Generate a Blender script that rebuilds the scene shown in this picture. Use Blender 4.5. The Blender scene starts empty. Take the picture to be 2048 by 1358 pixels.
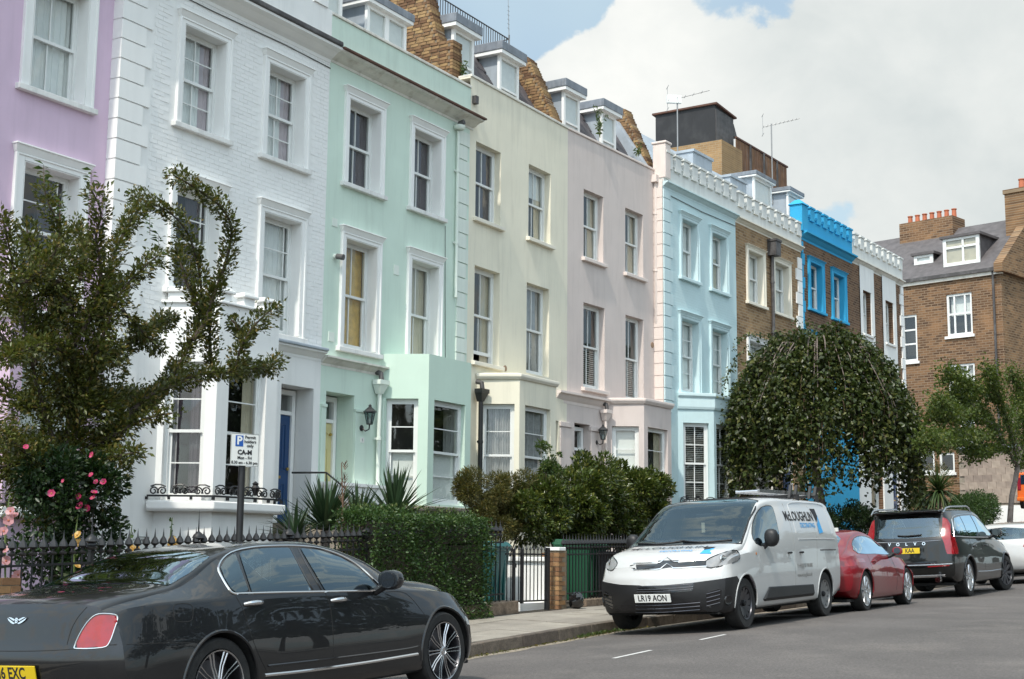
import bpy, bmesh, math, random
import numpy as np
from mathutils import Vector, Matrix
from mathutils.bvhtree import BVHTree
random.seed(7); RNG = np.random.default_rng(11)
SC = bpy.context.scene
COL = SC.collection
R_ = math.radians

# ------------------------------------------------------------------ camera
# World: X runs along the terrace (uphill, to the right of the picture), Y away from the street, Z up; eye level is z = 0.
AZ, PITCH, ROLL, FL = R_(30.76), R_(8.68), R_(0.548), 2844.0
_fh = Vector((math.cos(AZ), math.sin(AZ), 0)); _rt = Vector((math.sin(AZ), -math.cos(AZ), 0)); _zz = Vector((0, 0, 1))
CF = _fh*math.cos(PITCH) + _zz*math.sin(PITCH)
_u = _zz*math.cos(PITCH) - _fh*math.sin(PITCH)
CR = _rt*math.cos(ROLL) + _u*math.sin(ROLL)
CU = _u*math.cos(ROLL) - _rt*math.sin(ROLL)
cam_d = bpy.data.cameras.new("camera"); cam = bpy.data.objects.new("camera", cam_d); COL.objects.link(cam)
cam_d.sensor_width = 36.0; cam_d.lens = FL/2048*36; cam_d.clip_start = 0.1; cam_d.clip_end = 3000
cam.matrix_world = Matrix(((CR.x, CU.x, -CF.x, 0), (CR.y, CU.y, -CF.y, 0), (CR.z, CU.z, -CF.z, 0), (0, 0, 0, 1)))
SC.camera = cam
SC.render.resolution_x, SC.render.resolution_y = 1024, 679
def ray(px, py): return CF + CR*((px-1024)/FL) - CU*((py-679)/FL)
def onY(px, py, Y): d = ray(px, py); return d*(Y/d.y)
def onX(px, py, X): d = ray(px, py); return d*(X/d.x)
def onZ(px, py, Z): d = ray(px, py); return d*(Z/d.z)

# ------------------------------------------------------------------ world, sun, exposure
SUN_EL, SUN_DIR = R_(54), Vector((-1.0, -0.10, 0)).normalized()      # horizontal direction towards the sun
SUN_STRENGTH, SKY_STRENGTH, EXPOSURE = 2.1, 0.1, 0.80
w = bpy.data.worlds.new("World"); SC.world = w; w.use_nodes = True
def build_world():
    nt = w.node_tree; N, L = nt.nodes, nt.links; N.clear()
    out = N.new("ShaderNodeOutputWorld"); bg = N.new("ShaderNodeBackground"); bg.inputs[1].default_value = SKY_STRENGTH
    sky = N.new("ShaderNodeTexSky"); sky.sky_type = 'NISHITA'; sky.sun_disc = False
    sky.sun_elevation = SUN_EL; sky.sun_rotation = math.atan2(SUN_DIR.x, SUN_DIR.y)
    sky.air_density = 1.0; sky.dust_density = 1.5; sky.ozone_density = 1.2
    tc = N.new("ShaderNodeTexCoord")
    def math_(op, a, b=None, clamp=False):
        m = N.new("ShaderNodeMath"); m.operation = op; m.use_clamp = clamp
        for i, v in enumerate((a, b)):
            if v is None: continue
            if isinstance(v, (int, float)): m.inputs[i].default_value = v
            else: L.new(v, m.inputs[i])
        return m.outputs[0]
    def noise(scale, det, rough, off=(0, 0, 0), sc=(1, 1, 1.6), dist=0):
        mp = N.new("ShaderNodeMapping"); mp.inputs[1].default_value = off; mp.inputs[3].default_value = sc
        L.new(tc.outputs["Generated"], mp.inputs[0])
        n = N.new("ShaderNodeTexNoise"); n.inputs["Scale"].default_value = scale; n.inputs["Detail"].default_value = det
        n.inputs["Roughness"].default_value = rough; n.inputs["Distortion"].default_value = dist; L.new(mp.outputs[0], n.inputs["Vector"])
        return n.outputs["Fac"]
    def smooth(v, a, b):
        m = N.new("ShaderNodeMapRange"); m.interpolation_type = 'SMOOTHSTEP'
        m.inputs[1].default_value = a; m.inputs[2].default_value = b; L.new(v, m.inputs[0]); return m.outputs[0]
    def blob(px, py, rad):                                     # soft round lobe round one direction of the sky
        d = ray(px, py).normalized()
        v = N.new("ShaderNodeVectorMath"); v.operation = 'DISTANCE'; v.inputs[1].default_value = d
        L.new(tc.outputs["Generated"], v.inputs[0])
        return smooth(v.outputs["Value"], rad, 0.0)
    cov = noise(3.1, 5, .5, (3.1, 1.2, .4))
    fine = noise(13, 9, .58, (1.7, 4.2, 2.2), (1, 1, 1.25), .35)
    puff = noise(30, 6, .55, (.3, 2.2, 5.2), (1, 1, 1.2), .4)
    base = math_('ADD', math_('ADD', math_('MULTIPLY', cov, .55), math_('MULTIPLY', fine, .62)), math_('MULTIPLY', math_('SUBTRACT', puff, .5), .16))
    for px, py, rad, amt in ((1330, 260, .135, .34), (1235, 130, .052, .30), (1190, 230, .06, .20), (1720, 220, .17, .26), (1900, 60, .12, .14), (1085, 150, .030, .22), (1990, 430, .10, .16),
                             (960, 20, .115, -.34), (1480, -10, .075, -.24), (1180, 0, .05, -.20), (1650, 420, .055, -.22)):
        base = math_('ADD', base, math_('MULTIPLY', blob(px, py, rad), amt))
    mask = smooth(base, .585, .650)
    veil = smooth(noise(2.3, 4, .55, (8, 3, 1)), .38, .68)
    shade = math_('ADD', math_('MULTIPLY', smooth(noise(5.0, 6, .55, (5.5, .3, 7)), .32, .66), .30), math_('ADD', math_('MULTIPLY', blob(1300, 190, .15), .70), math_('MULTIPLY', math_('SUBTRACT', fine, .5), .9)))
    ramp = N.new("ShaderNodeMix"); ramp.data_type = 'RGBA'; L.new(shade, ramp.inputs["Factor"])
    ramp.inputs["A"].default_value = (4.02, 4.30, 4.28, 1); ramp.inputs["B"].default_value = (5.85, 5.88, 5.66, 1)
    # clouds and haze brighten broadly towards the sun
    toS = Vector((SUN_DIR.x*math.cos(SUN_EL), SUN_DIR.y*math.cos(SUN_EL), math.sin(SUN_EL)))
    dv = N.new("ShaderNodeVectorMath"); dv.operation = 'DOT_PRODUCT'; dv.inputs[1].default_value = toS; L.new(tc.outputs["Generated"], dv.inputs[0])
    glow = math_('ADD', 1.0, math_('MULTIPLY', smooth(dv.outputs["Value"], -.1, 1.0), 1.3))
    # thin high haze over the blue
    blue = N.new("ShaderNodeMix"); blue.data_type = 'RGBA'
    L.new(math_('ADD', math_('MULTIPLY', veil, .30), .55), blue.inputs["Factor"]); L.new(sky.outputs[0], blue.inputs["A"]); blue.inputs["B"].default_value = (3.6, 4.55, 4.95, 1)
    mx = N.new("ShaderNodeMix"); mx.data_type = 'RGBA'; L.new(mask, mx.inputs["Factor"])
    L.new(blue.outputs["Result"], mx.inputs["A"]); L.new(ramp.outputs["Result"], mx.inputs["B"])
    gl = N.new("ShaderNodeVectorMath"); gl.operation = 'SCALE'; L.new(mx.outputs["Result"], gl.inputs[0]); L.new(glow, gl.inputs["Scale"])
    L.new(gl.outputs[0], bg.inputs[0]); L.new(bg.outputs[0], out.inputs[0])
build_world()
sun_d = bpy.data.lights.new("sun", 'SUN'); sun = bpy.data.objects.new("sun", sun_d); COL.objects.link(sun)
sun_d.energy = SUN_STRENGTH; sun_d.angle = R_(2.0); sun_d.color = (1.0, .94, .84)
_to = Vector((SUN_DIR.x*math.cos(SUN_EL), SUN_DIR.y*math.cos(SUN_EL), math.sin(SUN_EL)))
sun.rotation_euler = _to.to_track_quat('Z', 'Y').to_euler(); sun.location = (0, 0, 40)
vs = SC.view_settings; vs.view_transform = 'Standard'; vs.look = 'None'; vs.exposure = EXPOSURE; vs.gamma = 1.0
SC.cycles.use_denoising = True; SC.cycles.max_bounces = 6; SC.cycles.diffuse_bounces = 3; SC.cycles.glossy_bounces = 3
SC.cycles.transparent_max_bounces = 12; SC.cycles.transmission_bounces = 4; SC.cycles.caustics_reflective = False; SC.cycles.caustics_refractive = False

# ------------------------------------------------------------------ materials
MATS = {}
def _mat(name):
    m = bpy.data.materials.new(name); m.use_nodes = True; MATS[name] = m
    return m, m.node_tree.nodes, m.node_tree.links, m.node_tree.nodes["Principled BSDF"]
def _tex(N, L, coord, sc):
    tc = N.new("ShaderNodeTexCoord"); mp = N.new("ShaderNodeMapping"); mp.inputs[3].default_value = sc
    L.new(tc.outputs[coord], mp.inputs[0]); return mp.outputs[0]
def _noise(N, L, vec, scale, det=4, rough=.55):
    n = N.new("ShaderNodeTexNoise"); n.inputs["Scale"].default_value = scale; n.inputs["Detail"].default_value = det
    n.inputs["Roughness"].default_value = rough; L.new(vec, n.inputs["Vector"]); return n.outputs["Fac"]
def _mixc(N, L, fac, a, b, mode='MIX'):
    m = N.new("ShaderNodeMix"); m.data_type = 'RGBA'; m.blend_type = mode
    for s, v in (("Factor", fac), ("A", a), ("B", b)):
        if isinstance(v, (tuple, float, int)): m.inputs[s].default_value = v if not isinstance(v, tuple) else tuple(v)[:3]+(1,)
        else: L.new(v, m.inputs[s])
    return m.outputs["Result"]
def _range(N, L, v, a, b, c=0, d=1):
    m = N.new("ShaderNodeMapRange"); m.inputs[1].default_value = a; m.inputs[2].default_value = b
    m.inputs[3].default_value = c; m.inputs[4].default_value = d; L.new(v, m.inputs[0]); return m.outputs[0]
def _bump(N, L, P, h, strength, dist=.01):
    b = N.new("ShaderNodeBump"); b.inputs["Strength"].default_value = strength; b.inputs["Distance"].default_value = dist
    L.new(h, b.inputs["Height"]); L.new(b.outputs[0], P.inputs["Normal"])
def c3(*c): return tuple(c)+(1,) if len(c) == 3 else c
def pm(name, col, rough=.6, metal=0, var=.08, scale=3, bump=0, bscale=60, coat=0, spec=.5, dirt=None, dirt_amt=0, dscale=2.0, streak=False, perobj=0, coord="Object", speck=0, sscale=90):
    m, N, L, P = _mat(name)
    col = tuple(col)
    vec = _tex(N, L, coord, (1, 1, 1))
    lo = tuple(max(0, v*(1-var)) for v in col); hi = tuple(min(1, v*(1+var*.7)) for v in col)
    c = _mixc(N, L, _range(N, L, _noise(N, L, vec, scale, 5), .3, .7), lo, hi) if var else col
    if dirt is not None:
        v2 = _tex(N, L, coord, (3.0, 3.0, .35) if streak else (1, 1, 1))
        d = _range(N, L, _noise(N, L, v2, dscale, 7, .65), .50, .78)
        mm = N.new("ShaderNodeMath"); mm.operation = 'MULTIPLY'; mm.inputs[1].default_value = dirt_amt; L.new(d, mm.inputs[0])
        c = _mixc(N, L, mm.outputs[0], c, dirt)
    if speck:
        sp_ = _range(N, L, _noise(N, L, vec, sscale, 3, .7), .3, .7, 1-speck, 1+speck); vm = N.new("ShaderNodeVectorMath"); vm.operation = 'SCALE'
        if isinstance(c, tuple): vm.inputs[0].default_value = c[:3]
        else: L.new(c, vm.inputs[0])
        L.new(sp_, vm.inputs["Scale"]); c = vm.outputs[0]
    if perobj:
        oi = N.new("ShaderNodeObjectInfo"); h = N.new("ShaderNodeHueSaturation")
        L.new(_range(N, L, oi.outputs["Random"], 0, 1, 1-perobj, 1+perobj), h.inputs["Value"])
        L.new(_range(N, L, oi.outputs["Random"], 0, 1, .5-.02*perobj, .5+.035*perobj), h.inputs["Hue"])
        if isinstance(c, tuple): h.inputs["Color"].default_value = c[:3]+(1,)
        else: L.new(c, h.inputs["Color"])
        c = h.outputs[0]
    if isinstance(c, tuple): P.inputs["Base Color"].default_value = c[:3]+(1,)
    else: L.new(c, P.inputs["Base Color"])
    P.inputs["Roughness"].default_value = rough; P.inputs["Metallic"].default_value = metal
    P.inputs["Specular IOR Level"].default_value = spec
    if coat: P.inputs["Coat Weight"].default_value = coat; P.inputs["Coat Roughness"].default_value = .03
    if bump: _bump(N, L, P, _noise(N, L, vec, bscale, 5, .6), bump, .01)
    return m
def brickmat(name, c1, c2, mortar, bw=.225, bh=.075, mort=.010, axis='xz', stain=(.05, .04, .035), stain_amt=.35, bump=.5):
    m, N, L, P = _mat(name)
    tc = N.new("ShaderNodeTexCoord"); sp = N.new("ShaderNodeSeparateXYZ"); cb = N.new("ShaderNodeCombineXYZ")
    L.new(tc.outputs["Object"], sp.inputs[0]); L.new(sp.outputs[0 if axis == 'xz' else 1], cb.inputs[0]); L.new(sp.outputs[2], cb.inputs[1])
    b = N.new("ShaderNodeTexBrick"); b.inputs["Scale"].default_value = 1; b.inputs["Brick Width"].default_value = bw; b.inputs["Row Height"].default_value = bh
    b.inputs["Mortar Size"].default_value = mort; b.inputs["Color1"].default_value = c1+(1,); b.inputs["Color2"].default_value = c2+(1,); b.inputs["Mortar"].default_value = mortar+(1,)
    b.inputs["Bias"].default_value = 0.0; L.new(cb.outputs[0], b.inputs["Vector"])
    vec = tc.outputs["Object"]
    cc = _mixc(N, L, _range(N, L, _noise(N, L, vec, 1.3, 6, .6), .35, .75, 0, stain_amt), b.outputs["Color"], stain)
    cc = _mixc(N, L, _range(N, L, _noise(N, L, vec, .8, 4, .6), .5, .75, 0, .5), cc, tuple(min(1, v*1.35) for v in c1))
    L.new(cc, P.inputs["Base Color"]); P.inputs["Roughness"].default_value = .9; P.inputs["Specular IOR Level"].default_value = .2
    inv = N.new("ShaderNodeMath"); inv.operation = 'SUBTRACT'; inv.inputs[0].default_value = 1; L.new(b.outputs["Fac"], inv.inputs[1])
    ad = N.new("ShaderNodeMath"); ad.operation = 'ADD'; L.new(inv.outputs[0], ad.inputs[0]); L.new(_range(N, L, _noise(N, L, vec, 50, 3), 0, 1, 0, .5), ad.inputs[1])
    _bump(N, L, P, ad.outputs[0], bump, .012)
    return m
def glassmat(name, tint=(.86, .9, .89), refl=1.7, rough=0.0, wave=.02, gcol=(1, 1, 1)):
    m, N, L, P = _mat(name); N.remove(P); out = N["Material Output"]
    t = N.new("ShaderNodeBsdfTransparent"); t.inputs[0].default_value = tint+(1,)
    g = N.new("ShaderNodeBsdfGlossy"); g.inputs["Roughness"].default_value = rough; g.inputs[0].default_value = gcol+(1,)
    ge = N.new("ShaderNodeNewGeometry"); vd = N.new("ShaderNodeVectorMath"); vd.operation = 'DOT_PRODUCT'; L.new(ge.outputs["Normal"], vd.inputs[0]); L.new(ge.outputs["Incoming"], vd.inputs[1])
    def mth(op, a, b, cl=False):
        m_ = N.new("ShaderNodeMath"); m_.operation = op; m_.use_clamp = cl
        for i, v in enumerate((a, b)):
            if v is None: continue
            if isinstance(v, (int, float)): m_.inputs[i].default_value = v
            else: L.new(v, m_.inputs[i])
        return m_
    k = mth('SUBTRACT', 1.0, mth('ABSOLUTE', vd.outputs["Value"], None).outputs[0], True)
    mu = mth('MULTIPLY', mth('ADD', mth('MULTIPLY', mth('POWER', k.outputs[0], 5).outputs[0], .96).outputs[0], .04).outputs[0], refl, True)
    mx = N.new("ShaderNodeMixShader"); L.new(mu.outputs[0], mx.inputs[0]); L.new(t.outputs[0], mx.inputs[1]); L.new(g.outputs[0], mx.inputs[2]); L.new(mx.outputs[0], out.inputs[0])
    if wave:
        vec = _tex(N, L, "Object", (1, 1, 1)); b = N.new("ShaderNodeBump"); b.inputs["Strength"].default_value = wave; b.inputs["Distance"].default_value = .1
        L.new(_noise(N, L, vec, 2.2, 1), b.inputs["Height"]); L.new(b.outputs[0], g.inputs["Normal"])
    return m
def leafmat(name, col, var=.35, trans=.35, rough=.45, warm=(.16, .13, .03), spec=.4):
    """leaf: base colour varied leaf by leaf through the mesh attribute 'rnd'"""
    m, N, L, P = _mat(name); out = N["Material Output"]
    at = N.new("ShaderNodeAttribute"); at.attribute_name = "rnd"
    sp = N.new("ShaderNodeSeparateXYZ"); L.new(at.outputs["Vector"], sp.inputs[0])
    lo = tuple(v*(1-var) for v in col); hi = tuple(v*(1+var) for v in col)
    c = _mixc(N, L, sp.outputs[0], lo, hi)
    c = _mixc(N, L, _range(N, L, sp.outputs[1], .72, 1.0, 0, .8), c, warm)
    L.new(c, P.inputs["Base Color"]); P.inputs["Roughness"].default_value = rough; P.inputs["Specular IOR Level"].default_value = spec
    t = N.new("ShaderNodeBsdfTranslucent"); L.new(_mixc(N, L, .5, c, (col[0]*1.6, col[1]*1.7, col[2]*.7)), t.inputs[0])
    mx = N.new("ShaderNodeMixShader"); mx.inputs[0].default_value = trans; L.new(P.outputs[0], mx.inputs[1]); L.new(t.outputs[0], mx.inputs[2]); L.new(mx.outputs[0], out.inputs[0])
    return m
def wallpaint(name, col, streakamt=.30, bump=.25, bscale=90):
    return pm(name, col, .75, var=.05, scale=1.1, bump=bump, bscale=bscale, spec=.25, dirt=tuple(v*.62 for v in col), dirt_amt=streakamt, dscale=1.5, streak=True)
wallpaint('pink', (.66, .50, .63)); wallpaint('sill_white', (.78, .775, .75), .75, .3); wallpaint('white_wall', (.82, .82, .80)); wallpaint('white_trim', (.84, .84, .82), .12, .1)
wallpaint('mint', (.61, .735, .64), .36); wallpaint('mint_bay', (.56, .70, .60), .1); wallpaint('mint_trim', (.72, .78, .71)); wallpaint('cream', (.78, .735, .60), .45); wallpaint('cream_trim', (.79, .74, .63))
wallpaint('mauve', (.63, .55, .515), .42); wallpaint('mauve_trim', (.74, .645, .595)); wallpaint('sky_blue', (.54, .69, .71)); wallpaint('sky_trim', (.58, .72, .74)); wallpaint('bright_blue', (.04, .36, .62), .1); wallpaint('crenel_white', (.68, .69, .665), .45)
pm('sash_white', (.76, .77, .75), .4, var=.04, bump=.05)
pm('dirty_white', (.70, .68, .62), .7, var=.12, dirt=(.25, .2, .14), dirt_amt=.6, dscale=4, bump=.15)
pm('lead', (.20, .22, .25), .5, .2, var=.25, scale=4, dirt=(.5, .52, .54), dirt_amt=.35, streak=True, bump=.2, bscale=12)
pm('lead_light', (.40, .45, .50), .45, .15, var=.15, scale=3, dirt=(.25, .28, .3), dirt_amt=.4, streak=True)
pm('slate_purple', (.085, .075, .08), .6, var=.3, scale=4, bump=.3, perobj=.35)
pm('slate_far', (.10, .09, .092), .7, var=.3, scale=3, bump=.4, bscale=14)
pm('gutter_dark', (.06, .055, .055), .6, var=.3, dirt=(.3, .3, .3), dirt_amt=.4)
pm('black_iron', (.012, .012, .013), .42, var=.2, bump=.15)
pm('black_plastic', (.009, .009, .010), .5, var=.1, bump=.05, bscale=300)
pm('gloss_black', (.008, .008, .009), .12, coat=.6, var=0)
pm('rubber', (.014, .014, .014), .75, var=.25, scale=20, dirt=(.07, .065, .06), dirt_amt=.4, dscale=9)
pm('dark_void', (.012, .012, .012), .95, var=0)
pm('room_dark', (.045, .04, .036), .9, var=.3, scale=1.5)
pm('chrome', (.78, .78, .78), .12, 1, var=0); pm('alloy', (.55, .55, .56), .25, 1, var=.05); pm('alloy_dark', (.10, .10, .11), .35, .9, var=.1); pm('steel_grey', (.28, .28, .28), .45, .7, var=.15)
pm('concrete', (.27, .235, .19), .9, var=.25, scale=6, bump=.6, bscale=40, dirt=(.10, .08, .06), dirt_amt=.7, speck=.2); pm('rough_stone', (.21, .155, .11), .95, var=.35, scale=7, bump=1.0, bscale=25, dirt=(.05, .038, .028), dirt_amt=.8, dscale=4, speck=.3, sscale=40)
pm('kerb_stone', (.115, .092, .073), .9, var=.3, scale=9, bump=.8, bscale=45, dirt=(.05, .036, .028), dirt_amt=.7, dscale=5, perobj=.22, speck=.35, sscale=60)
pm('paving', (.265, .237, .200), .85, var=.14, scale=3, bump=.35, bscale=60, dirt=(.17, .145, .115), dirt_amt=.75, dscale=2.2, perobj=.14, speck=.2, sscale=60)
pm('asphalt', (.105, .094, .088), .85, var=.22, scale=.55, bump=1.0, bscale=110, dirt=(.175, .155, .14), dirt_amt=.7, dscale=.8, speck=.38, sscale=38)
pm('grit', (.26, .22, .17), .95, var=.3, scale=20, bump=.6)
pm('road_paint', (.55, .54, .52), .7, var=.15, scale=20, dirt=(.2, .18, .17), dirt_amt=.9, dscale=14)
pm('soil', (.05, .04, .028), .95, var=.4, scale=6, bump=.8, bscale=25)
pm('terrain', (.22, .21, .19), .95, var=.3, scale=.2)
pm('brick_stock', (.245, .145, .078), .9, var=.25, scale=14, bump=.6, bscale=50, dirt=(.05, .035, .026), dirt_amt=.8, dscale=5, perobj=.5, spec=.2)
pm('brick_pier', (.27, .15, .078), .9, var=.25, scale=14, bump=.6, bscale=60, dirt=(.12, .07, .04), dirt_amt=.5, dscale=6, perobj=.32, spec=.2)
pm('mortar', (.23, .18, .125), .95, var=.25, scale=12, bump=.5, bscale=60)
pm('painted_brick', (.82, .82, .805), .7, var=.04, scale=5, bump=.25, bscale=50, perobj=.025, spec=.3)
brickmat('brick_yellow', (.38, .245, .13), (.20, .115, .058), (.36, .28, .19), .26, .088, .012); brickmat('brick_brown', (.20, .11, .062), (.085, .045, .028), (.24, .18, .13), .26, .088, .012)
brickmat('brick_end', (.28, .16, .08), (.10, .055, .03), (.27, .20, .13), .33, .115, .018, axis='yz'); brickmat('brick_end_x', (.25, .14, .072), (.085, .047, .028), (.26, .19, .13), .33, .115, .018); brickmat('brick_roof', (.37, .235, .115), (.28, .17, .08), (.33, .26, .17), axis='yz')
glassmat('glass', (.88, .91, .90), 1.9); glassmat('glass_car', (.26, .31, .32), 3.7, 0, 0, (.72, .90, 1)); glassmat('glass_clear', (.50, .56, .57), 1.9, 0, 0, (.75, .92, 1))
pm('net', (.82, .82, .80), .9, var=.06, scale=6); pm('blind_white', (.80, .80, .77), .7, var=.03); pm('curtain_ochre', (.62, .38, .09), .85, var=.25, scale=7); pm('curtain_grey', (.40, .39, .39), .9, var=.2, scale=8); pm('curtain_cream', (.55, .48, .36), .9, var=.12); pm('curtain_dark', (.07, .055, .07), .9, var=.2); pm('curtain_lilac', (.55, .46, .50), .9, var=.15)
pm('door_blue', (.012, .055, .16), .35, var=.1, coat=.2); pm('door_yellow', (.62, .55, .28), .45, var=.06); pm('brass', (.55, .38, .12), .35, .9, var=.1)
pm('timber_brown', (.16, .075, .035), .8, var=.35, scale=3, dirt=(.38, .32, .28), dirt_amt=.45, dscale=3, streak=True, perobj=.15); pm('tank_black', (.011, .011, .013), .6, var=.3, dirt=(.05, .05, .05), dirt_amt=.5); pm('tank_side', (.10, .095, .095), .8, var=.35, scale=5)
pm('rust', (.10, .045, .03), .8, var=.3); pm('vent_brown', (.30, .20, .13), .8, var=.2); pm('terracotta', (.42, .13, .065), .8, var=.2); pm('stone_tile', (.33, .265, .22), .85, var=.2, scale=4, bump=.3, perobj=.22)
pm('bin_green', (.010, .075, .035), .5, var=.15, scale=3); pm('bin_teal', (.010, .085, .085), .5, var=.15, scale=3); pm('sign_white', (.72, .73, .70), .4, var=.03); pm('sign_blue', (.015, .09, .36), .4, var=0); pm('ink', (.012, .012, .014), .6, var=0); pm('ink_blue', (.04, .33, .68), .5, var=0); pm('ink_grey', (.25, .25, .24), .5, var=0)
pm('plate_yellow', (.62, .44, .012), .35, var=.02); pm('plate_white', (.80, .80, .77), .35, var=.02); pm('lamp_lens', (.75, .74, .70), .15, var=0); pm('amber', (.6, .2, .02), .2, var=0)
def carpaint(name, col, flake=.5, rough=.28, metal=.6):
    m, N, L, P = _mat(name); vec = _tex(N, L, "Object", (1, 1, 1))
    v = N.new("ShaderNodeTexVoronoi"); v.inputs["Scale"].default_value = 900; L.new(vec, v.inputs["Vector"])
    lo = tuple(x*(1-flake*.35) for x in col); hi = tuple(min(1, x*(1+flake*.5)) for x in col)
    c = _mixc(N, L, v.outputs["Distance"], lo, hi)
    c = _mixc(N, L, _range(N, L, _noise(N, L, vec, 2.5, 6, .65), .5, .85, 0, .05), c, (.20, .18, .16))
    L.new(c, P.inputs["Base Color"]); P.inputs["Metallic"].default_value = metal; P.inputs["Roughness"].default_value = rough
    P.inputs["Coat Weight"].default_value = 1.0; P.inputs["Coat Roughness"].default_value = .015; P.inputs["Coat IOR"].default_value = 1.48; P.inputs["Specular IOR Level"].default_value = .25
    return m
carpaint('paint_graphite', (.008, .0085, .010), .5, .36, .3); carpaint('paint_red', (.20, .002, .008), .3, .4, .2); carpaint('paint_dark', (.004, .005, .005), .5, .36, .2); carpaint('paint_white', (.50, .505, .50), 0, .35, 0); carpaint('paint_orange', (.72, .13, .012), 0, .35, 0)
def lensmat(name, col):
    m, N, L, P = _mat(name); vec = _tex(N, L, "Object", (1, 1, 1))
    L.new(_mixc(N, L, _range(N, L, _noise(N, L, vec, 9, 2), .35, .65), tuple(x*.7 for x in col), col), P.inputs["Base Color"])
    P.inputs["Roughness"].default_value = .12; P.inputs["Coat Weight"].default_value = 1; P.inputs["Coat Roughness"].default_value = .02
lensmat('lens_red', (.30, .004, .010)); lensmat('lens_clear', (.26, .26, .26)); lensmat('lens_orange', (.75, .16, .01))
leafmat('leaf_cherry', (0.0720, 0.0850, 0.0202), .6, .34, .38, (.24, .16, .04)); leafmat('leaf_hedge', (0.0418, 0.0828, 0.0230), .5, .28, .42, (.10, .14, .03)); leafmat('leaf_camellia', (0.0562, 0.0806, 0.0158), .6, .24, .30, (.22, .21, .045), .5)
leafmat('leaf_conifer', (0.0756, 0.0756, 0.0187), .4, .25, .6, (.20, .13, .02)); leafmat('leaf_weep', (0.0374, 0.0533, 0.0137), .5, .28, .36, (.16, .16, .045)); leafmat('leaf_light', (0.0648, 0.0936, 0.0187), .45, .42, .5, (.17, .17, .03)); leafmat('leaf_spike', (0.0396, 0.0720, 0.0324), .45, .15, .4, (.11, .10, .04)); leafmat('leaf_palm', (0.0432, 0.0720, 0.0230), .5, .25, .45, (.22, .19, .07)); leafmat('leaf_holly', (0.0540, 0.0900, 0.0216), .4, .35, .5, (.17, .18, .05)); leafmat('leaf_dark', (0.0158, 0.0360, 0.0101), .5, .2, .4, (.05, .07, .02))
leafmat('petal_pink', (0.4960, 0.2400, 0.2640), .25, .4, .6, (.75, .5, .5)); leafmat('petal_rose', (0.4800, 0.0360, 0.1280), .3, .3, .5, (.7, .2, .3)); leafmat('petal_yellow', (0.5760, 0.3360, 0.0800), .2, .4, .6, (.8, .6, .3))
pm('bark', (.055, .04, .028), .9, var=.4, scale=12, bump=.9, bscale=30); pm('bark_grey', (.17, .135, .115), .9, var=.35, scale=10, bump=.7, bscale=30); pm('twig', (.16, .095, .06), .85, var=.3); pm('stem_green', (.10, .14, .04), .7, var=.2)
M_ = MATS

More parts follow.
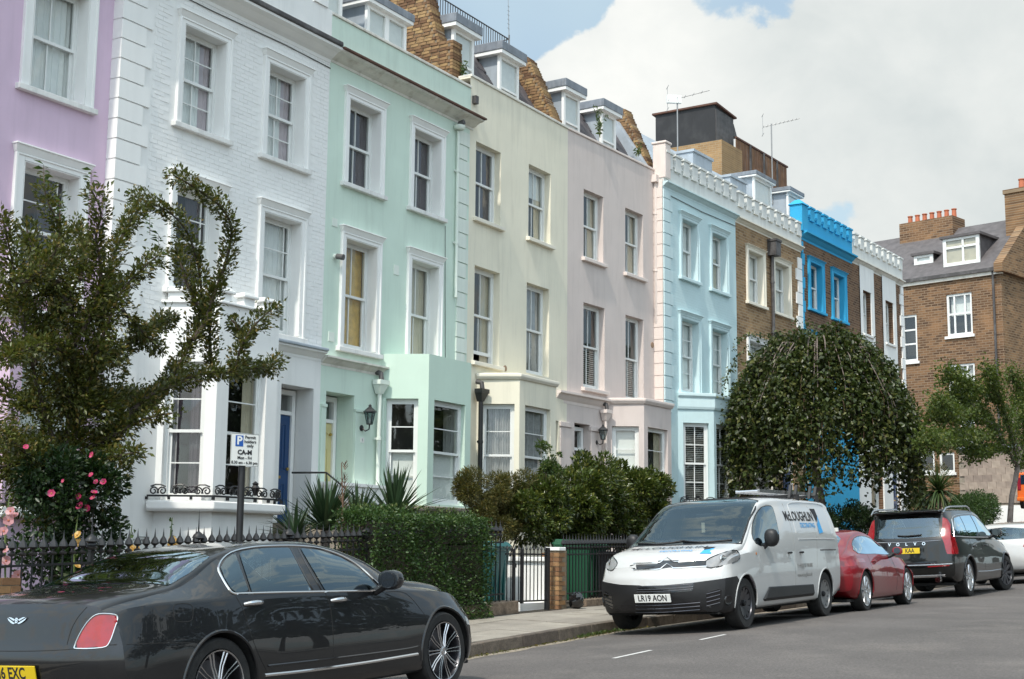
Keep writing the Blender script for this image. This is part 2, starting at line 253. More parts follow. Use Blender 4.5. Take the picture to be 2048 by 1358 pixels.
# ------------------------------------------------------------------ mesh helpers
class MB:
    def __init__(s, T=None): s.v, s.f, s.T = [], [], T
    def p(s, co):
        co = Vector(co)
        if s.T is not None: co = s.T @ co
        s.v.append(co[:]); return len(s.v)-1
    def poly(s, pts): s.f.append([s.p(q) for q in pts])
    def hexa(s, q):                                    # 4 bottom points then the 4 above them
        i = [s.p(c) for c in q]
        for a in ((0, 3, 2, 1), (4, 5, 6, 7), (0, 1, 5, 4), (1, 2, 6, 5), (2, 3, 7, 6), (3, 0, 4, 7)): s.f.append([i[k] for k in a])
    def box(s, x0, x1, y0, y1, z0, z1):
        s.hexa([(x0, y0, z0), (x1, y0, z0), (x1, y1, z0), (x0, y1, z0), (x0, y0, z1), (x1, y0, z1), (x1, y1, z1), (x0, y1, z1)])
    def prism(s, pts, d):                              # planar polygon swept by vector d
        d = Vector(d); a = [s.p(q) for q in pts]; b = [s.p(Vector(q)+d) for q in pts]; n = len(pts)
        s.f.append(a[::-1]); s.f.append(b)
        for i in range(n): s.f.append([a[i], a[(i+1) % n], b[(i+1) % n], b[i]])
    def extr(s, prof, x0, x1): s.prism([(x0, y, z) for y, z in prof], (x1-x0, 0, 0))
    def sweep(s, prof, path, closed=False):            # profile (out, z) swept along a plan polyline, 'out' is to its right
        n = len(path); rings = []
        for i, (x, y) in enumerate(path):
            a = path[i-1] if (i > 0 or closed) else None; b = path[(i+1) % n] if (i < n-1 or closed) else None
            def nrm(p, q): d = Vector((q[0]-p[0], q[1]-p[1])).normalized(); return Vector((d.y, -d.x))
            if a is None: m = nrm((x, y), b)
            elif b is None: m = nrm(a, (x, y))
            else:
                n1, n2 = nrm(a, (x, y)), nrm((x, y), b); m = (n1+n2); m = m/max(.2, m.dot(n1))
            rings.append([s.p((x+m.x*o, y+m.y*o, z)) for o, z in prof])
        k = len(prof)
        for i in range(n if closed else n-1):
            r0, r1 = rings[i], rings[(i+1) % n]
            for j in range(k): s.f.append([r0[j], r1[j], r1[(j+1) % k], r0[(j+1) % k]])
        if not closed: s.f.append(rings[0]); s.f.append(rings[-1][::-1])
    def tube(s, pts, r, n=6, cap=True):
        pts = [Vector(p) for p in pts]; rr = r if isinstance(r, (list, tuple)) else [r]*len(pts); rings = []; ref = None
        for i, p in enumerate(pts):
            d = (pts[min(i+1, len(pts)-1)]-pts[max(i-1, 0)])
            d = d.normalized() if d.length > 1e-9 else Vector((0, 0, 1))
            if ref is None: ref = d.orthogonal().normalized()
            ref = (ref-d*ref.dot(d)); ref = ref.normalized() if ref.length > 1e-6 else d.orthogonal().normalized()
            b = d.cross(ref)
            rings.append([s.p(p+(ref*math.cos(2*math.pi*k/n)+b*math.sin(2*math.pi*k/n))*rr[i]) for k in range(n)])
        for a, b in zip(rings, rings[1:]):
            for k in range(n): s.f.append([a[k], a[(k+1) % n], b[(k+1) % n], b[k]])
        if cap: s.f.append(rings[0][::-1]); s.f.append(rings[-1])
    def lathe(s, prof, n=16, o=(0, 0, 0), axis='z', cap=True):
        o = Vector(o); rings = []
        for r, h in prof:
            ring = []
            for k in range(n):
                c, t = math.cos(2*math.pi*k/n)*r, math.sin(2*math.pi*k/n)*r
                ring.append(s.p(o+(Vector((c, t, h)) if axis == 'z' else Vector((c, h, t)) if axis == 'y' else Vector((h, c, t)))))
            rings.append(ring)
        for a, b in zip(rings, rings[1:]):
            for k in range(n): s.f.append([a[k], a[(k+1) % n], b[(k+1) % n], b[k]])
        if cap and prof[0][0] > 1e-6: s.f.append(rings[0][::-1])
        if cap and prof[-1][0] > 1e-6: s.f.append(rings[-1])
    def frame(s, x0, x1, z0, z1, y0, y1, b):           # rectangular frame in the x-z plane, b = (left, right, bottom, top)
        s.box(x0, x0+b[0], y0, y1, z0, z1); s.box(x1-b[1], x1, y0, y1, z0, z1)
        if b[2]: s.box(x0+b[0], x1-b[1], y0, y1, z0, z0+b[2])
        if b[3]: s.box(x0+b[0], x1-b[1], y0, y1, z1-b[3], z1)
    def mesh(s, name, mat, smooth=False):
        me = bpy.data.meshes.new(name); me.from_pydata(s.v, [], s.f); me.materials.append(M_[mat] if isinstance(mat, str) else mat)
        bm = bmesh.new(); bm.from_mesh(me); bmesh.ops.recalc_face_normals(bm, faces=bm.faces); bm.to_mesh(me); bm.free()
        if smooth:
            me.polygons.foreach_set("use_smooth", [True]*len(me.polygons))
            me.set_sharp_from_angle(angle=R_(smooth if smooth is not True else 40))
        return me
    def build(s, name, mat, parent=None, smooth=False, loc=None, bevel=0):
        o = bpy.data.objects.new(name, s.mesh(name, mat, smooth)); COL.objects.link(o); o.parent = parent
        if loc is not None: o.location = loc
        if bevel:
            b = o.modifiers.new("bevel", 'BEVEL'); b.width = bevel; b.segments = 2; b.limit_method = 'ANGLE'
        return o
def thing(name, label, cat, loc=(0, 0, 0), rz=0, group=None):
    o = bpy.data.objects.new(name, None); COL.objects.link(o); o.empty_display_size = .3
    o.location = loc; o.rotation_euler = (0, 0, rz); o['label'] = label; o['category'] = cat
    if group: o['group'] = group
    return o
def tag(o, label, cat, group=None):
    o['label'] = label; o['category'] = cat
    if group: o['group'] = group
    return o
def struct(o): o['kind'] = 'structure'; return o
def inst(name, me, parent, loc, rot=(0, 0, 0), scale=(1, 1, 1)):
    o = bpy.data.objects.new(name, me); COL.objects.link(o); o.parent = parent; o.location = loc; o.rotation_euler = rot; o.scale = scale; return o
def textmesh(name, txt, size, mat, parent, M, extrude=.001, sx=1.0, bold=0, align='CENTER'):
    """lettering in the local x-y plane of matrix M (given in the parent's frame)"""
    cu = bpy.data.curves.new(name, 'FONT'); cu.body = txt; cu.size = size; cu.extrude = extrude; cu.align_x = align; cu.align_y = 'CENTER'; cu.offset = bold; cu.resolution_u = 3
    ob = bpy.data.objects.new(name, cu); COL.objects.link(ob)
    dg = bpy.context.evaluated_depsgraph_get(); me = bpy.data.meshes.new_from_object(ob.evaluated_get(dg))
    bpy.data.objects.remove(ob); me.transform(M @ Matrix.Diagonal((sx, 1, 1, 1))); me.materials.clear(); me.materials.append(M_[mat])
    o = bpy.data.objects.new(name, me); COL.objects.link(o); o.parent = parent; return o
def basis(o, x, y):                                   # matrix with given origin, x axis and (approximate) y axis
    x = Vector(x).normalized(); y = Vector(y); z = x.cross(y).normalized(); y = z.cross(x)
    return Matrix(((x.x, y.x, z.x, o[0]), (x.y, y.y, z.y, o[1]), (x.z, y.z, z.z, o[2]), (0, 0, 0, 1)))
def Txy(x, y, ang=0, z=0): return Matrix.Translation((x, y, z)) @ Matrix.Rotation(ang, 4, 'Z')
# ------------------------------------------------------------------ ground, road, pavement
_RX = [-60, 0, 7.8, 11, 14.6, 18.2, 21.5, 23.5, 26, 30, 33, 36, 45, 60, 90, 400]
_RZ = [-2.6, -1.56, -1.31, -1.20, -1.055, -.915, -.85, -.815, -.77, -.68, -.59, -.49, -.22, .22, .8, 2.0]
def zr(X): return float(np.interp(X, _RX, _RZ))
def sh(X): return -max(0.0, X-29.0)*.0524            # the street bends a little to the right beyond here
_CY = [-60, -14, -3.4, -2.0, 1, 4.5, 7.1, 9.2]; _CZ = [.0, .0, .0, -.10, .0, .03, 0, -.13]
def zroad(X, Y): return zr(X) + float(np.interp(Y-sh(X), _CY, _CZ))
KERB, RAILY = 9.2, 11.0
def zpave(X, Y): return zr(X) + .02 + (Y-sh(X)-KERB)*.022
def sheet(name, xs, ys, zf, mat, yshift=True):
    b = MB(); idx = {}
    for i, x in enumerate(xs):
        for j, y in enumerate(ys):
            yy = y+(sh(x) if yshift else 0); idx[i, j] = b.p((x, yy, zf(x, yy)))
    for i in range(len(xs)-1):
        for j in range(len(ys)-1): b.f.append([idx[i, j], idx[i+1, j], idx[i+1, j+1], idx[i, j+1]])
    return struct(b.build(name, mat))
sheet('terrain', [-600, -200, -60, 0, 30, 60, 90, 200, 700], [-700, -200, -60, 0, 30, 90, 300, 800], lambda x, y: zr(x)-.35, 'terrain', False)
xs = list(np.arange(-40, 76, 1.0))
sheet('road', xs, [-3.0, -2, -.5, 1, 2.75, 4.5, 5.8, 7.1, 8.2, 9.2], zroad, 'asphalt')
pave = sheet('pavement', xs, [KERB+.13, KERB+.7, KERB+1.3, RAILY+.02], lambda x, y: zpave(x, y)-.022, 'concrete')
pave_far = sheet('far_pavement', xs, [-6, -4, -3.15], lambda x, y: zr(x)+.03, 'paving')
sheet('front_garden', xs, [RAILY-.02, 12, 14, 16, 18], lambda x, y: zr(x)+.065, 'soil')
# kerb stones: each a stone of its own under the pavement
x = 3.0; random.seed(3)
while x < 60:
    l = random.uniform(.86, .96); b = MB(); a, c = x+.004, x+l-.004; t = random.uniform(-.004, .006)
    def q(X, Y, dz): return (X, Y+sh(X), dz)
    z0, z1 = zr(a)+.022+t, zr(c)+.022+t
    b.hexa([q(a, KERB-.012, z0-.4), q(c, KERB-.012, z1-.4), q(c, KERB+.13, z1-.4), q(a, KERB+.13, z0-.4), q(a, KERB+.008, z0), q(c, KERB+.008, z1), q(c, KERB+.13, z1), q(a, KERB+.13, z0)])
    b.build('kerb_stone', 'kerb_stone', pave, bevel=.012 if x < 30 else 0); x += l
# paving slabs
for row, (ya, yb) in enumerate(((KERB+.135, KERB+.74), (KERB+.745, KERB+1.345), (KERB+1.35, RAILY))):
    x = 6.0+row*.37
    while x < 46:
        l = random.choice((.6, .75, .9, .9)); b = MB(); a, c = x+.005, x+l-.005; t = random.uniform(-.003, .004)
        P = [(a, ya), (c, ya), (c, yb), (a, yb)]; P = [(X, Y+sh(X)) for X, Y in P]
        b.hexa([(X, Y, zpave(X, Y)-.05) for X, Y in P]+[(X, Y, zpave(X, Y)+t) for X, Y in P]); b.build('paving_slab', 'paving', pave); x += l
# grit and leaf litter along the gutter
b = MB(); xs2 = np.arange(4, 40, .25); pr = None
for X in xs2:
    wd = .12+.12*random.random(); cur = [b.p((X, KERB-.02+sh(X), zroad(X, KERB-.02)+.007)), b.p((X, KERB-.02-wd+sh(X), zroad(X, KERB-wd)+.005))]
    if pr: b.f.append([pr[0], cur[0], cur[1], pr[1]])
    pr = cur
struct(b.build('gutter_grit', 'grit'))
def marking(name, x0, x1, Y, wd):
    b = MB()
    for a in np.arange(x0, x1-.01, .3):
        c = min(a+.3, x1); P = [(a, Y-wd/2), (c, Y-wd/2), (c, Y+wd/2), (a, Y+wd/2)]
        b.poly([(X, y+sh(X), zroad(X, y)+.004) for X, y in P])
    return struct(b.build(name, 'road_paint'))
marking('parking_bay_line', 14.05, 15.0, 7.05, .05); marking('parking_bay_line', 16.4, 17.2, 7.05, .05)
# ------------------------------------------------------------------ house kit (local frame: x along the facade, y into the house, z absolute)
def wallgrid(b, x0, x1, z0, z1, ops, y=0.0, depth=.3, thick=0.0):
    xs = sorted({x0, x1, *[o[0] for o in ops], *[o[1] for o in ops]}); zs = sorted({z0, z1, *[o[2] for o in ops], *[o[3] for o in ops]})
    xs = [x for x in xs if x0-1e-6 <= x <= x1+1e-6]; zs = [z for z in zs if z0-1e-6 <= z <= z1+1e-6]
    for xa, xb in zip(xs, xs[1:]):
        for za, zb in zip(zs, zs[1:]):
            cx, cz = (xa+xb)/2, (za+zb)/2
            if any(o[0] < cx < o[1] and o[2] < cz < o[3] for o in ops): continue
            b.poly([(xa, y, za), (xb, y, za), (xb, y, zb), (xa, y, zb)])
    for xa, xb, za, zb in ops:
        zt = min(zb, z1)
        b.poly([(xa, y, za), (xa, y+depth, za), (xa, y+depth, zt), (xa, y, zt)]); b.poly([(xb, y, za), (xb, y, zt), (xb, y+depth, zt), (xb, y+depth, za)])
        b.poly([(xa, y, zt), (xb, y, zt), (xb, y+depth, zt), (xa, y+depth, zt)]); b.poly([(xa, y, za), (xb, y, za), (xb, y+depth, za), (xa, y+depth, za)])
def curtain(T, kind, w, h, parent, yb):
    """what hangs behind the glass; x 0..w, z 0..h"""
    def pleat(x0, x1, z0, z1, mat, n=9, amp=.018):
        b = MB(T); k = max(4, int((x1-x0)/w*n*4)); top = []; bot = []
        for i in range(k+1):
            x = x0+(x1-x0)*i/k; y = yb+amp*math.sin(i*1.7)+amp*.5*math.sin(i*.6+x); top.append(b.p((x, y, z1))); bot.append(b.p((x, y, z0)))
        for i in range(k): b.f.append([bot[i], bot[i+1], top[i+1], top[i]])
        b.build('curtain', mat, parent, True)
    def blind(x0, x1, z0, z1, mat): b = MB(T); b.box(x0, x1, yb-.004, yb+.004, z0, z1); b.build('roller_blind', mat, parent)
    if kind == 'net': pleat(.04, w-.04, .03, h-.02, 'net')
    elif kind == 'netlilac': pleat(.04, w*.72, .03, h-.02, 'net'); pleat(w*.72, w-.03, .03, h-.02, 'curtain_lilac')
    elif kind == 'ochre': blind(.05, w-.05, .04, h-.02, 'curtain_ochre')
    elif kind == 'ochre2': blind(.05, w-.05, h*.5, h-.02, 'curtain_cream'); pleat(.04, w*.55, .03, h*.5, 'curtain_ochre'); pleat(w*.62, w-.03, .03, h*.9, 'curtain_cream')
    elif kind == 'greyside': pleat(.03, w*.3, .03, h-.02, 'curtain_grey'); pleat(w*.66, w-.03, .03, h-.02, 'curtain_cream')
    elif kind == 'brownside': pleat(w*.55, w-.03, .03, h-.02, 'curtain_dark'); pleat(.03, w*.25, .03, h-.02, 'curtain_grey')
    elif kind == 'half': blind(.03, w-.03, .03, h*.49, 'blind_white')
    elif kind == 'halftop': blind(.03, w-.03, h*.62, h-.02, 'net'); pleat(w*.7, w-.03, .03, h*.62, 'curtain_cream')
    elif kind == 'blind': blind(.03, w-.03, .03, h-.03, 'blind_white')
    elif kind == 'grey': pleat(.03, w-.03, .03, h-.02, 'curtain_grey', 12, .03)
    elif kind == 'slats' or kind == 'halfslats':
        b = MB(T); b.box(.05, w-.05, yb-.022, yb+.022, -.003, .003); me = b.mesh('slat', 'blind_white'); z = .06; top = h*(.49 if kind == 'halfslats' else 1)-.04
        while z < top:
            o = inst('blind_slat', me, parent, T.to_3x3() @ Vector((0, 0, z)), (0, 0, 0)); z += .052
def sash_window(H, T, w, h, parent=None, style='arch', panes=(2, 1), rec=.20, cur='net', sill=True, trim='white_trim', frame='sash_white', open_=0.0, arch=.13, head=.20, name='window', margin=False, meet=.5):
    """sash window filling an opening w x h; T maps opening frame (x right, y inwards, z up) into the house frame"""
    b = MB(T); b.frame(0, w, 0, h, rec, rec+.10, (.055, .055, .05, .05)); win = b.build(name, frame, parent or H)
    sub = win if parent is None else parent
    zm = h*meet
    for k, (za, zb, y) in enumerate(((zm-.02, h-.05, rec+.012), (.05+open_, zm+.025+open_*.0, rec+.052))):
        b = MB(T); x0, x1 = .055, w-.055; b.frame(x0, x1, za, zb, y, y+.036, (.045, .045, .05 if k == 0 else .075, .05 if k == 0 else .045))
        gx0, gx1, gz0, gz1 = x0+.045, x1-.045, za+(.05 if k == 0 else .075), zb-(.05 if k == 0 else .045)
        if margin: xsb = [gx0+.11, gx1-.11]; zsb = [(gz0+gz1)/2] if panes[1] > 1 else []
        else: xsb = [gx0+(gx1-gx0)*i/panes[0] for i in range(1, panes[0])]; zsb = [gz0+(gz1-gz0)*i/panes[1] for i in range(1, panes[1])]
        for xb in xsb: b.box(xb-.011, xb+.011, y+.004, y+.032, gz0, gz1)
        for zb_ in zsb: b.box(gx0, gx1, y+.006, y+.030, zb_-.010, zb_+.010)
        b.build('sash', frame, sub)
        for xa, xc in zip([gx0]+xsb, xsb+[gx1]):
            for zc, zd in zip([gz0]+zsb, zsb+[gz1]):
                g = MB(T); tl = RNG.normal(0, .0016, 4); yy = y+.018
                g.poly([(xa, yy+tl[0], zc), (xc, yy+tl[1], zc), (xc, yy+tl[2], zd), (xa, yy+tl[3], zd)]); g.build('pane', 'glass', sub)
    if cur: curtain(T, cur, w, h, sub, rec+.125)
    if sill:
        b = MB(T); e = arch+.06 if style == 'arch' else .10
        b.hexa([(-e, -.10, -.105), (w+e, -.10, -.105), (w+e, rec+.02, -.10), (-e, rec+.02, -.10), (-e, -.10, -.02), (w+e, -.10, -.02), (w+e, rec+.02, .012), (-e, rec+.02, .012)]); b.build('sill', 'sill_white' if trim == 'white_trim' else trim, sub, bevel=.008)
    if style == 'arch':
        b = MB(T); a = arch; zt = h+.10
        b.frame(-a, w+a, -.02, zt, -.045, .06, (a-.004, a-.004, 0, .096)); b.frame(-a-.001, w+a+.001, -.021, zt+.001, -.062, -.04, (.045, .045, 0, .03)); b.box(.002, .016, -.043, rec, .014, h-.002); b.box(w-.016, w-.002, -.043, rec, .014, h-.002); b.box(.016, w-.016, -.043, rec, h-.016, h-.002)
        b.hexa([(-a-.005, -.055, zt), (w+a+.005, -.055, zt), (w+a+.005, .02, zt), (-a-.005, .02, zt), (-a-.04, -.105, zt+head*.5), (w+a+.04, -.105, zt+head*.5), (w+a+.04, .02, zt+head*.5), (-a-.04, .02, zt+head*.5)])
        b.box(-a-.05, w+a+.05, -.12, .02, zt+head*.5, zt+head*.62)
        b.build('architrave', trim, sub, bevel=.006)
    return win
def cornice(H, prof, x0, x1, mat, name='cornice', bevel=0, ret=True):
    b = MB(); b.extr(prof, x0, x1); return b.build(name, mat, H, bevel=bevel)
def quoins(H, x0, z0, z1, long, short, mat, side=1, hgt=.33, proud=.03, left=0.0):
    """alternating corner blocks; side 1: blocks grow to the right of x0; left: depth of the return face"""
    z, k = z0, 0
    me = {}
    while z < z1-.1:
        l = long if k % 2 else short; zt = min(z+hgt, z1)
        key = (k % 2, round(zt-z, 3))
        if key not in me:
            b = MB(); xa, xb = (0, l) if side > 0 else (-l, 0)
            b.box(xa-(.012 if left else 0), xb, -proud, left if left else .02, .012, zt-z-.012); me[key] = b.mesh('quoin_block', mat)
        o = inst('quoin_block', me[key], H, (x0, 0, z)); z += hgt; k += 1
def bay(H, xw0, xf0, xf1, xw1, dep, z0, z1, lint, sillz, mats, wins, wcant=.62, wfront=1.12, coping=None, name='bay', panes=(1, 2), rec=.1, sideo=None, cants=(1, 1)):
    """canted bay: plan wall-left, front-left, front-right, wall-right. wins: curtains for left cant, front, right cant"""
    P = [(xw0, 0), (xf0, -dep), (xf1, -dep), (xw1, 0)]
    b = MB(); W = []
    for k in range(3):
        (xa, ya), (xb, yb) = P[k], P[k+1]; L = math.hypot(xb-xa, yb-ya); ang = math.atan2(yb-ya, xb-xa); T = Txy(xa, ya, ang)
        ww = (wfront if k == 1 else wcant); off = (L-ww)/2 if sideo is None or k == 1 else sideo
        b.T = T; wallgrid(b, 0, L, z0, z1, [(off, off+ww, sillz, lint)], 0, rec+.12); W.append((T @ Matrix.Translation((off, 0, sillz)), ww))
    b.T = None; b.poly([(x, y, z1-.03) for x, y in P])
    B = b.build(name, mats[0], H)
    b = MB(); b.poly([(xw0+.05, -.02, z0), (xw1-.05, -.02, z0), (xw1-.05, -.02, z1-.1), (xw0+.05, -.02, z1-.1)]); b.poly([(x, y*.98, sillz-.3) for x, y in P]); b.build('dark_room_panel', 'room_dark', B)  # dark sheet across the bay mouth, standing in for the shade of the room
    for (T, ww), c in zip(W, wins):
        if c == 'skip': continue
        sash_window(H, T, ww, lint-sillz, B, 'plain', panes, rec, c, False, mats[1], name='window_frame')
    if coping:
        b = MB(); b.sweep(coping, [(xw0-.02, 0.0)]+P[1:3]+[(xw1+.02, 0.0)]); b.build('coping', mats[1], B, bevel=.01)
    return B, P
def door(H, xa, xb, zb, zt, rec, mat, fan=.42, pan=True, wallm='white_wall'):
    """recessed front door with a fanlight"""
    b = MB(); b.frame(xa, xb, zb, zt, rec-.06, rec+.06, (.09, .09, 0, .09)); b.box(xa+.09, xb-.09, rec-.05, rec+.05, zt-.09-fan-.07, zt-.09-fan); fr = b.build('door_frame', 'white_trim', H)
    b = MB(); b.poly([(xa+.09, rec, zt-.09-fan), (xb-.09, rec, zt-.09-fan), (xb-.09, rec, zt-.09), (xa+.09, rec, zt-.09)]); b.build('fanlight', 'glass', fr)
    b = MB(); b.box(xa+.095, xb-.095, rec-.02, rec+.03, zb, zt-.165-fan); D = b.build('door', mat, H)
    m = (xa+xb)/2; hz = zt-.165-fan
    for (a, c) in ((xa+.2, m-.05), (m+.05, xb-.2)):
        for (e, f) in ((zb+.2, zb+.75), (zb+.95, hz-.15)):
            b = MB(); b.frame(a, c, e, f, rec-.034, rec-.02, (.03, .03, .03, .03)); b.box(a+.06, c-.06, rec-.03, rec-.02, e+.06, f-.06); b.build('panel', mat, D)
    b = MB(); b.lathe([(.0, -.075), (.028, -.07), (.033, -.05), (.015, -.03), (.015, -.02)], 10, (xb-.16, rec, zb+1.0), 'y'); b.build('knob', 'brass', D, True)
    b = MB(); b.box(m-.11, m+.11, rec-.026, rec-.02, zb+.82, zb+.87); b.build('letter_plate', 'brass', D)
def ribbon_scroll(b, cx, cz, r, turns, y, th, sgn=1, a0=0):
    pts = []; n = 14
    for i in range(n+1):
        t = i/n; a = a0+sgn*t*turns*2*math.pi; rr = r*(1-.72*t); pts.append((cx+rr*math.cos(a), y, cz+rr*math.sin(a)))
    b.tube(pts, th, 5)
def iron_cresting(H, path, z, hgt, name='window_guard'):
    """cast-iron scrolled guard standing on the bay sill; path = plan polyline"""
    root = None
    for k, (p, q) in enumerate(zip(path, path[1:])):
        L = math.hypot(q[0]-p[0], q[1]-p[1]); T = Txy(p[0], p[1], math.atan2(q[1]-p[1], q[0]-p[0]), z)
        b = MB(T); b.box(0, L, -.012, .012, .0, .03)
        n = max(2, int(L/.29)); st = L/n
        for i in range(n):
            cx = (i+.5)*st; ribbon_scroll(b, cx-.07, hgt*.45, hgt*.36, 1.35, 0, .013, 1, -.6); ribbon_scroll(b, cx+.07, hgt*.45, hgt*.36, 1.35, 0, .013, -1, math.pi+.6)
            b.tube([(cx-.12, 0, hgt*.8), (cx-.04, 0, hgt*.95), (cx+.04, 0, hgt*.95), (cx+.12, 0, hgt*.8)], .013, 5)
        for i in range(n+1): b.box(i*st-.02, i*st+.02, -.02, .02, -.045, 0)
        if k == len(path)-2 or k == 1:
            b.lathe([(.02, hgt*.3), (.05, hgt*.7), (.075, hgt*.95), (.04, hgt*1.15), (.055, hgt*1.3), (.0, hgt*1.5)], 8, (L*.6, 0, 0))
        o = b.build(name, 'black_iron', H if root is None else root); root = root or o
    return root
def downpipe(H, x, z0, z1, mat, y=-.07, hopper=True, r=.042, jog=None, hm=None):
    b = MB(); pts = [(x, y, z1), (x, y, z0)] if jog is None else [(x, y, z1), (x, y, jog[0]+.25), (x+jog[1], y, jog[0]), (x+jog[1], y, z0)]
    b.tube(pts, r, 10)
    xx = x
    z = z1-.9
    while z > z0+.3:
        if jog and z < jog[0]+.3: xx = x+jog[1]
        b.lathe([(r+.004, -.03), (r+.014, -.03), (r+.014, .03), (r+.004, .03)], 10, (xx, y, z)); b.box(xx-.09, xx+.09, y+.02, y+.035, z-.02, z+.02); z -= 1.6
    P = b.build('downpipe', mat, H, True)
    if hopper:
        b = MB(); w = .14; b.hexa([(x-.05, y-.05, z1-.02), (x+.05, y-.05, z1-.02), (x+.05, y+.07, z1-.02), (x-.05, y+.07, z1-.02), (x-w, y-.11, z1+.16), (x+w, y-.11, z1+.16), (x+w, y+.07, z1+.16), (x-w, y+.07, z1+.16)])
        b.box(x-w-.015, x+w+.015, y-.125, y+.07, z1+.16, z1+.25); b.build('hopper', hm or mat, P)
        b = MB(); b.tube([(x-.02, y+.1, z1+.42), (x-.02, y-.03, z1+.38), (x-.02, y-.05, z1+.24)], .055, 8); b.build('outlet', 'gutter_dark', P, True)
    return P
def wall_lantern(name, label, loc, ang, s=1.0):
    o = thing(name, label, 'lantern', loc, ang)
    b = MB(); b.lathe([(.0, -.0), (.06*s, -.005), (.06*s, -.02), (.02*s, -.05)], 10, (0, 0, -.10*s), 'y'); b.build('backplate', 'black_iron', o, True)
    b = MB(); b.tube([(0, -.03, -.1*s), (0, -.10*s, -.16*s), (0, -.19*s, -.13*s), (0, -.2*s, -.03*s)], .014, 6); b.build('bracket', 'black_iron', o, True)
    c = (0, -.2*s, 0)
    b = MB()
    for k in range(6):
        a = k*math.pi/3; b.tube([(c[0]+.055*s*math.cos(a), c[1]+.055*s*math.sin(a), -.03*s), (c[0]+.105*s*math.cos(a), c[1]+.105*s*math.sin(a), .2*s)], .007, 4)
    b.lathe([(.06*s, -.04*s), (.06*s, -.025*s)], 6, c); b.lathe([(.13*s, .195*s), (.13*s, .21*s), (.08*s, .26*s), (.03*s, .30*s), (.03*s, .33*s), (0, .36*s)], 6, c); b.build('frame', 'black_iron', o)
    b = MB(); b.lathe([(.05*s, -.025*s), (.098*s, .195*s)], 6, c); b.build('glass', 'glass_clear', o)
    b = MB(); b.lathe([(.02*s, -.02*s), (.028*s, .05*s), (0, .1*s)], 8, c); b.build('bulb', 'lamp_lens', o, True)
    return o
def shell(H, w, z0, ztop, mat, dep=9.0, roofz=None, left=True, right=True):
    """party walls, back and flat roof behind the facade"""
    rz = roofz or ztop-.3
    b = MB(); b.poly([(0, .02, rz), (w, .02, rz), (w, dep, rz), (0, dep, rz)]); b.build('roof', 'lead', H)
    b = MB(); b.poly([(0, .005, z0), (0, dep, z0), (0, dep, rz), (0, .005, rz)]); b.poly([(w, .005, z0), (w, dep, z0), (w, dep, rz), (w, .005, rz)]); b.poly([(0, dep, z0), (w, dep, z0), (w, dep, rz), (0, dep, rz)]); b.build('side_walls', mat, H)
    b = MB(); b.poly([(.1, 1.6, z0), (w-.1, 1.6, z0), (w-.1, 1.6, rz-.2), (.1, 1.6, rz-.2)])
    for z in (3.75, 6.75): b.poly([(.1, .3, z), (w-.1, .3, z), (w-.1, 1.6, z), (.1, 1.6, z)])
    b.build('dark_room_panel', 'room_dark', H)
def parapet(H, x0, x1, z0, z1, mat, thick=.3, y=0.0, cop=None, copm=None):
    b = MB(); b.box(x0, x1, y+.001, y+thick, z0, z1-.0); p = b.build('parapet', mat, H)
    if cop: b = MB(); b.box(x0-.0, x1+.0, y-cop[0], y+thick+.03, z1, z1+cop[1]); b.build('coping', copm or mat, p, bevel=.01)
    return p
CORN = lambda z0, z1, d: [(.0, z0), (-.05*d, z0), (-.06*d, z0+.25*(z1-z0)), (-.30*d, z0+.42*(z1-z0)), (-.62*d, z0+.70*(z1-z0)), (-.95*d, z0+.80*(z1-z0)), (-d, z0+.82*(z1-z0)), (-d, z1), (0, z1)]
def merlons(H, x0, x1, z, n, mw, mh, mat, proud=.05, thick=.28, name='merlon', y=0.0, cap=.03):
    st = (x1-x0)/n; b = MB(); b.box(-mw/2, mw/2, -proud, thick, 0, mh); me = b.mesh(name, mat); b = MB(); b.box(-mw/2-.03, mw/2+.03, -proud-.035, thick+.03, mh, mh+.05); mc = b.mesh('merlon_cap', mat)
    for i in range(n):
        o = inst(name, me, H, (x0+(i+.5)*st, y, z)); inst('merlon_cap', mc, o, (0, 0, 0))
# a brick, shared by every brick wall that is built piece by piece
def brick_mesh(l, h, d, mat, ch=.006):
    b = MB(); b.hexa([(-l/2, 0, -h/2), (l/2, 0, -h/2), (l/2, d, -h/2), (-l/2, d, -h/2), (-l/2, 0, h/2), (l/2, 0, h/2), (l/2, d, h/2), (-l/2, d, h/2)]); return b.mesh('brick', mat)

Y0 = 16.5
GRP = 'painted terrace houses'
# ================================================================= house 1: pink
H1 = thing('terraced_house', 'pink rendered terraced house with white window surrounds at the left edge', 'house', (10.2, Y0+.18, 0), 0, GRP)
k1 = (Y0+.18)/Y0; x1 = lambda X: X*k1-10.2
ops = [(x1(13.68), x1(14.74), 6.80*k1, 8.55*k1), (x1(13.68), x1(14.74), 3.78*k1, 5.66*k1), (x1(11.55), x1(12.61), 6.80*k1, 8.55*k1), (x1(11.55), x1(12.61), 3.78*k1, 5.66*k1), (.35, 1.25, .45, 2.85)]
b = MB(); wallgrid(b, 0, 5.30+10.2*(k1-1)+.1, -1.6, 9.2, ops); b.build('wall', 'pink', H1)
shell(H1, 5.34, -1.6, 10.2, 'pink', roofz=9.9)
for i, (xa, xb, za, zb) in enumerate(ops[:4]):
    sash_window(H1, Txy(xa, 0, 0, za), xb-xa, zb-za, None, 'arch', (2, 1) if i in (0, 2) else (2, 2), .2, 'net' if i in (0, 2) else 'brownside', True, margin=(i in (1, 3)), arch=.17, head=.22)
door(H1, .35, 1.25, .45, 2.85, .28, 'door_blue')
cornice(H1, CORN(9.2, 9.5, .3), 0, 5.35, 'white_trim'); parapet(H1, 0, 5.35, 9.5, 10.4, 'pink', cop=(.04, .06), copm='white_trim')
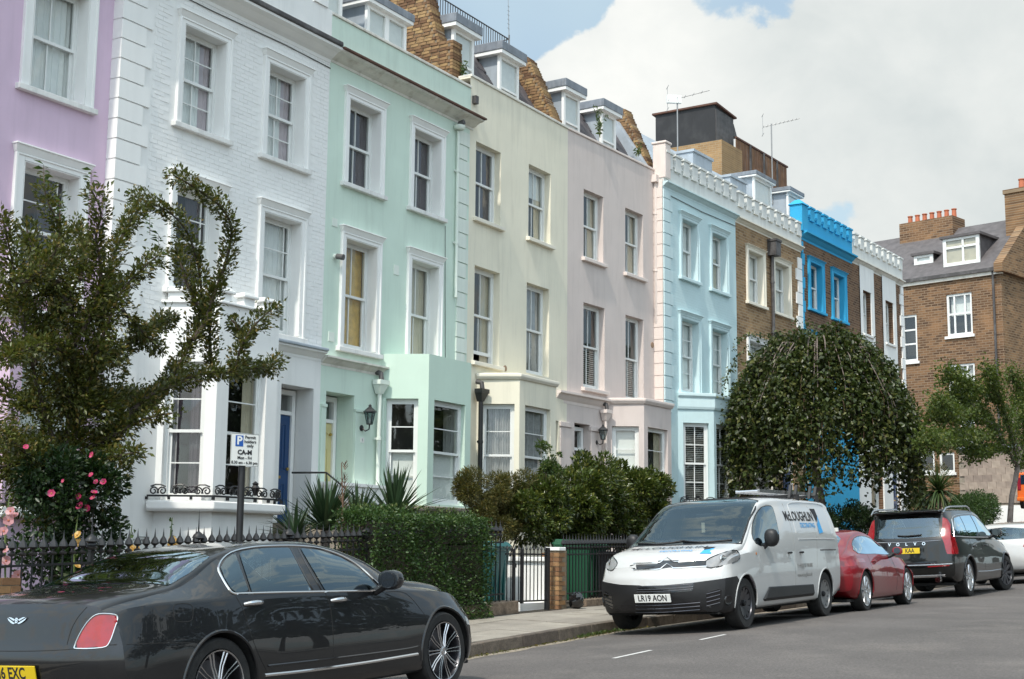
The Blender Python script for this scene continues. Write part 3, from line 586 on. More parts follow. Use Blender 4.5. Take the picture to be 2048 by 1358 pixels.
cornice(H1, CORN(3.25, 3.48, .16), 0, 2.9, 'white_trim', 'string_course')
bx = lambda X: X-10.2
bay(H1, bx(12.72), bx(13.12), bx(14.62), bx(15.05), .86, -1.6, 3.3, 2.85, .62, ('pink', 'white_trim'), ('brownside', 'net', 'net'), wcant=.62, wfront=1.08, coping=[(-.1, 3.2), (.05, 3.2), (.09, 3.28), (.09, 3.36), (-.1, 3.36)], panes=(1, 2))
b = MB(); b.sweep([(-.1, .46), (.15, .46), (.17, .5), (.17, .60), (-.1, .62)], [(bx(12.66), 0.0), (bx(13.10), -.86), (bx(14.64), -.86), (bx(15.10), 0.0)]); b.build('bay_sill', 'white_trim', H1, bevel=.01)
iron_cresting(H1, [(bx(12.6), -.02), (bx(13.06), -.95), (bx(14.68), -.95), (bx(15.16), -.02)], .62, .20)

# ================================================================= house 2: white painted brick
W2 = 5.33; H2 = thing('terraced_house', 'white painted brick terraced house with quoins and crenellated bay window', 'house', (15.44, Y0, 0), 0, GRP)
x2 = lambda X: X-15.44
ops2 = [(x2(16.82), x2(17.86), 7.10, 8.82), (x2(18.98), x2(20.03), 7.10, 8.82), (x2(16.80), x2(17.86), 4.30, 6.05), (x2(18.99), x2(20.05), 3.92, 6.05), (x2(19.66), x2(20.58), .55, 3.03)]
b = MB(); wallgrid(b, 0, W2, -1.6, 9.4, ops2, 0, .3); wall2 = b.build('wall', 'white_wall', H2)
shell(H2, W2, -1.6, 10.4, 'white_wall')
for (xa, xb, za, zb), c, pn in zip(ops2[:4], ('netlilac', 'netlilac', 'brownside', 'net'), ((2, 2), (2, 2), (2, 2), (2, 2))):
    sash_window(H2, Txy(xa, 0, 0, za), xb-xa, zb-za, None, 'arch', pn, .2, c, True, margin=(za < 5))
# painted bricks, laid in courses with recessed joints
BL, BH = .225, .0755
holes = [(xa-.16, xb+.16, za-.13, zb+.27) for xa, xb, za, zb in ops2[:4]]
cells = []; zc = 3.80; r = 0
while zc < 9.36:
    x = .78-(.5 if r % 2 else 0)*BL if r % 2 else .78
    while x < W2-.03:
        a, c = max(x, .72), min(x+BL, W2-.01)
        if c-a > .06 and not any(a < h[1] and c > h[0] and zc+BH > h[2] and zc < h[3] for h in holes) and not (zc < 4.45 and c > x2(16.6) and a < x2(19.1) and zc < 4.35): cells.append((a, c, zc))
        x += BL
    zc += BH; r += 1
full = [q for q in cells if q[1]-q[0] > BL-.01]
near = sorted(full, key=lambda q: (q[0]-.9)**2+(q[2]-7.3)**2)[:300]; ns = set(near)
bme = brick_mesh(BL-.011, BH-.011, .02, 'painted_brick')
for q in near:
    o = inst('brick', bme, H2, ((q[0]+q[1])/2, -.0045+RNG.uniform(-.002, .002), q[2]+BH/2), (RNG.normal(0, .004), 0, RNG.normal(0, .006)))
b = MB()
for q in cells:
    if q in ns: continue
    t = -.0045+RNG.uniform(-.002, .002); b.hexa([(q[0]+.0055, t, q[2]+.0055), (q[1]-.0055, t, q[2]+.0055), (q[1]-.0055, .02, q[2]+.0055), (q[0]+.0055, .02, q[2]+.0055), (q[0]+.0055, t, q[2]+BH-.0055), (q[1]-.0055, t, q[2]+BH-.0055), (q[1]-.0055, .02, q[2]+BH-.0055), (q[0]+.0055, .02, q[2]+BH-.0055)])
o = b.build('brick_courses', 'painted_brick', H2); o['kind'] = 'stuff'
quoins(H2, 0.0, .2, 9.36, .66, .52, 'white_trim', 1, .33, .03, .19)
cornice(H2, CORN(9.36, 9.62, .30), -.05, W2, 'white_trim'); b = MB(); b.box(1.0, W2-.02, -.34, -.02, 9.625, 9.72); b.build('gutter', 'gutter_dark', H2, bevel=.02)
b = MB(); b.tube([(0, -.015, 9.30), (2, -.02, 9.27), (4, -.02, 9.29), (W2, -.015, 9.26)], .009, 5); b.build('cable', 'gutter_dark', H2)
parapet(H2, 0, W2, 9.62, 10.42, 'white_wall', y=-.02); merlons(H2, .1, W2, 10.42, 7, .42, .34, 'white_trim', .05)
cornice(H2, CORN(3.56, 3.74, .15), x2(18.9), W2, 'white_trim', 'string_course'); b = MB(); b.box(x2(18.9), W2, -.19, -.01, 3.742, 3.80); b.build('lead_flashing', 'lead_light', H2, bevel=.015)
B2, P2 = bay(H2, x2(16.64), x2(17.08), x2(18.56), x2(19.0), .83, -1.6, 3.95, 3.06, .83, ('white_wall', 'white_trim'), ('brownside', 'greyside', 'net'), wcant=.66, wfront=.92, panes=(1, 2), rec=.12, sideo=.10)
for (pa, pb, n) in ((P2[0], P2[1], 2), (P2[1], P2[2], 3), (P2[2], P2[3], 2)):     # stepped crenellations of the bay
    L = math.hypot(pb[0]-pa[0], pb[1]-pa[1]); T = Txy(pa[0], pa[1], math.atan2(pb[1]-pa[1], pb[0]-pa[0])); st = L/n
    b = MB(T); b.box(0, L, .002, .16, 3.94, 4.06); b.build('crenel', 'white_wall', B2)
    for i in range(n):
        if n == 3 and i == 0: xa, xb = 0, st*.55
        else: xa, xb = (i+.15)*st, (i+.70)*st
        b = MB(T); b.box(xa, xb, -.0, .16, 4.06, 4.20); b.box(xa-.05, xb+.05, -.05, .19, 4.20, 4.25); b.box(xa-.02, xb+.02, -.02, .17, 4.25, 4.285); b.build('merlon', 'white_trim', B2, bevel=.012)
    b = MB(T); b.box(-.02, L+.02, -.05, .15, 4.02, 4.062); b.build('crenel_sill', 'white_trim', B2, bevel=.01)
b = MB(); b.sweep([(-.1, .66), (.13, .66), (.16, .70), (.16, .815), (-.1, .84)], [(x2(16.52), 0.0), (x2(17.04), -.83), (x2(18.60), -.83), (x2(19.12), 0.0)]); b.build('bay_sill', 'white_trim', H2, bevel=.012)
iron_cresting(H2, [(x2(16.46), -.02), (x2(17.0), -.92), (x2(18.66), -.92), (x2(19.2), -.02)], .885, .20)
door(H2, x2(19.70), x2(20.55), .55, 3.0, .46, 'door_blue', fan=.30)
b = MB(); b.poly([(x2(19.66), .301, .55), (x2(19.66), .8, .55), (x2(19.66), .8, 3.03), (x2(19.66), .301, 3.03)]); b.poly([(x2(20.58), .301, .55), (x2(20.58), .8, .55), (x2(20.58), .8, 3.03), (x2(20.58), .301, 3.03)]); b.poly([(x2(19.66), .301, 3.03), (x2(20.58), .301, 3.03), (x2(20.58), .8, 3.03), (x2(19.66), .8, 3.03)]); b.build('porch_reveal', 'white_wall', H2)
b = MB(); b.box(x2(19.55), x2(20.9), -1.1, .78, -.9, .55)
for i in range(5): b.box(x2(19.6), x2(20.85), -1.1-.28*(i+1), -1.1-.28*i, -1.2, .55-.17*(i+1))
b.build('front_steps', 'concrete', H2)
# iron handrail of the steps
hr = thing('stair_handrail', 'thin black iron handrail beside the steps of the blue front door', 'handrail', (19.62, 15.4, .55))
b = MB(); b.tube([(-.2, .6, .86), (0, 0, .86), (0, -1.3, 0.0), (0, -1.6, -.02)], .018, 6); b.build('rail', 'black_iron', hr, True)
for yy, zt in ((0, .86), (-.72, .39), (-1.3, .0)):
    b = MB(); b.tube([(0, yy, zt), (0, yy, zt-1.0)], .012, 6); b.lathe([(.0, -.06), (.03, -.03), (.03, .03), (0, .06)], 8, (0, yy, zt-.5)); b.build('baluster', 'black_iron', hr, True)

# ================================================================= house 3: mint green
W3 = 5.03; H3 = thing('terraced_house', 'mint green rendered terraced house with square bay and yellow front door', 'house', (20.77, Y0, 0), 0, GRP)
x3 = lambda X: X-20.77
ops3 = [(x3(21.38), x3(22.44), 7.15, 8.84), (x3(23.61), x3(24.64), 7.15, 8.84), (x3(21.38), x3(22.42), 3.93, 6.05), (x3(23.60), x3(24.63), 3.85, 6.05), (x3(20.95), x3(21.82), 1.28, 3.03)]
b = MB(); wallgrid(b, 0, W3, -1.6, 9.45, ops3); b.build('wall', 'mint', H3); shell(H3, W3, -1.6, 10.3, 'mint', roofz=10.0)
for (xa, xb, za, zb), c in zip(ops3[:4], ('brownside', 'brownside', 'ochre', 'ochre2')): sash_window(H3, Txy(xa, 0, 0, za), xb-xa, zb-za, None, 'arch', (2, 1), .2, c, za != 3.85)
cornice(H3, CORN(9.40, 9.60, .30), 0, W3+.12, 'dirty_white'); b = MB(); b.box(0, W3+.16, -.35, -.0, 9.602, 9.64); b.build('gutter_edge', 'rust', H3)
parapet(H3, 0, W3, 9.6, 10.34, 'mint', y=-.02, thick=.32, cop=(.03, .06), copm='dirty_white')
cornice(H3, CORN(3.50, 3.68, .16), 0, x3(22.72), 'dirty_white', 'string_course')
bay(H3, x3(22.66), x3(23.10), x3(24.66), x3(25.1), .85, -1.6, 3.95, 3.06, 1.0, ('mint_bay', 'mint_trim'), ('half', 'half', 'net'), wcant=.64, wfront=1.14, panes=(1, 2), rec=.10, sideo=.12)
b = MB(); b.sweep([(-.1, .86), (.12, .86), (.14, .9), (.14, .95), (-.1, .97)], [(x3(22.5), 0.0), (x3(23.0), -.85), (x3(24.8), -.85), (x3(25.3), 0.0)]); b.build('bay_sill', 'concrete', H3, bevel=.01)
door(H3, x3(20.97), x3(21.80), 1.28, 3.0, .46, 'door_yellow', fan=.34)
b = MB(); b.poly([(x3(20.95), .301, .5), (x3(20.95), .8, .5), (x3(20.95), .8, 3.03), (x3(20.95), .301, 3.03)]); b.poly([(x3(21.82), .301, .5), (x3(21.82), .8, .5), (x3(21.82), .8, 3.03), (x3(21.82), .301, 3.03)]); b.poly([(x3(20.95), .301, 3.03), (x3(21.82), .301, 3.03), (x3(21.82), .8, 3.03), (x3(20.95), .8, 3.03)]); b.build('porch_reveal', 'mint', H3)
for xa in (x3(21.83), x3(20.80)):
    b = MB(); b.box(xa, xa+(.38 if xa > 1 else .13), -.035, .02, 1.3, 2.72); b.box(xa-.01, xa+(.40 if xa > 1 else .14), -.055, .02, 2.72, 2.78); b.build('pilaster', 'mint', H3, bevel=.006)
b = MB(); b.box(x3(20.78), x3(22.6), -.30, .78, -1.2, 1.27); b.box(x3(20.76), x3(22.62), -.33, .78, 1.27, 1.33); b.build('porch_base', 'white_trim', H3)
b = MB(); b.box(x3(22.0), x3(22.11), -.045, -.035, 2.14, 2.24); pl = b.build('number_plate', 'sign_white', H3)
textmesh('numeral', '5', .07, 'ink', pl, basis((x3(22.055), -.046, 2.19), (1, 0, 0), (0, 0, 1)))
downpipe(H3, x3(22.52), .9, 3.15, 'mint_trim', -.09); b = MB(); b.tube([(x3(22.66), -.06, 3.05), (x3(22.66), -.06, .9)], .05, 8); b.build('waste_pipe', 'mint', H3, True)
quoins(H3, x3(25.34), 4.0, 9.35, .42, .34, 'mint_trim', 1, .33, .03)
downpipe(H3, x3(25.24), 5.5, 9.2, 'mint_trim', -.06, False, .035)
b = MB(); b.lathe([(.1, 0), (.13, .04), (.13, .09), (.1, .1)], 12, (x3(25.22), -.1, 9.22)); b.build('rainwater_head', 'mint_trim', H3, True)
b = MB(); b.tube([(x3(25.22), -.22, 9.38), (x3(25.22), -.12, 9.36), (x3(25.22), -.1, 9.3)], .06, 8); b.build('gutter_outlet', 'gutter_dark', H3, True)
b = MB(); b.box(.19, .36, -.012, .01, 3.98, 4.16); b.box(.2, .36, -.012, .01, 6.2, 6.36); b.build('air_vent', 'mint_trim', H3); b = MB(); b.box(2.24, 2.42, -.012, .01, 5.62, 5.82); b.build('air_vent', 'mint_trim', H3)
cc = thing('wall_spotlight', 'small dark wall spotlight beside the ochre window of the mint house', 'spotlight', (21.08, Y0, 5.62))
b = MB(); b.lathe([(.05, 0), (.05, -.03), (.02, -.05)], 10, (0, 0, 0), 'y'); b.build('base', 'mint_trim', cc, True); b = MB(); b.tube([(0, -.06, 0), (.02, -.2, -.03)], [.055, .06], 10); b.build('head', 'gutter_dark', cc, True)
b = MB(); b.tube([(x3(24.86), -.012, 7.0), (x3(24.9), -.012, 5.5), (x3(24.96), -.012, 3.9)], .006, 4); b.build('cable', 'gutter_dark', H3)
wall_lantern('wall_lantern', 'black tapered wall lantern beside the yellow door of the mint house', (22.02, Y0-.03, 2.52), 0, 1.0)
# attic storey behind the parapet
def boxdormer(H, xa, xb, ya, yb, z0, z1, pn, mat='white_trim', roofm='lead', over=.10, slab=.16, glassm='glass', name='dormer', cheek='lead_light', ang=0):
    b = MB(); b.box(xa+.05, xb-.05, ya+.05, yb, z0, z1); D = b.build(name, cheek, H)
    b = MB(); w_ = (xb-xa); b.frame(xa, xb, z0, z1, ya-.02, ya+.05, (.09, .09, .09, .08))
    if pn == 2: b.box(xa+w_/2-.07, xa+w_/2+.07, ya-.02, ya+.05, z0+.09, z1-.08)
    if pn == -1: b.box(xa+.09, xb-.09, ya-.01, ya+.05, z0+(z1-z0)*.42, z0+(z1-z0)*.42+.05)
    b.build('window_frame', mat, D)
    spans = [(xa+.09, xb-.09)] if pn != 2 else [(xa+.09, xa+w_/2-.07), (xa+w_/2+.07, xb-.09)]
    for a, c in spans:
        b = MB(); b.poly([(a, ya+.02, z0+.09), (c, ya+.02, z0+.09), (c, ya+.02, z1-.08), (a, ya+.02, z1-.08)]); b.build('pane', glassm, D)
        b = MB(); b.box(a, c, ya+.045, ya+.049, z0+.09+(z1-z0)*.05, z1-.08); b.build('roller_blind', 'net', D)
    b = MB(); b.box(xa-over, xb+over, ya-over-.03, yb, z1, z1+slab*.45); b.build('fascia', 'white_trim', D); b = MB(); b.box(xa-over-.02, xb+over+.02, ya-over-.05, yb, z1+slab*.45, z1+slab*1.5); b.build('lead_roof', roofm, D, bevel=.01)
    return D
boxdormer(H3, x3(22.85), x3(24.28), .72, 3.0, 10.0, 11.45, 2); boxdormer(H3, x3(20.9), x3(22.0), .72, 3.0, 10.0, 11.9, 1)

# ================================================================= houses 4 and 5
W4 = 4.57; H4 = thing('terraced_house', 'pale cream terraced house with plain sash windows and two lead dormers', 'house', (25.80, Y0, 0), 0, GRP)
x4 = lambda X: X-25.80
ops4 = [(x4(26.07), x4(27.15), 7.46, 9.20), (x4(28.43), x4(29.50), 7.48, 9.26), (x4(26.08), x4(27.16), 4.24, 6.37), (x4(28.38), x4(29.46), 4.24, 6.38), (x4(29.28), x4(29.95), .6, 3.24)]
b = MB(); wallgrid(b, 0, W4, -1.6, 10.62, ops4); b.build('wall', 'cream', H4); shell(H4, W4, -1.6, 10.6, 'cream', roofz=10.4)
for i, ((xa, xb, za, zb), c) in enumerate(zip(ops4[:4], ('brownside', 'halftop', 'greyside', 'grey'))): sash_window(H4, Txy(xa, 0, 0, za), xb-xa, zb-za, None, 'plain', (2, 1), .17, c, i != 3, 'cream_trim', open_=.16 if i == 2 else 0)
parapet(H4, 0, W4, 10.6, 10.63, 'cream', .3, 0, (.035, .06), 'dirty_white')
bay(H4, x4(26.24), x4(26.66), x4(28.30), x4(28.72), .84, -1.6, 3.86, 3.30, 1.05, ('cream', 'cream_trim'), ('grey', 'grey', 'net'), wcant=.72, wfront=1.15, coping=[(-.12, 3.84), (.03, 3.84), (.07, 3.90), (.07, 3.96), (-.12, 4.0)], panes=(1, 2), rec=.10)
downpipe(H4, x4(26.12), -.5, 3.35, 'black_iron', -.18, True, .05)
door(H4, x4(29.30), x4(29.93), .6, 3.2, .24, 'door_blue')
b = MB(); b.lathe([(.0, -.02), (.07, -.015), (.07, 0)], 10, (x4(27.42), -.001, 4.22), 'y'); b.build('air_vent', 'vent_brown', H4, True)
b = MB(); b.box(x4(25.88), x4(26.0), -.10, .02, 10.02, 10.2); b.build('overflow_box', 'gutter_dark', H4)

BX, BY, TH = 30.37, 16.5, R_(-3)
W5 = 5.10; H5 = thing('terraced_house', 'dusky mauve terraced house with a bay window and wall lantern', 'house', (BX, BY, 0), TH, GRP)
ops5 = [(.78, 1.77, 7.50, 9.27), (2.94, 3.93, 7.48, 9.24), (.78, 1.84, 4.20, 6.34), (2.94, 3.93, 4.10, 6.34), (.36, 1.10, .7, 3.27)]
b = MB(); wallgrid(b, 0, W5, -1.6, 10.62, ops5); b.build('wall', 'mauve', H5); shell(H5, W5, -1.6, 10.6, 'mauve', roofz=10.4)
for i, ((xa, xb, za, zb), c) in enumerate(zip(ops5[:4], ('greyside', 'greyside', 'halfslats', 'halfslats'))): sash_window(H5, Txy(xa, 0, 0, za), xb-xa, zb-za, None, 'plain', (2, 1), .17, c, True, 'mauve_trim')
parapet(H5, 0, W5-.1, 10.6, 10.63, 'mauve', .3, 0, (.035, .06), 'mauve_trim')
bay(H5, 1.95, 2.42, 3.92, 4.40, .82, -1.6, 3.92, 3.31, 1.15, ('mauve', 'mauve_trim'), ('blind', 'greyside', 'net'), wcant=.68, wfront=1.10, coping=[(-.12, 3.88), (.03, 3.88), (.08, 3.96), (.08, 4.02), (-.12, 4.05)], panes=(1, 2), rec=.10)
cornice(H5, CORN(3.70, 3.98, .16), -.52, 1.98, 'mauve_trim', 'string_course')
door(H5, .38, 1.08, .7, 3.2, .24, 'gutter_dark')
for xa in (-.35, 1.10): b = MB(); b.box(xa, xa+.5, -.04, .02, .3, 3.12); b.box(xa-.03, xa+.53, -.07, .02, 3.12, 3.24); b.build('pilaster', 'mauve', H5, bevel=.01)
downpipe(H5, 1.72, .5, 3.45, 'mauve_trim', -.1, True, .04)
downpipe(H5, 4.55, 3.9, 10.3, 'mauve_trim', -.06, False, .045, (6.1, .16)); b = MB(); b.box(4.42, 4.66, -.16, .01, 10.28, 10.48); b.build('rainwater_head', 'mauve_trim', H5)
b = MB(); b.lathe([(.0, -.02), (.08, -.015), (.08, 0)], 10, (4.42, -.001, 5.72), 'y'); b.build('air_vent', 'vent_brown', H5, True)
_p = Txy(BX, BY, TH) @ Vector((1.38, -.02, 2.95))
wall_lantern('wall_lantern', 'black hexagonal wall lantern between the mauve porch and its bay window', _p, TH, 1.0)
# mansard roofs, slates laid one by one
def mansard(H, w, dorm, ytop=1.45, z0=10.40, ztop=12.25, y0=.36, slates=True, bmat='slate_far', x0=0.12):
    sl = math.hypot(ytop-y0, ztop-z0); an = math.atan2(ztop-z0, ytop-y0)
    b = MB(); b.prism([(0, y0+.02, z0), (0, ytop+.02, ztop), (0, 7.5, ztop), (0, 7.5, z0)], (w, 0, 0)); rf = b.build('mansard_roof', bmat, H)
    if slates:
        b = MB(); b.hexa([(0, 0, -.012), (.296, 0, -.012), (.296, .30, -.022), (0, .30, -.022), (0, 0, 0), (.296, 0, 0), (.296, .30, -.012), (0, .30, -.012)]); me = b.mesh('slate', 'slate_purple')
        row = 0; d = .0
        while d < sl-.1:
            x = x0+(.15 if row % 2 else 0)
            while x < w-.3:
                if not any(a-.25 < x < c+.02 for a, c in dorm): inst('slate', me, rf, (x, y0+d*math.cos(an)-.012, z0+d*math.sin(an)+.02), (an+RNG.normal(.03, .012), 0, RNG.normal(0, .006)))
                x += .3
            d += .2; row += 1
    return rf
mansard(H4, W4, [(x4(26.1), x4(27.0)), (x4(28.13), x4(29.05))])
for xa, xb in ((26.09, 26.97), (28.13, 29.05)): boxdormer(H4, x4(xa), x4(xb), .68, 2.2, 10.6, 12.0, -1, over=.12, slab=.2)
mansard(H5, W5, [(.85, 1.72), (2.80, 3.70)])
for xa, xb in ((.87, 1.68), (2.82, 3.62)): boxdormer(H5, xa, xb, .68, 2.2, 10.6, 12.0, -1, over=.12, slab=.2)
# brick party walls that stand up between the roofs, built brick by brick
def partywall(label, loc, rz, prof, thick, cap=300, lowpier=None):
    """prof: polygon in (y, z); the bricks are on the left face and on the front edge"""
    o = thing('party_wall', label, 'wall', loc, rz, 'brick party walls between the roofs')
    b = MB(); b.prism([(0, y, z) for y, z in prof], (thick, 0, 0)); b.build('core', 'mortar', o)
    poly = prof
    def inside(y, z):
        c = False; n = len(poly)
        for i in range(n):
            (a, e), (f, g) = poly[i], poly[(i+1) % n]
            if (e > z) != (g > z) and y < (f-a)*(z-e)/(g-e)+a: c = not c
        return c
    ys = [p[0] for p in prof]; zs = [p[1] for p in prof]
    b = MB(); b.box(-.014, .05, .0, .205, .0, .062); me = b.mesh('brick', 'brick_stock'); b = MB(); b.box(-.014, .05, .0, .095, .0, .062); mh = b.mesh('brick', 'brick_stock')
    cnt = 0; z = min(zs)+.01; r = 0; rest = MB()
    bm2 = MB(); bm2.box(.0, thick+.02, -.016, .06, .0, .062); mf = bm2.mesh('brick', 'brick_stock')
    while z < max(zs)-.06:
        yy = min(ys)+(.11 if r % 2 else 0); first = None
        yl = [y for y in np.arange(min(ys)-.02, max(ys), .01) if inside(y, z+.035)]
        if yl:
            y = yl[0]; head = r % 2
            inst('brick', mf, o, (-.012, y-.004+RNG.normal(0, .006), z), (0, 0, RNG.normal(0, .02))); cnt += 1
            y += .07 if head else .0
            y = yl[0]+(.06 if head else .12)
            while y < yl[-1]-.1:
                l = .215 if not (r % 2 and y < yl[0]+.1) else .1
                if cnt < cap: inst('brick', me if l > .15 else mh, o, (RNG.uniform(-.012, .006), y, z+RNG.normal(0, .002)), (RNG.normal(0, .02), 0, RNG.normal(0, .012))); cnt += 1
                else: rest.box(-.012, .02, y, y+l-.01, z, z+.062)
                y += l+.01
        z += .075; r += 1
    if rest.v: q = rest.build('brick_courses', 'brick_stock', o); q['kind'] = 'stuff'
    return o
partywall('raking brown brick party wall between the mint and cream house roofs', (25.62, Y0, 0), 0, [(.38, 10.3), (.38, 11.5), (.72, 11.5), (.80, 11.7), (1.55, 14.2), (2.1, 14.2), (2.1, 10.3)], .36)
partywall('raking brick party wall between the cream and mauve house roofs', (30.2, Y0, 0), 0, [(.35, 10.5), (.30, 10.9), (1.02, 12.55), (1.12, 12.68), (1.5, 12.68), (1.5, 10.5)], .36)
_p = Txy(BX, BY, TH) @ Vector((4.86, 0, 0))
partywall('raking brick party wall between the mauve and pale blue house roofs', _p, TH, [(.35, 10.5), (.30, 10.9), (1.05, 12.6), (1.15, 12.72), (1.5, 12.72), (1.5, 10.5)], .36)
# roof terrace railing on the cream house
rl = thing('roof_railing', 'thin dark iron railing of the roof terrace above the cream house', 'railing', (26.1, 18.3, 12.27))
b = MB(); b.tube([(0, 0, 1.08), (4.35, 0, 1.08), (4.35, 1.6, 1.08)], .018, 6); b.tube([(0, 0, .1), (4.35, 0, .1)], .012, 6); b.build('rail', 'gutter_dark', rl)
b = MB(); b.box(-.008, .008, -.008, .008, 0, 1.08); me = b.mesh('baluster', 'gutter_dark')
for i in range(40): inst('baluster', me, rl, (i*.111, 0, 0))
for i in range(6): inst('baluster', me, rl, (4.35, .25*i, 0))
b = MB(); b.tube([(4.35, 0, 0), (4.35, 0, 1.2)], .022, 6); b.tube([(4.55, -.25, 0), (4.37, 0, .9), (4.15, -.25, 0)], .010, 5); b.build('corner_post', 'gutter_dark', rl)
tf = thing('terrace_screen', 'weathered timber screen behind the roof terrace railing', 'screen', (25.95, 18.9, 12.27), R_(35))
for i in range(9): b = MB(); b.box(i*.14, i*.14+.125, -.015, .015, 0, 1.75+.03*math.sin(i*2)); b.build('plank', 'bark_grey', tf)
an = thing('roof_aerial', 'slender whip aerial standing at the end of the roof terrace railing', 'aerial', (30.35, 18.25, 12.3))
b = MB(); b.tube([(0, 0, 0), (.02, 0, 1.0), (-.05, 0, 2.1)], [.016, .012, .006], 6); b.build('mast', 'steel_grey', an)
for i in range(6): b = MB(); b.tube([(-.03-.05, 0, 1.3+.12*i), (.03, 0, 1.3+.12*i)], .005, 4); b.build('element', 'steel_grey', an)

# ================================================================= houses 6 to 9, stepped forward a little
K6 = .985; O6 = (BX*K6, BY*K6)
def H_far(label, s0): 
    p = Txy(O6[0], O6[1], TH) @ Vector((s0*K6, 0, 0)); return thing('terraced_house', label, 'house', p, TH, GRP)
pm('painted_brick_blue', (.54, .69, .71), .75, var=.05, scale=1.2, spec=.25)
def add_brick_bump(mat, bw=.225, bh=.075):
    m = M_[mat]; N, L = m.node_tree.nodes, m.node_tree.links; P = N["Principled BSDF"]
    tc = N.new("ShaderNodeTexCoord"); sp = N.new("ShaderNodeSeparateXYZ"); cb = N.new("ShaderNodeCombineXYZ"); L.new(tc.outputs["Object"], sp.inputs[0]); L.new(sp.outputs[0], cb.inputs[0]); L.new(sp.outputs[2], cb.inputs[1])
    b = N.new("ShaderNodeTexBrick"); b.inputs["Scale"].default_value = 1; b.inputs["Brick Width"].default_value = bw; b.inputs["Row Height"].default_value = bh; b.inputs["Mortar Size"].default_value = .008; L.new(cb.outputs[0], b.inputs["Vector"])
    iv = N.new("ShaderNodeMath"); iv.operation = 'SUBTRACT'; iv.inputs[0].default_value = 1; L.new(b.outputs["Fac"], iv.inputs[1]); _bump(N, L, P, iv.outputs[0], .5, .006)
add_brick_bump('painted_brick_blue')
def crenellated(H, w, zc0, zc1, ztop, wallm, mat, n, corm=None, mw=.36, proud=.06, dentils=True, d=.16):
    cornice(H, CORN(zc0, zc1, d), 0, w, corm or mat)
    b = MB(); b.box(0, w, -.03, .28, zc1, ztop-.30); p = b.build('parapet', mat, H)
    st = w/n
    b = MB(); b.box(-mw/2, mw/2, -.03-proud, .28, -.12, .30); b.box(-mw/2-.04, mw/2+.04, -.06-proud, .31, .30, .36); me = b.mesh('merlon', mat)
    b = MB(); b.box(-(st-mw)/2+.02, (st-mw)/2-.02, -.07, .29, -.05, .0); ms = b.mesh('crenel_sill', mat)
    for i in range(n):
        inst('merlon', me, p, ((i+.5)*st, 0, ztop-.30))
        if i < n-1: inst('crenel_sill', ms, p, ((i+1)*st, 0, ztop-.30+.03))
    return p
S6 = [5.10, 9.88, 15.08, 19.93, 25.54]
def ops_far(lst, s0): return [((a-s0)*K6, (b_-s0)*K6, za*K6, zb*K6) for a, b_, za, zb in lst]
# house 6
H6 = H_far('pale blue painted brick terraced house with crenellated white parapet', S6[0]); W6 = (S6[1]-S6[0])*K6
o6 = ops_far([(6.20, 7.19, 7.93, 9.62), (8.16, 9.16, 7.90, 9.60), (6.12, 7.22, 4.66, 6.72), (8.08, 9.14, 4.66, 6.70)], S6[0])
b = MB(); wallgrid(b, 0, W6, -1.6, 10.3*K6, o6); b.build('wall', 'painted_brick_blue', H6); shell(H6, W6, -1.6, 10.9, 'sky_blue', roofz=10.6)
for i, (xa, xb, za, zb) in enumerate(o6): sash_window(H6, Txy(xa, 0, 0, za), xb-xa, zb-za, None, 'arch', (2, 1) if i < 2 else (2, 2), .17, 'net' if i != 1 else 'halftop', True, 'sky_trim', arch=.12, head=.16)
crenellated(H6, W6, 10.28*K6, 10.46*K6, 11.30*K6, 'sky_blue', 'crenel_white', 9, 'sky_trim'); b = MB(); b.box(-.02, .30, -.10, .30, 10.4, 11.38); b.box(-.05, .33, -.13, .33, 11.38, 11.45); b.build('end_block', 'mauve_trim', H6, bevel=.02)
quoins(H6, 0, 3.9, 10.1, .52, .40, 'sky_trim', 1, .33, .035); 
b = MB(); b.box(-.03, -.005, .0, .34, 3.6, 10.35); b.build('return_face', 'mauve_trim', H6)
z = 3.9; b = MB(); b.box(-.045, -.01, .0, .33, .012, .318); me = b.mesh('quoin_block', 'mauve_trim')
while z < 10.0: inst('quoin_block', me, H6, (0, 0, z)); z += .33
B6, P6 = bay(H6, .80, 1.55, 2.85, 3.6, .72, -1.6, 4.42, 3.68, 1.45, ('sky_blue', 'sky_trim'), ('slats', 'slats', 'net'), wcant=.74, wfront=1.0, coping=[(-.12, 4.05), (.03, 4.05), (.05, 4.12), (.05, 4.36), (.10, 4.42), (.10, 4.5), (-.12, 4.52)], panes=(2, 2), rec=.1)
iron_cresting(H6, [(.75, -.02), (1.52, -.8), (2.9, -.8), (3.66, -.02)], 1.42, .24)
door(H6, 3.75, 4.5, .6, 3.3, .1, 'door_blue'); b = MB(); b.tube([(.3, -.02, 9.98), (W6*.5, -.02, 9.93), (W6, -.02, 9.97)], .01, 4); b.build('cable', 'gutter_dark', H6)
# house 7
H7 = H_far('yellow stock brick terraced house with white crenellated parapet and black downpipe', S6[1]); W7 = (S6[2]-S6[1])*K6
o7 = ops_far([(10.76, 11.88, 7.92, 9.55), (12.80, 13.96, 7.90, 9.55), (10.72, 11.88, 4.7, 6.68), (12.80, 13.96, 4.7, 6.68), (11.0, 12.3, 1.3, 3.6), (13.2, 14.1, .8, 3.4)], S6[1])
b = MB(); wallgrid(b, 0, W7, -1.6, 10.3*K6, o7); b.build('wall', 'brick_yellow', H7); shell(H7, W7, -1.6, 10.9, 'brick_yellow', roofz=10.6)
for i, (xa, xb, za, zb) in enumerate(o7[:5]): sash_window(H7, Txy(xa, 0, 0, za), xb-xa, zb-za, None, 'arch', (2, 1), .17, ('net', 'net', 'net', 'greyside', 'grey')[i], True, 'cream_trim' if i < 2 else 'white_trim', arch=.15, head=.10)
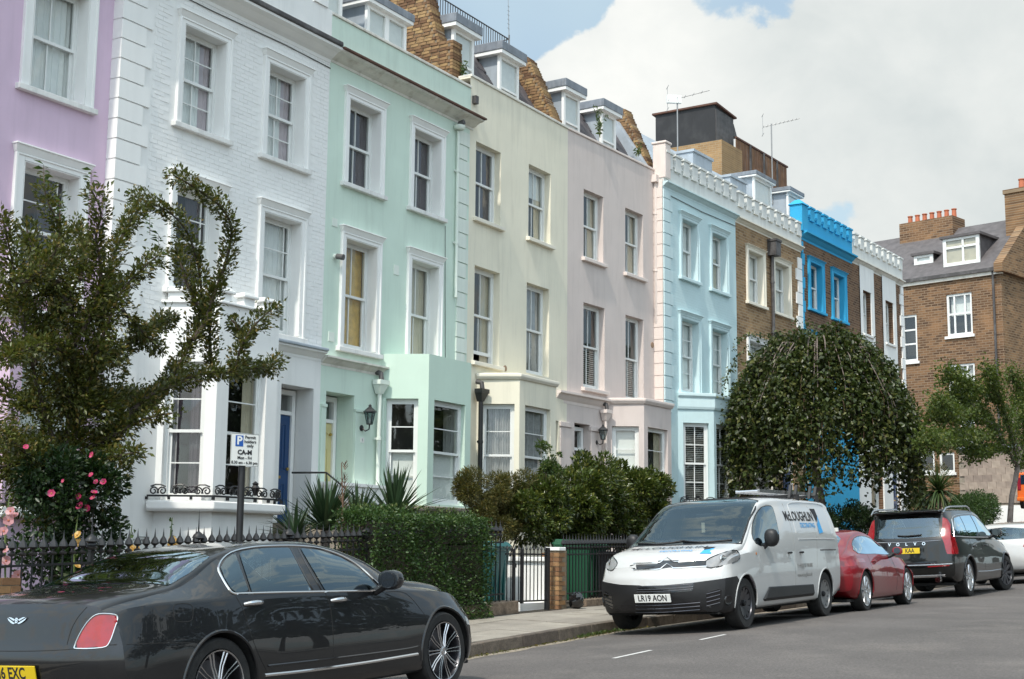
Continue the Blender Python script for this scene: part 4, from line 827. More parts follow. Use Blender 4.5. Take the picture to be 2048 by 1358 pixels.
door(H7, o7[5][0], o7[5][1], o7[5][2], o7[5][3], .1, 'door_blue')
crenellated(H7, W7, 10.25*K6, 10.42*K6, 11.20*K6, 'white_trim', 'crenel_white', 9, 'cream_trim')
P7 = downpipe(H7, 2.60*K6, 1.0, 9.55, 'gutter_dark', -.08, False, .055); b = MB(); b.box(2.60*K6-.19, 2.60*K6+.19, -.30, .0, 9.5, 9.95); b.box(2.60*K6-.22, 2.60*K6+.22, -.33, .0, 9.95, 10.02); b.build('hopper', 'gutter_dark', P7)
quoins(H7, W7, 3.9, 10.0, .50, .34, 'white_trim', -1, .40, .04)
# house 8
H8 = H_far('brown brick terraced house with bright blue parapet and window surrounds', S6[2]); W8 = (S6[3]-S6[2])*K6
o8 = ops_far([(15.85, 16.90, 8.47, 10.08), (17.98, 19.04, 8.45, 10.06), (15.80, 16.95, 5.2, 7.5), (17.95, 19.06, 5.2, 7.5), (15.9, 17.3, 1.6, 4.0), (18.2, 19.1, 1.2, 3.8)], S6[2])
b = MB(); wallgrid(b, 0, W8, -1.6, 10.95*K6, o8); b.build('wall', 'brick_brown', H8); shell(H8, W8, -1.6, 11.5, 'brick_brown', roofz=11.2)
for i, (xa, xb, za, zb) in enumerate(o8[:5]): sash_window(H8, Txy(xa, 0, 0, za), xb-xa, zb-za, None, 'arch', (1, 1), .17, None if i % 2 == 0 else 'brownside', True, 'bright_blue', arch=.20, head=.12)
door(H8, o8[5][0], o8[5][1], o8[5][2], o8[5][3], .1, 'door_blue')
b = MB(); b.box(-.02, W8, -.06, .06, -1.6, 4.5); b.build('stucco_base', 'bright_blue', H8); crenellated(H8, W8, 10.72*K6, 11.0*K6, 11.93*K6, 'bright_blue', 'bright_blue', 8, 'bright_blue', d=.24)
b = MB(); b.box(-.16, .34, -.14, .3, 10.98*K6, 11.9*K6); b.hexa([(-.22, -.2, 11.9*K6), (.40, -.2, 11.9*K6), (.40, .36, 11.9*K6), (-.22, .36, 11.9*K6), (-.02, 0, 12.1*K6), (.2, 0, 12.1*K6), (.2, .16, 12.1*K6), (-.02, .16, 12.1*K6)]); b.build('corner_pier', 'bright_blue', H8, bevel=.02)
quoins(H8, 0, 4.5, 10.5, .22, .12, 'bright_blue', 1, .40, .05)
# house 9
H9 = H_far('brown brick terraced house with white window strips at the far end of the terrace', S6[3]); W9 = (S6[4]-S6[3])*K6
o9 = ops_far([(20.94, 21.82, 8.30, 9.93), (23.40, 24.32, 8.28, 9.93), (20.94, 21.82, 5.3, 7.4), (23.40, 24.32, 5.3, 7.4), (21.2, 22.6, 1.8, 4.1), (23.6, 24.5, 1.4, 4.0)], S6[3])
b = MB(); wallgrid(b, 0, W9, -1.6, 10.95*K6, o9); b.build('wall', 'brick_brown', H9); shell(H9, W9, -1.6, 11.5, 'brick_brown', roofz=11.2)
for i, (xa, xb, za, zb) in enumerate(o9[:5]): sash_window(H9, Txy(xa, 0, 0, za), xb-xa, zb-za, None, 'plain', (1, 1), .17, 'greyside', True, 'white_trim')
door(H9, o9[5][0], o9[5][1], o9[5][2], o9[5][3], .1, 'door_blue')
for a, c, w_ in ((20.63, 22.15, 0), (23.08, 24.66, 1)):
    b = MB(); xa, xb = (a-S6[3])*K6, (c-S6[3])*K6; wallgrid(b, xa, xb, 4.4, 10.85*K6, [o9[w_], o9[w_+2]], -.035, .04); b.build('window_strip', 'white_wall', H9)
b = MB(); wallgrid(b, 0, W9, -1.6, 4.4, [o9[4], o9[5]], -.05, .06); b.build('stucco_base', 'white_wall', H9)
crenellated(H9, W9, 10.78*K6, 11.0*K6, 11.86*K6, 'white_trim', 'crenel_white', 9, 'dirty_white')
quoins(H9, W9, 4.4, 10.6, .40, .28, 'white_trim', -1, .42, .05)
# attics of houses 6 to 8
def far_roof(H, w, z0, zt, y0=.4, yt=1.5): b = MB(); b.prism([(0, y0, z0), (0, yt, zt), (0, 7, zt), (0, 7, z0)], (w, 0, 0)); return b.build('mansard_roof', 'lead_light', H)
r6 = far_roof(H6, W6, 10.6, 12.3); r7 = far_roof(H7, W7, 10.6, 12.3)
def rooflight(H, x, y, z, w_, h, ang):
    T = Txy(x, y, 0, z) @ Matrix.Rotation(ang, 4, 'X'); b = MB(T); b.frame(0, w_, 0, h, -.06, .05, (.07, .07, .07, .07)); b.box(w_/2-.02, w_/2+.02, -.05, .04, .07, h-.07); o = b.build('roof_window', 'white_trim', H)
    b = MB(T); b.poly([(.07, -.02, .07), (w_-.07, -.02, .07), (w_-.07, -.02, h-.07), (.07, -.02, h-.07)]); b.build('pane', 'glass', o)
    b = MB(T); b.poly([(.07, .03, .07), (w_-.07, .03, .07), (w_-.07, .03, h-.07), (.07, .03, h-.07)]); b.build('roller_blind', 'net', o)
def leadbox(H, xa, xb, ya, yb, z0, z1): b = MB(); b.box(xa, xb, ya, yb, z0, z1); b.box(xa-.04, xb+.04, ya-.05, yb, z1, z1+.08); b.build('lead_dormer', 'lead_light', H)
leadbox(H6, 3.4, 4.7, .75, 3, 10.7, 12.1); rooflight(H6, 3.5, .68, 10.98, 1.1, 1.05, R_(-12)); leadbox(H7, 1.2, 2.4, .7, 3, 10.7, 11.9); rooflight(H7, 1.3, .63, 10.85, 1.0, .95, R_(-12))
boxdormer(H7, 3.1, 4.5, .75, 3, 10.8, 12.35, 1, over=.1, slab=.12); boxdormer(H8, 1.15, 2.2, .9, 3, 11.2, 12.55, 1, over=.1, slab=.12)
# tank room on its brick base, timber screen, aerials
def far(s, y, z): return Txy(BX, BY, TH) @ Vector((s, y, z))
TF = Txy(BX, BY, TH); TFi = TF.inverted()
def onF(px, py, off):                                  # pixel on the plane 'off' metres behind the facade line -> (s, z)
    d = TFi.to_3x3() @ ray(px, py); o = TFi @ Vector((0, 0, 0)); q = o+d*((off-o.y)/d.y); return q.x, q.z
def onS(px, py, s_): d = TFi.to_3x3() @ ray(px, py); o = TFi @ Vector((0, 0, 0)); q = o+d*((s_-o.x)/d.x); return q.y, q.z
OFF = 2.4; sc, zc_ = onF(1430, 209, OFF); sr, zr_ = onF(1466, 233, OFF); yl, zl = onS(1311, 228, sc); zb0 = onF(1430, 285, OFF)[1]; sb, zbb = onF(1484, 286, OFF-.35); yb0, _ = onS(1330, 300, sc)
tk = thing('roof_tank_room', 'black clad tank room with a rust edged roof on a brick base above the brick house', 'tank room', far(sc, OFF, zb0), TH)
W_, D_, H_ = sr-sc, yl-OFF, zc_-zb0
b = MB(); b.box(-.25, sb-sc, -.35, D_+.6, -2.2, .0); b.build('brick_base', 'brick_roof', tk)
b = MB(); b.hexa([(0, 0, .0), (W_, 0, .0), (W_, D_, .0), (0, D_, .0), (0, 0, H_), (W_, 0, H_-.12), (W_, D_, H_-.12), (0, D_, H_)]); b.build('cladding', 'tank_black', tk)
b = MB(); b.box(.02, W_-.02, -.02, -.002, .03, H_-.14); b.build('end_panel', 'tank_side', tk)
b = MB(); b.hexa([(-.08, -.10, H_), (W_+.10, -.10, H_-.12), (W_+.10, D_+.1, H_-.12), (-.08, D_+.1, H_), (-.08, -.10, H_+.06), (W_+.10, -.10, H_-.06), (W_+.10, D_+.1, H_-.06), (-.08, D_+.1, H_+.06)]); b.build('roof', 'rust', tk)
b = MB(); b.hexa([(W_, .0, H_-.75), (W_+.35, .0, H_-.75), (W_+.35, .7, H_-.75), (W_, .7, H_-.75), (W_, .0, H_-.3), (W_+.05, .0, H_-.3), (W_+.05, .7, H_-.3), (W_, .7, H_-.3)]); b.build('vent_hood', 'tank_side', tk)
s0_, z0_ = onF(1472, 275, OFF-.3); s1_, z1_ = onF(1575, 336, OFF-.3)
fs = thing('roof_fence', 'brown weathered timber board fence on the flat roof beside the tank room', 'fence', far(s0_, OFF-.3, z0_-2.0), TH); n_b = int((s1_-s0_)/.135)
for i in range(n_b): b = MB(); b.box(i*.135, i*.135+.128, 0, .02, .05+.02*(i % 3), 1.95+.012*((i*7) % 3)); b.build('board', 'timber_brown', fs)
for x in (.24, .5, .76): b = MB(); b.box(x*(s1_-s0_), x*(s1_-s0_)+.09, -.05, 0, 0, 2.0); b.build('post', 'gutter_dark', fs)
b = MB(); b.box(0, s1_-s0_, -.03, .05, 1.98, 2.04); b.build('cap_rail', 'rust', fs); b = MB(); b.box(s1_-s0_, s1_-s0_+.02, 0, 1.6, .05, 1.3); b.build('end_board', 'timber_brown', fs)
def aerial(label, p, h, rz, n=9, blen=1.3, tilt=.12):
    o = thing('tv_aerial', label, 'aerial', p, rz)
    b = MB(); b.tube([(0, 0, 0), (0, 0, h)], .022, 6); b.build('mast', 'steel_grey', o); b = MB(); b.tube([(-.3, 0, h-.05-.3*tilt), (blen-.3, 0, h-.05+(blen-.3)*tilt)], .014, 5); b.build('boom', 'steel_grey', o)
    for i in range(n): x = -.28+i*blen/n; l = .16-.006*i; b = MB(); b.tube([(x, -l, h-.05+x*tilt), (x, l, h-.05+x*tilt)], .007, 4); b.build('element', 'steel_grey', o)
    b = MB(); b.tube([(-.3, 0, h-.4), (-.3, 0, h+.3)], .008, 4); b.tube([(-.3, -.2, h-.4), (-.3, .2, h-.4)], .008, 4); b.tube([(-.3, -.2, h+.3), (-.3, .2, h+.3)], .008, 4); b.build('reflector', 'steel_grey', o)
    return o
aerial('tall television aerial standing above the bright blue parapet', far(15.6, 1.2, 12.2), 2.9, R_(-60), tilt=.25)
a2 = aerial('television aerial with a white panel in front of the black tank room', far(8.0, 1.0, 11.4), 2.5, R_(-55), 5, 1.3, .3); b = MB(); b.box(-.32, .12, -.06, .06, 2.3, 2.55); b.build('panel', 'sign_white', a2)
aerial('thin television aerial seen over the brown timber roof fence', far(15.4, 3.6, 12.6), 2.3, R_(-15), 4, 1.6, .22)

# ================================================================= brick house across the end of the street
EC = onY(1994, 560, 13.6); ANG = math.atan2(.97, .239)
HE = thing('brick_house', 'brown brick corner house with slate roof and white dormer beyond the terrace', 'house', (EC.x, EC.y, 0), ANG)
# local x runs away from the street along the left wall, local -y ... the wall faces the camera at y = 0 (facing +y side of the frame)
TE = Matrix.Translation((EC.x, EC.y, 0)) @ Matrix.Rotation(ANG, 4, 'Z'); TEi = TE.inverted()
def onE(px, py):                                       # pixel on the left wall -> (x, z)
    d = TEi.to_3x3() @ ray(px, py); o = TEi @ Vector((0, 0, 0)); t = -o.y/d.y; q = o+d*t; return q.x, q.z
xe, ze = onE(1985, 543); ZE = ze
def rectE(x0, y0, x1, y1): (a, zt), (c, zb) = onE(x0, y0), onE(x1, y1); return min(a, c), max(a, c), min(zb, zt), max(zb, zt)
wE = [rectE(1892, 590, 1946, 668), rectE(1803, 632, 1836, 722), rectE(1896, 730, 1952, 800), rectE(1840, 896, 1870, 945), rectE(1878, 906, 1910, 945), rectE(1920, 830, 1951, 880)]
b = MB(); wallgrid(b, -.2, 14, -1.6, ZE, [(a, c, z0, z1) for a, c, z0, z1 in wE], 0, -.18)
b.build('wall', 'brick_end_x', HE)
b = MB(); b.poly([(-.2, 0, -1.6), (-.2, -10, -1.6), (-.2, -10, ZE), (-.2, 0, ZE)]); b.build('street_wall', 'brick_end', HE)
b = MB(); b.poly([(0, -.5, -1.6), (14, -.5, -1.6), (14, -.5, ZE), (0, -.5, ZE)]); b.build('dark_room_panel', 'room_dark', HE)
for i, (a, c, z0, z1) in enumerate(wE):
    b = MB(); b.frame(a, c, z0, z1, -.14, -.05, (.10, .10, .12, .10)); w_ = c-a; h = z1-z0
    if i in (0, 2): b.box(a+w_*.26, a+w_*.26+.08, -.13, -.06, z0, z1); b.box(c-w_*.26-.08, c-w_*.26, -.13, -.06, z0, z1); b.box(a, c, -.132, -.058, z0+h*.5, z0+h*.5+.09)
    elif i == 1: b.box(a, c, -.13, -.06, z0+h*.36, z0+h*.36+.08); b.box(a, c, -.13, -.06, z0+h*.66, z0+h*.66+.08)
    wf = b.build('window', 'sash_white', HE)
    b = MB(); b.poly([(a, -.1, z0), (c, -.1, z0), (c, -.1, z1), (a, -.1, z1)]); b.build('pane', 'glass', wf)
    b = MB(); b.box(a-.1, c+.1, -.05, .09, z0-.12, z0); b.build('sill', 'white_trim', wf)
    if i in (0, 2): b = MB(); b.box(a+.1, c-.1, -.3, -.29, z0+h*.5, z1); b.build('roller_blind', 'net', wf)
b = MB(); b.box(-.35, 14, -.02, .22, ZE, ZE+.16); b.build('gutter', 'gutter_dark', HE); b = MB(); b.box(-.3, 14, -.02, .12, ZE-.16, ZE); b.build('eaves_board', 'dirty_white', HE)
b = MB(); RH = 3.2; b.prism([(-.1, .2, ZE+.16), (-.1, -3.6, ZE+RH), (-.1, -7.4, ZE+.16)], (14, 0, 0)); RFE = b.build('roof', 'slate_far', HE)
b = MB(); b.prism([(-.45, .35, ZE-.1), (-.45, .35, ZE+.3), (-.45, -3.6, ZE+RH+.45), (-.45, -7.6, ZE+.3), (-.45, -7.6, ZE-.1)], (.42, 0, 0)); b.build('gable_parapet', 'brick_end', HE)
b = MB(); b.box(-.6, .5, -3.4, -2.2, ZE+1.2, ZE+4.1); b.box(-.66, .56, -3.46, -2.14, ZE+4.1, ZE+4.3); ch = b.build('chimney', 'brick_end', HE); b = MB(); b.lathe([(.16, 0), (.13, .5), (.16, .52), (.16, .56)], 10, (-.1, -2.8, ZE+4.3)); b.build('chimney_pot', 'terracotta', ch, True)
def dorE(px0, py0, px1, py1, dy, dep, sl=True):
    d0 = TEi.to_3x3() @ ray(px0, py0); d1 = TEi.to_3x3() @ ray(px1, py1); o = TEi @ Vector((0, 0, 0))
    a = o+d0*((-dy-o.y)/d0.y); c = o+d1*((-dy-o.y)/d1.y); xa, xb, z0, z1 = min(a.x, c.x), max(a.x, c.x), min(a.z, c.z), max(a.z, c.z)
    b = MB(); b.box(xa+.06, xb-.06, -dy-dep, -dy-.05, z0, z1); D = b.build('dormer', 'slate_far', HE)
    b = MB(); b.frame(xa, xb, z0, z1, -dy-.06, -dy+.04, (.16, .16, .16, .12))
    if sl: m = xa+(xb-xa)*.45; b.box(m-.05, m+.05, -dy-.05, -dy+.03, z0, z1); b.box(xa, xb, -dy-.05, -dy+.03, z0+(z1-z0)*.62, z0+(z1-z0)*.62+.1)
    b.build('window_frame', 'sash_white', D); b = MB(); b.poly([(xa+.1, -dy-.03, z0+.1), (xb-.1, -dy-.03, z0+.1), (xb-.1, -dy-.03, z1-.1), (xa+.1, -dy-.03, z1-.1)]); b.build('pane', 'glass', D)
    b = MB(); b.box(xa+.1, xb-.1, -dy-.049, -dy-.045, z0+.1, z1-.1); b.build('curtain', 'curtain_cream' if sl else 'net', D)
    b = MB(); b.box(xa-.12, xb+.12, -dy-dep, -dy+.14, z1, z1+.12); b.build('dormer_roof', 'slate_far', D)
dorE(1888, 535, 1958, 468, .35, 3.2); dorE(1829, 531, 1866, 507, .9, 1.6, False)
b = MB(); b.box(3.6, 6.5, -4.3, -3.0, ZE+1.8, ZE+3.75); ch2 = b.build('chimney', 'brick_end_x', HE)
for i in range(7): b = MB(); b.lathe([(.13, 0), (.11, .4), (.14, .42), (.14, .46)], 8, (3.8+.4*i, -3.6, ZE+3.75)); b.build('chimney_pot', 'terracotta', ch2, True)
b = MB(); b.tube([(.15, .09, ZE), (.15, .09, -1)], .06, 8); b.build('downpipe', 'gutter_dark', HE)
# tile-hung ground floor extension at its foot
TX = thing('tile_hung_extension', 'single storey extension hung with large stone tiles at the foot of the brick house', 'extension', (EC.x, EC.y, 0), ANG)
tl = [onE(1948, 1010), onE(2075, 1010), onE(1948, 920)]
xa, xb = min(tl[0][0], tl[1][0])-6, tl[0][0]; z0, z1 = tl[0][1], tl[2][1]+.4
b = MB(); b.box(xa, xb+.2, -.02, .9, z0-2.6, z1); b.build('core', 'concrete', TX)
b = MB(); b.box(xa-.1, xb+.3, -.02, 1.1, z1, z1+.12); b.build('lead_roof', 'lead', TX)
b = MB(); b.box(0, .42, 0, .03, 0, .33); me = b.mesh('stone_tile', 'stone_tile'); z = z0+.02; r = 0
while z < z1-.25:
    x = xa+(.2 if r % 2 else 0)
    while x < xb-.2: inst('stone_tile', me, TX, (x, .905+RNG.uniform(0, .015), z), (R_(-4), 0, RNG.normal(0, .01))); x += .435
    z += .31; r += 1
b = MB(); b.box(xa-2, xb+.6, 1.6, 1.8, z0-2.6, z0-.12); tag(b.build('rendered_wall', 'white_wall'), 'low white rendered wall below the tile hung extension', 'wall').matrix_world = TE
# ------------------------------------------------------------------ cars: lofted shells cut into panels, glass and lamps
def pchip(xs, ys):
    xs, ys = np.array(xs, float), np.array(ys, float); h = np.diff(xs); d = np.diff(ys)/h; m = np.zeros(len(xs))
    for i in range(1, len(xs)-1):
        if d[i-1]*d[i] > 0: w1, w2 = 2*h[i]+h[i-1], h[i]+2*h[i-1]; m[i] = (w1+w2)/(w1/d[i-1]+w2/d[i])
    m[0], m[-1] = d[0], d[-1]
    def f(x):
        x = np.clip(np.asarray(x, float), xs[0], xs[-1]); i = np.clip(np.searchsorted(xs, x)-1, 0, len(xs)-2); t = (x-xs[i])/h[i]
        return (1+2*t)*(1-t)**2*ys[i]+t*(1-t)**2*h[i]*m[i]+t*t*(3-2*t)*ys[i+1]+t*t*(t-1)*h[i]*m[i+1]
    return f
def inpoly(P, poly):
    x, y = P[:, 0], P[:, 1]; c = np.zeros(len(P), bool); n = len(poly)
    for i in range(n):
        (x1, y1), (x2, y2) = poly[i], poly[(i+1) % n]
        if y1 == y2: continue
        k = ((y1 > y) != (y2 > y)) & (x < (x2-x1)*(y-y1)/(y2-y1)+x1); c ^= k
    return c
def nearest_on(poly, q):
    best = None
    for i in range(len(poly)):
        a, b = np.array(poly[i], float), np.array(poly[(i+1) % len(poly)], float); d = b-a; t = np.clip(((q-a)@d)/max(d@d, 1e-12), 0, 1); p = a+d*t; e = ((p-q)**2).sum()
        if best is None or e < best[0]: best = (e, p)
    return best[1]
def smooth_poly(pts, n=3, closed=True):
    P = [np.array(p, float) for p in pts]; out = []; N = len(P)
    for i in range(N if closed else N-1):
        p0, p1, p2, p3 = (P[(i-1) % N] if closed or i > 0 else P[0]), P[i], P[(i+1) % N], (P[(i+2) % N] if closed or i+2 < N else P[-1])
        for k in range(n):
            t = k/n; out.append(.5*((2*p1)+(-p0+p2)*t+(2*p0-5*p1+4*p2-p3)*t*t+(-p0+3*p1-3*p2+p3)*t**3))
    if not closed: out.append(P[-1])
    return [tuple(q) for q in out]
class View:
    """kind: 'side' (x,z) | 'rear'/'front' (y,z) | 'top' (x,y) | 'cam' photo pixels"""
    def __init__(s, car, kind, flip=1): s.car, s.kind, s.flip = car, kind, flip
    def uv(s, P):
        P = np.array(P, float).reshape(-1, 3)
        if s.kind == 'side': return P[:, [0, 2]]
        if s.kind in ('rear', 'front'): return P[:, [1, 2]]
        if s.kind == 'top': return P[:, [0, 1]]
        Q = P*np.array([1, s.flip, 1]); W = Q@s.car.R.T+s.car.O; w_ = W@np.array(CF); return np.stack([1024+FL*(W@np.array(CR))/w_, 679-FL*(W@np.array(CU))/w_], 1)
    def ray(s, q):
        if s.kind == 'side': return Vector((q[0], 3*s.flip, q[1])), Vector((0, -s.flip, 0))
        if s.kind == 'rear': return Vector((-9, q[0], q[1])), Vector((1, 0, 0))
        if s.kind == 'front': return Vector((9, q[0], q[1])), Vector((-1, 0, 0))
        if s.kind == 'top': return Vector((q[0], q[1], 4)), Vector((0, 0, -1))
        d = np.array(ray(q[0], q[1])); o = -s.car.R.T@s.car.O; dl = s.car.R.T@d; f = np.array([1, s.flip, 1]); return Vector(o*f), Vector(dl*f).normalized()
class Car:
    def __init__(s, name, label, paint, loc, heading, pitch, spec, cat='car'):
        s.E = thing(name, label, cat, loc); rl_ = R_(2.2)*(-1 if abs(heading) < 1.5 else 1); loc = (loc[0], loc[1], loc[2]-.036); s.E.location = loc; s.E.rotation_euler = (rl_, -pitch, heading)
        s.E.rotation_mode = 'XYZ'; M = s.E.rotation_euler.to_matrix(); s.R = np.array(M); s.O = np.array(loc, float); s.paint = paint; s.sp = spec
        s.loft()
    def loft(s):
        c = s.sp; f = {k: pchip(*zip(*v)) for k, v in c['curves'].items()}; x0, x1 = c['x']; n = c.get('n', 230)
        X = np.linspace(x0, x1, n)
        NL, NG, NR = 16, 12, 13
        rings = []
        for x in X:
            g = {k: float(f[k](x)) for k in f}
            low = [(g['wb']-.16, g['zb']-.01), (g['wb'], g['zb']+.02), (g['wm'], g['zm']), ((g['wm']*.45+g['ws']*.55), (g['zm']*.35+g['zs']*.65)), (g['ws'], g['zs'])]
            pts = [(0, g['zb']-.01)]+smooth_poly(low, NL//4, False)
            (ya, za), (yb, zb_) = low[-1], (g['wr'], g['zr'])
            for i in range(1, NG+1):
                t = i/NG; bul = c.get('bulge', .03)*4*t*(1-t)*min(1, abs(zb_-za)/.25); pts.append((ya+(yb-ya)*t+bul, za+(zb_-za)*t))
            for i in range(1, NR+1):
                a = i/NR*math.pi/2; e = c.get('sup', 2.6); pts.append((yb*abs(math.cos(a))**(2/e) if i < NR else 0.0, zb_+(g['zc']-zb_)*math.sin(a)**(2/e)))
            rings.append(pts)
        A = np.array(rings); K = A.shape[1]
        full = np.concatenate([A, (A*np.array([-1, 1]))[:, K-2:0:-1]], 1); Q = full.shape[1]
        V = np.zeros((n, Q, 3)); V[:, :, 0] = X[:, None]; V[:, :, 1:] = full
        caps = []
        for e in (0, n-1):
            zc = full[e, :, 1].mean(); rr = []
            for q in (.985, .96, .93, .9, .86, .82, .78, .74, .70, .66, .62, .58, .53, .48, .42, .36, .3, .24, .18, .12, .06): R2 = V[e].copy(); R2[:, 1] *= q; R2[:, 2] = zc+(R2[:, 2]-zc)*q; rr.append(R2)
            caps.append(rr)
        def deform(P, end):
            y, z = P[..., 1], P[..., 2]; S = c['tail' if end == 0 else 'nose']; L = S['len']
            B = pchip(*zip(*S['side']))(z)+S['plan']*np.abs(y/S['w'])**S['pow']
            t = np.clip(1-(P[..., 0]-x0)/L, 0, 1) if end == 0 else np.clip(1-(x1-P[..., 0])/L, 0, 1)
            P[..., 0] += B*t**2*(1 if end == 0 else -1)
        for P in [V]+caps[0]+caps[1]:
            pass
        D = V.copy(); deform(D, 0); E2 = V.copy(); deform(E2, 1); V[..., 0] = D[..., 0]+E2[..., 0]-V[..., 0]
        for P in caps[0]: deform(P, 0)
        for P in caps[1]: deform(P, 1)
        verts = V.reshape(-1, 3).tolist(); faces = []
        for i in range(n-1):
            for j in range(Q): faces.append((i*Q+j, (i+1)*Q+j, (i+1)*Q+(j+1) % Q, i*Q+(j+1) % Q))
        for e, rr in ((0, caps[0]), (n-1, caps[1])):
            prev = [e*Q+j for j in range(Q)]
            for R2 in rr:
                b0 = len(verts); verts += R2.tolist(); cur = list(range(b0, b0+Q))
                for j in range(Q): faces.append((prev[j], prev[(j+1) % Q], cur[(j+1) % Q], cur[j]) if e else (prev[j], cur[j], cur[(j+1) % Q], prev[(j+1) % Q]))
                prev = cur
            b0 = len(verts); verts.append(np.array(rr[-1]).mean(0).tolist())
            for j in range(Q): faces.append((prev[j], prev[(j+1) % Q], b0, b0) if e else (prev[j], b0, b0, prev[(j+1) % Q]))
        s.V = np.array(verts); s.F = np.array(faces); s.lab = np.zeros(len(faces), int); s.names = ['body']
        if 'post' in c: s.V = c['post'](s.V)
        s.bvh = BVHTree.FromPolygons([Vector(v) for v in s.V], [tuple(dict.fromkeys(q)) for q in faces]); s.normals()
    def normals(s):
        a, b, c = s.V[s.F[:, 0]], s.V[s.F[:, 1]], s.V[s.F[:, 2]]; N = np.cross(b-a, c-a); l = np.linalg.norm(N, axis=1, keepdims=True); s.FN = N/np.maximum(l, 1e-12)
        C = s.V[s.F].mean(1); out = C-np.array([C[:, 0].mean(), 0, .6]); 
        VN = np.zeros_like(s.V)
        for k in range(4): np.add.at(VN, s.F[:, k], N)
        s.VN = VN/np.maximum(np.linalg.norm(VN, axis=1, keepdims=True), 1e-12); s.C = C
    def region(s, name, kind, poly, flips=(1,), filt=None, snap=True):
        """cut the faces inside a polygon out of the shell as a panel of its own"""
        for fl in flips:
            v = View(s, kind, fl); inside = inpoly(v.uv(s.C), poly) & (s.lab == 0)
            ny = s.FN[:, 1]
            if kind == 'side': inside &= (s.C[:, 1]*fl > .2)
            if kind == 'cam':
                d = np.array([v.ray(q)[1] for q in v.uv(s.C[inside])]) if inside.any() else np.zeros((0, 3)); idx = np.where(inside)[0]
                o = v.ray((1024, 679))[0]; keep = []
                for i in idx:
                    dv = (Vector(s.C[i])-o); h = s.bvh.ray_cast(o, dv.normalized()); keep.append(h[0] is not None and (h[0]-Vector(s.C[i])).length < .06)
                inside[:] = False; inside[idx[np.array(keep, bool)]] = True if len(idx) else False
            if kind == 'rear': inside &= s.C[:, 0] < s.sp['x'][0]+.9
            if kind == 'front': inside &= s.C[:, 0] > s.sp['x'][1]-.9
            if kind == 'top': inside &= s.C[:, 2] > .6
            if filt is not None: inside &= filt(s.C)
            if not inside.any(): continue
            s.names.append(name); L = len(s.names)-1
            if snap:
                cnt_in = np.zeros(len(s.V), int); cnt = np.zeros(len(s.V), int)
                np.add.at(cnt, s.F.ravel(), 1); np.add.at(cnt_in, s.F[inside].ravel(), 1)
                bd = np.where((cnt_in > 0) & (cnt_in < cnt))[0]; UV = v.uv(s.V[bd])
                for i, q in zip(bd, UV):
                    t = nearest_on(poly, q); o, d = v.ray(t); nn = Vector(s.VN[i]); p = Vector(s.V[i]); den = d.dot(nn)
                    if abs(den) < .08: continue
                    h = o+d*((p-o).dot(nn)/den)
                    if (h-p).length < .05: s.V[i] = h[:]
            s.lab[inside] = L; s.C = s.V[s.F].mean(1)
    def hit(s, kind, q, flip=1, lift=0.0):
        o, d = View(s, kind, flip).ray(q); h = s.bvh.ray_cast(o, d)
        if h[0] is None: return None, None
        n = h[1] if h[1].dot(d) < 0 else -h[1]; return h[0]+n*lift, n
    def emit(s, mats, drop=(), inset={}):
        """mats: panel name -> material"""
        for L, nm in enumerate(s.names):
            fs = s.F[s.lab == L]
            if nm in drop or len(fs) == 0: continue
            used, inv = np.unique(fs, return_inverse=True); inv = inv.reshape(fs.shape); V = s.V[used]-s.VN[used]*inset.get(nm, 0)
            me = bpy.data.meshes.new(nm); me.from_pydata(V.tolist(), [], [tuple(dict.fromkeys(q)) for q in inv.tolist()]); me.materials.append(M_[mats.get(nm, s.paint)])
            me.polygons.foreach_set("use_smooth", [True]*len(me.polygons)); me.set_sharp_from_angle(angle=R_(38))
            o = bpy.data.objects.new(nm, me); COL.objects.link(o); o.parent = s.E
    def line(s, name, kind, pts, r, mat, flips=(1,), closed=False, sm=4, lift=0.0, parent=None, n=6, flat=None):
        out = []
        for fl in flips:
            P = smooth_poly(pts, sm, closed) if sm else pts; Q = []
            for q in (P+[P[0]] if closed else P):
                h, nn = s.hit(kind, q, fl, lift)
                if h is not None and (not Q or (h-Q[-1]).length < .6): Q.append(h)
            if len(Q) > 1: b = MB(); b.tube(Q, r, n); out.append(b.build(name, mat, parent or s.E, True))
        return out
    def wheel(s, x, y, R, r_rim, w_, style, spokes, steer=0.0, mat='alloy'):
        sd = 1 if y > 0 else -1; T = Matrix.Translation((x, y, R)) @ Matrix.Rotation(steer, 4, 'Z') @ Matrix.Diagonal((1, sd, 1, 1))
        b = MB(T); b.lathe([(r_rim*.97, -w_*.9), (R*.93, -w_*.95), (R*.985, -w_*.85), (R, -w_*.6), (R, w_*.0-.03), (R*.985, -.008), (R*.94, .004), (r_rim*1.04, .0), (r_rim*1.0, -.012), (r_rim*.97, -.05), (r_rim*.97, -w_*.9)], 48, (0, 0, 0), 'y', False); wh = b.build('wheel', 'rubber', s.E, True)
        b = MB(T); b.lathe([(r_rim*1.005, -.004), (r_rim*1.0, .004), (r_rim*.96, .0), (r_rim*.93, -.02), (r_rim*.92, -.13), (r_rim*.5, -.15), (.03, -.14)], 48, (0, 0, 0), 'y', False); rim_ = b.build('rim', 'alloy_dark' if style == 'multi' else mat, wh, True)
        if style == 'multi': b = MB(T); b.lathe([(r_rim*1.006, -.003), (r_rim*1.0, .006), (r_rim*.965, .002), (r_rim*.95, -.014)], 48, (0, 0, 0), 'y', False); b.build('rim_lip', mat, wh, True)
        b = MB(T); b.lathe([(r_rim*.74, -.112), (r_rim*.72, -.105), (.02, -.105)], 32, (0, 0, 0), 'y', False); b.build('brake_disc', 'alloy_dark', wh, True)
        b = MB(T)
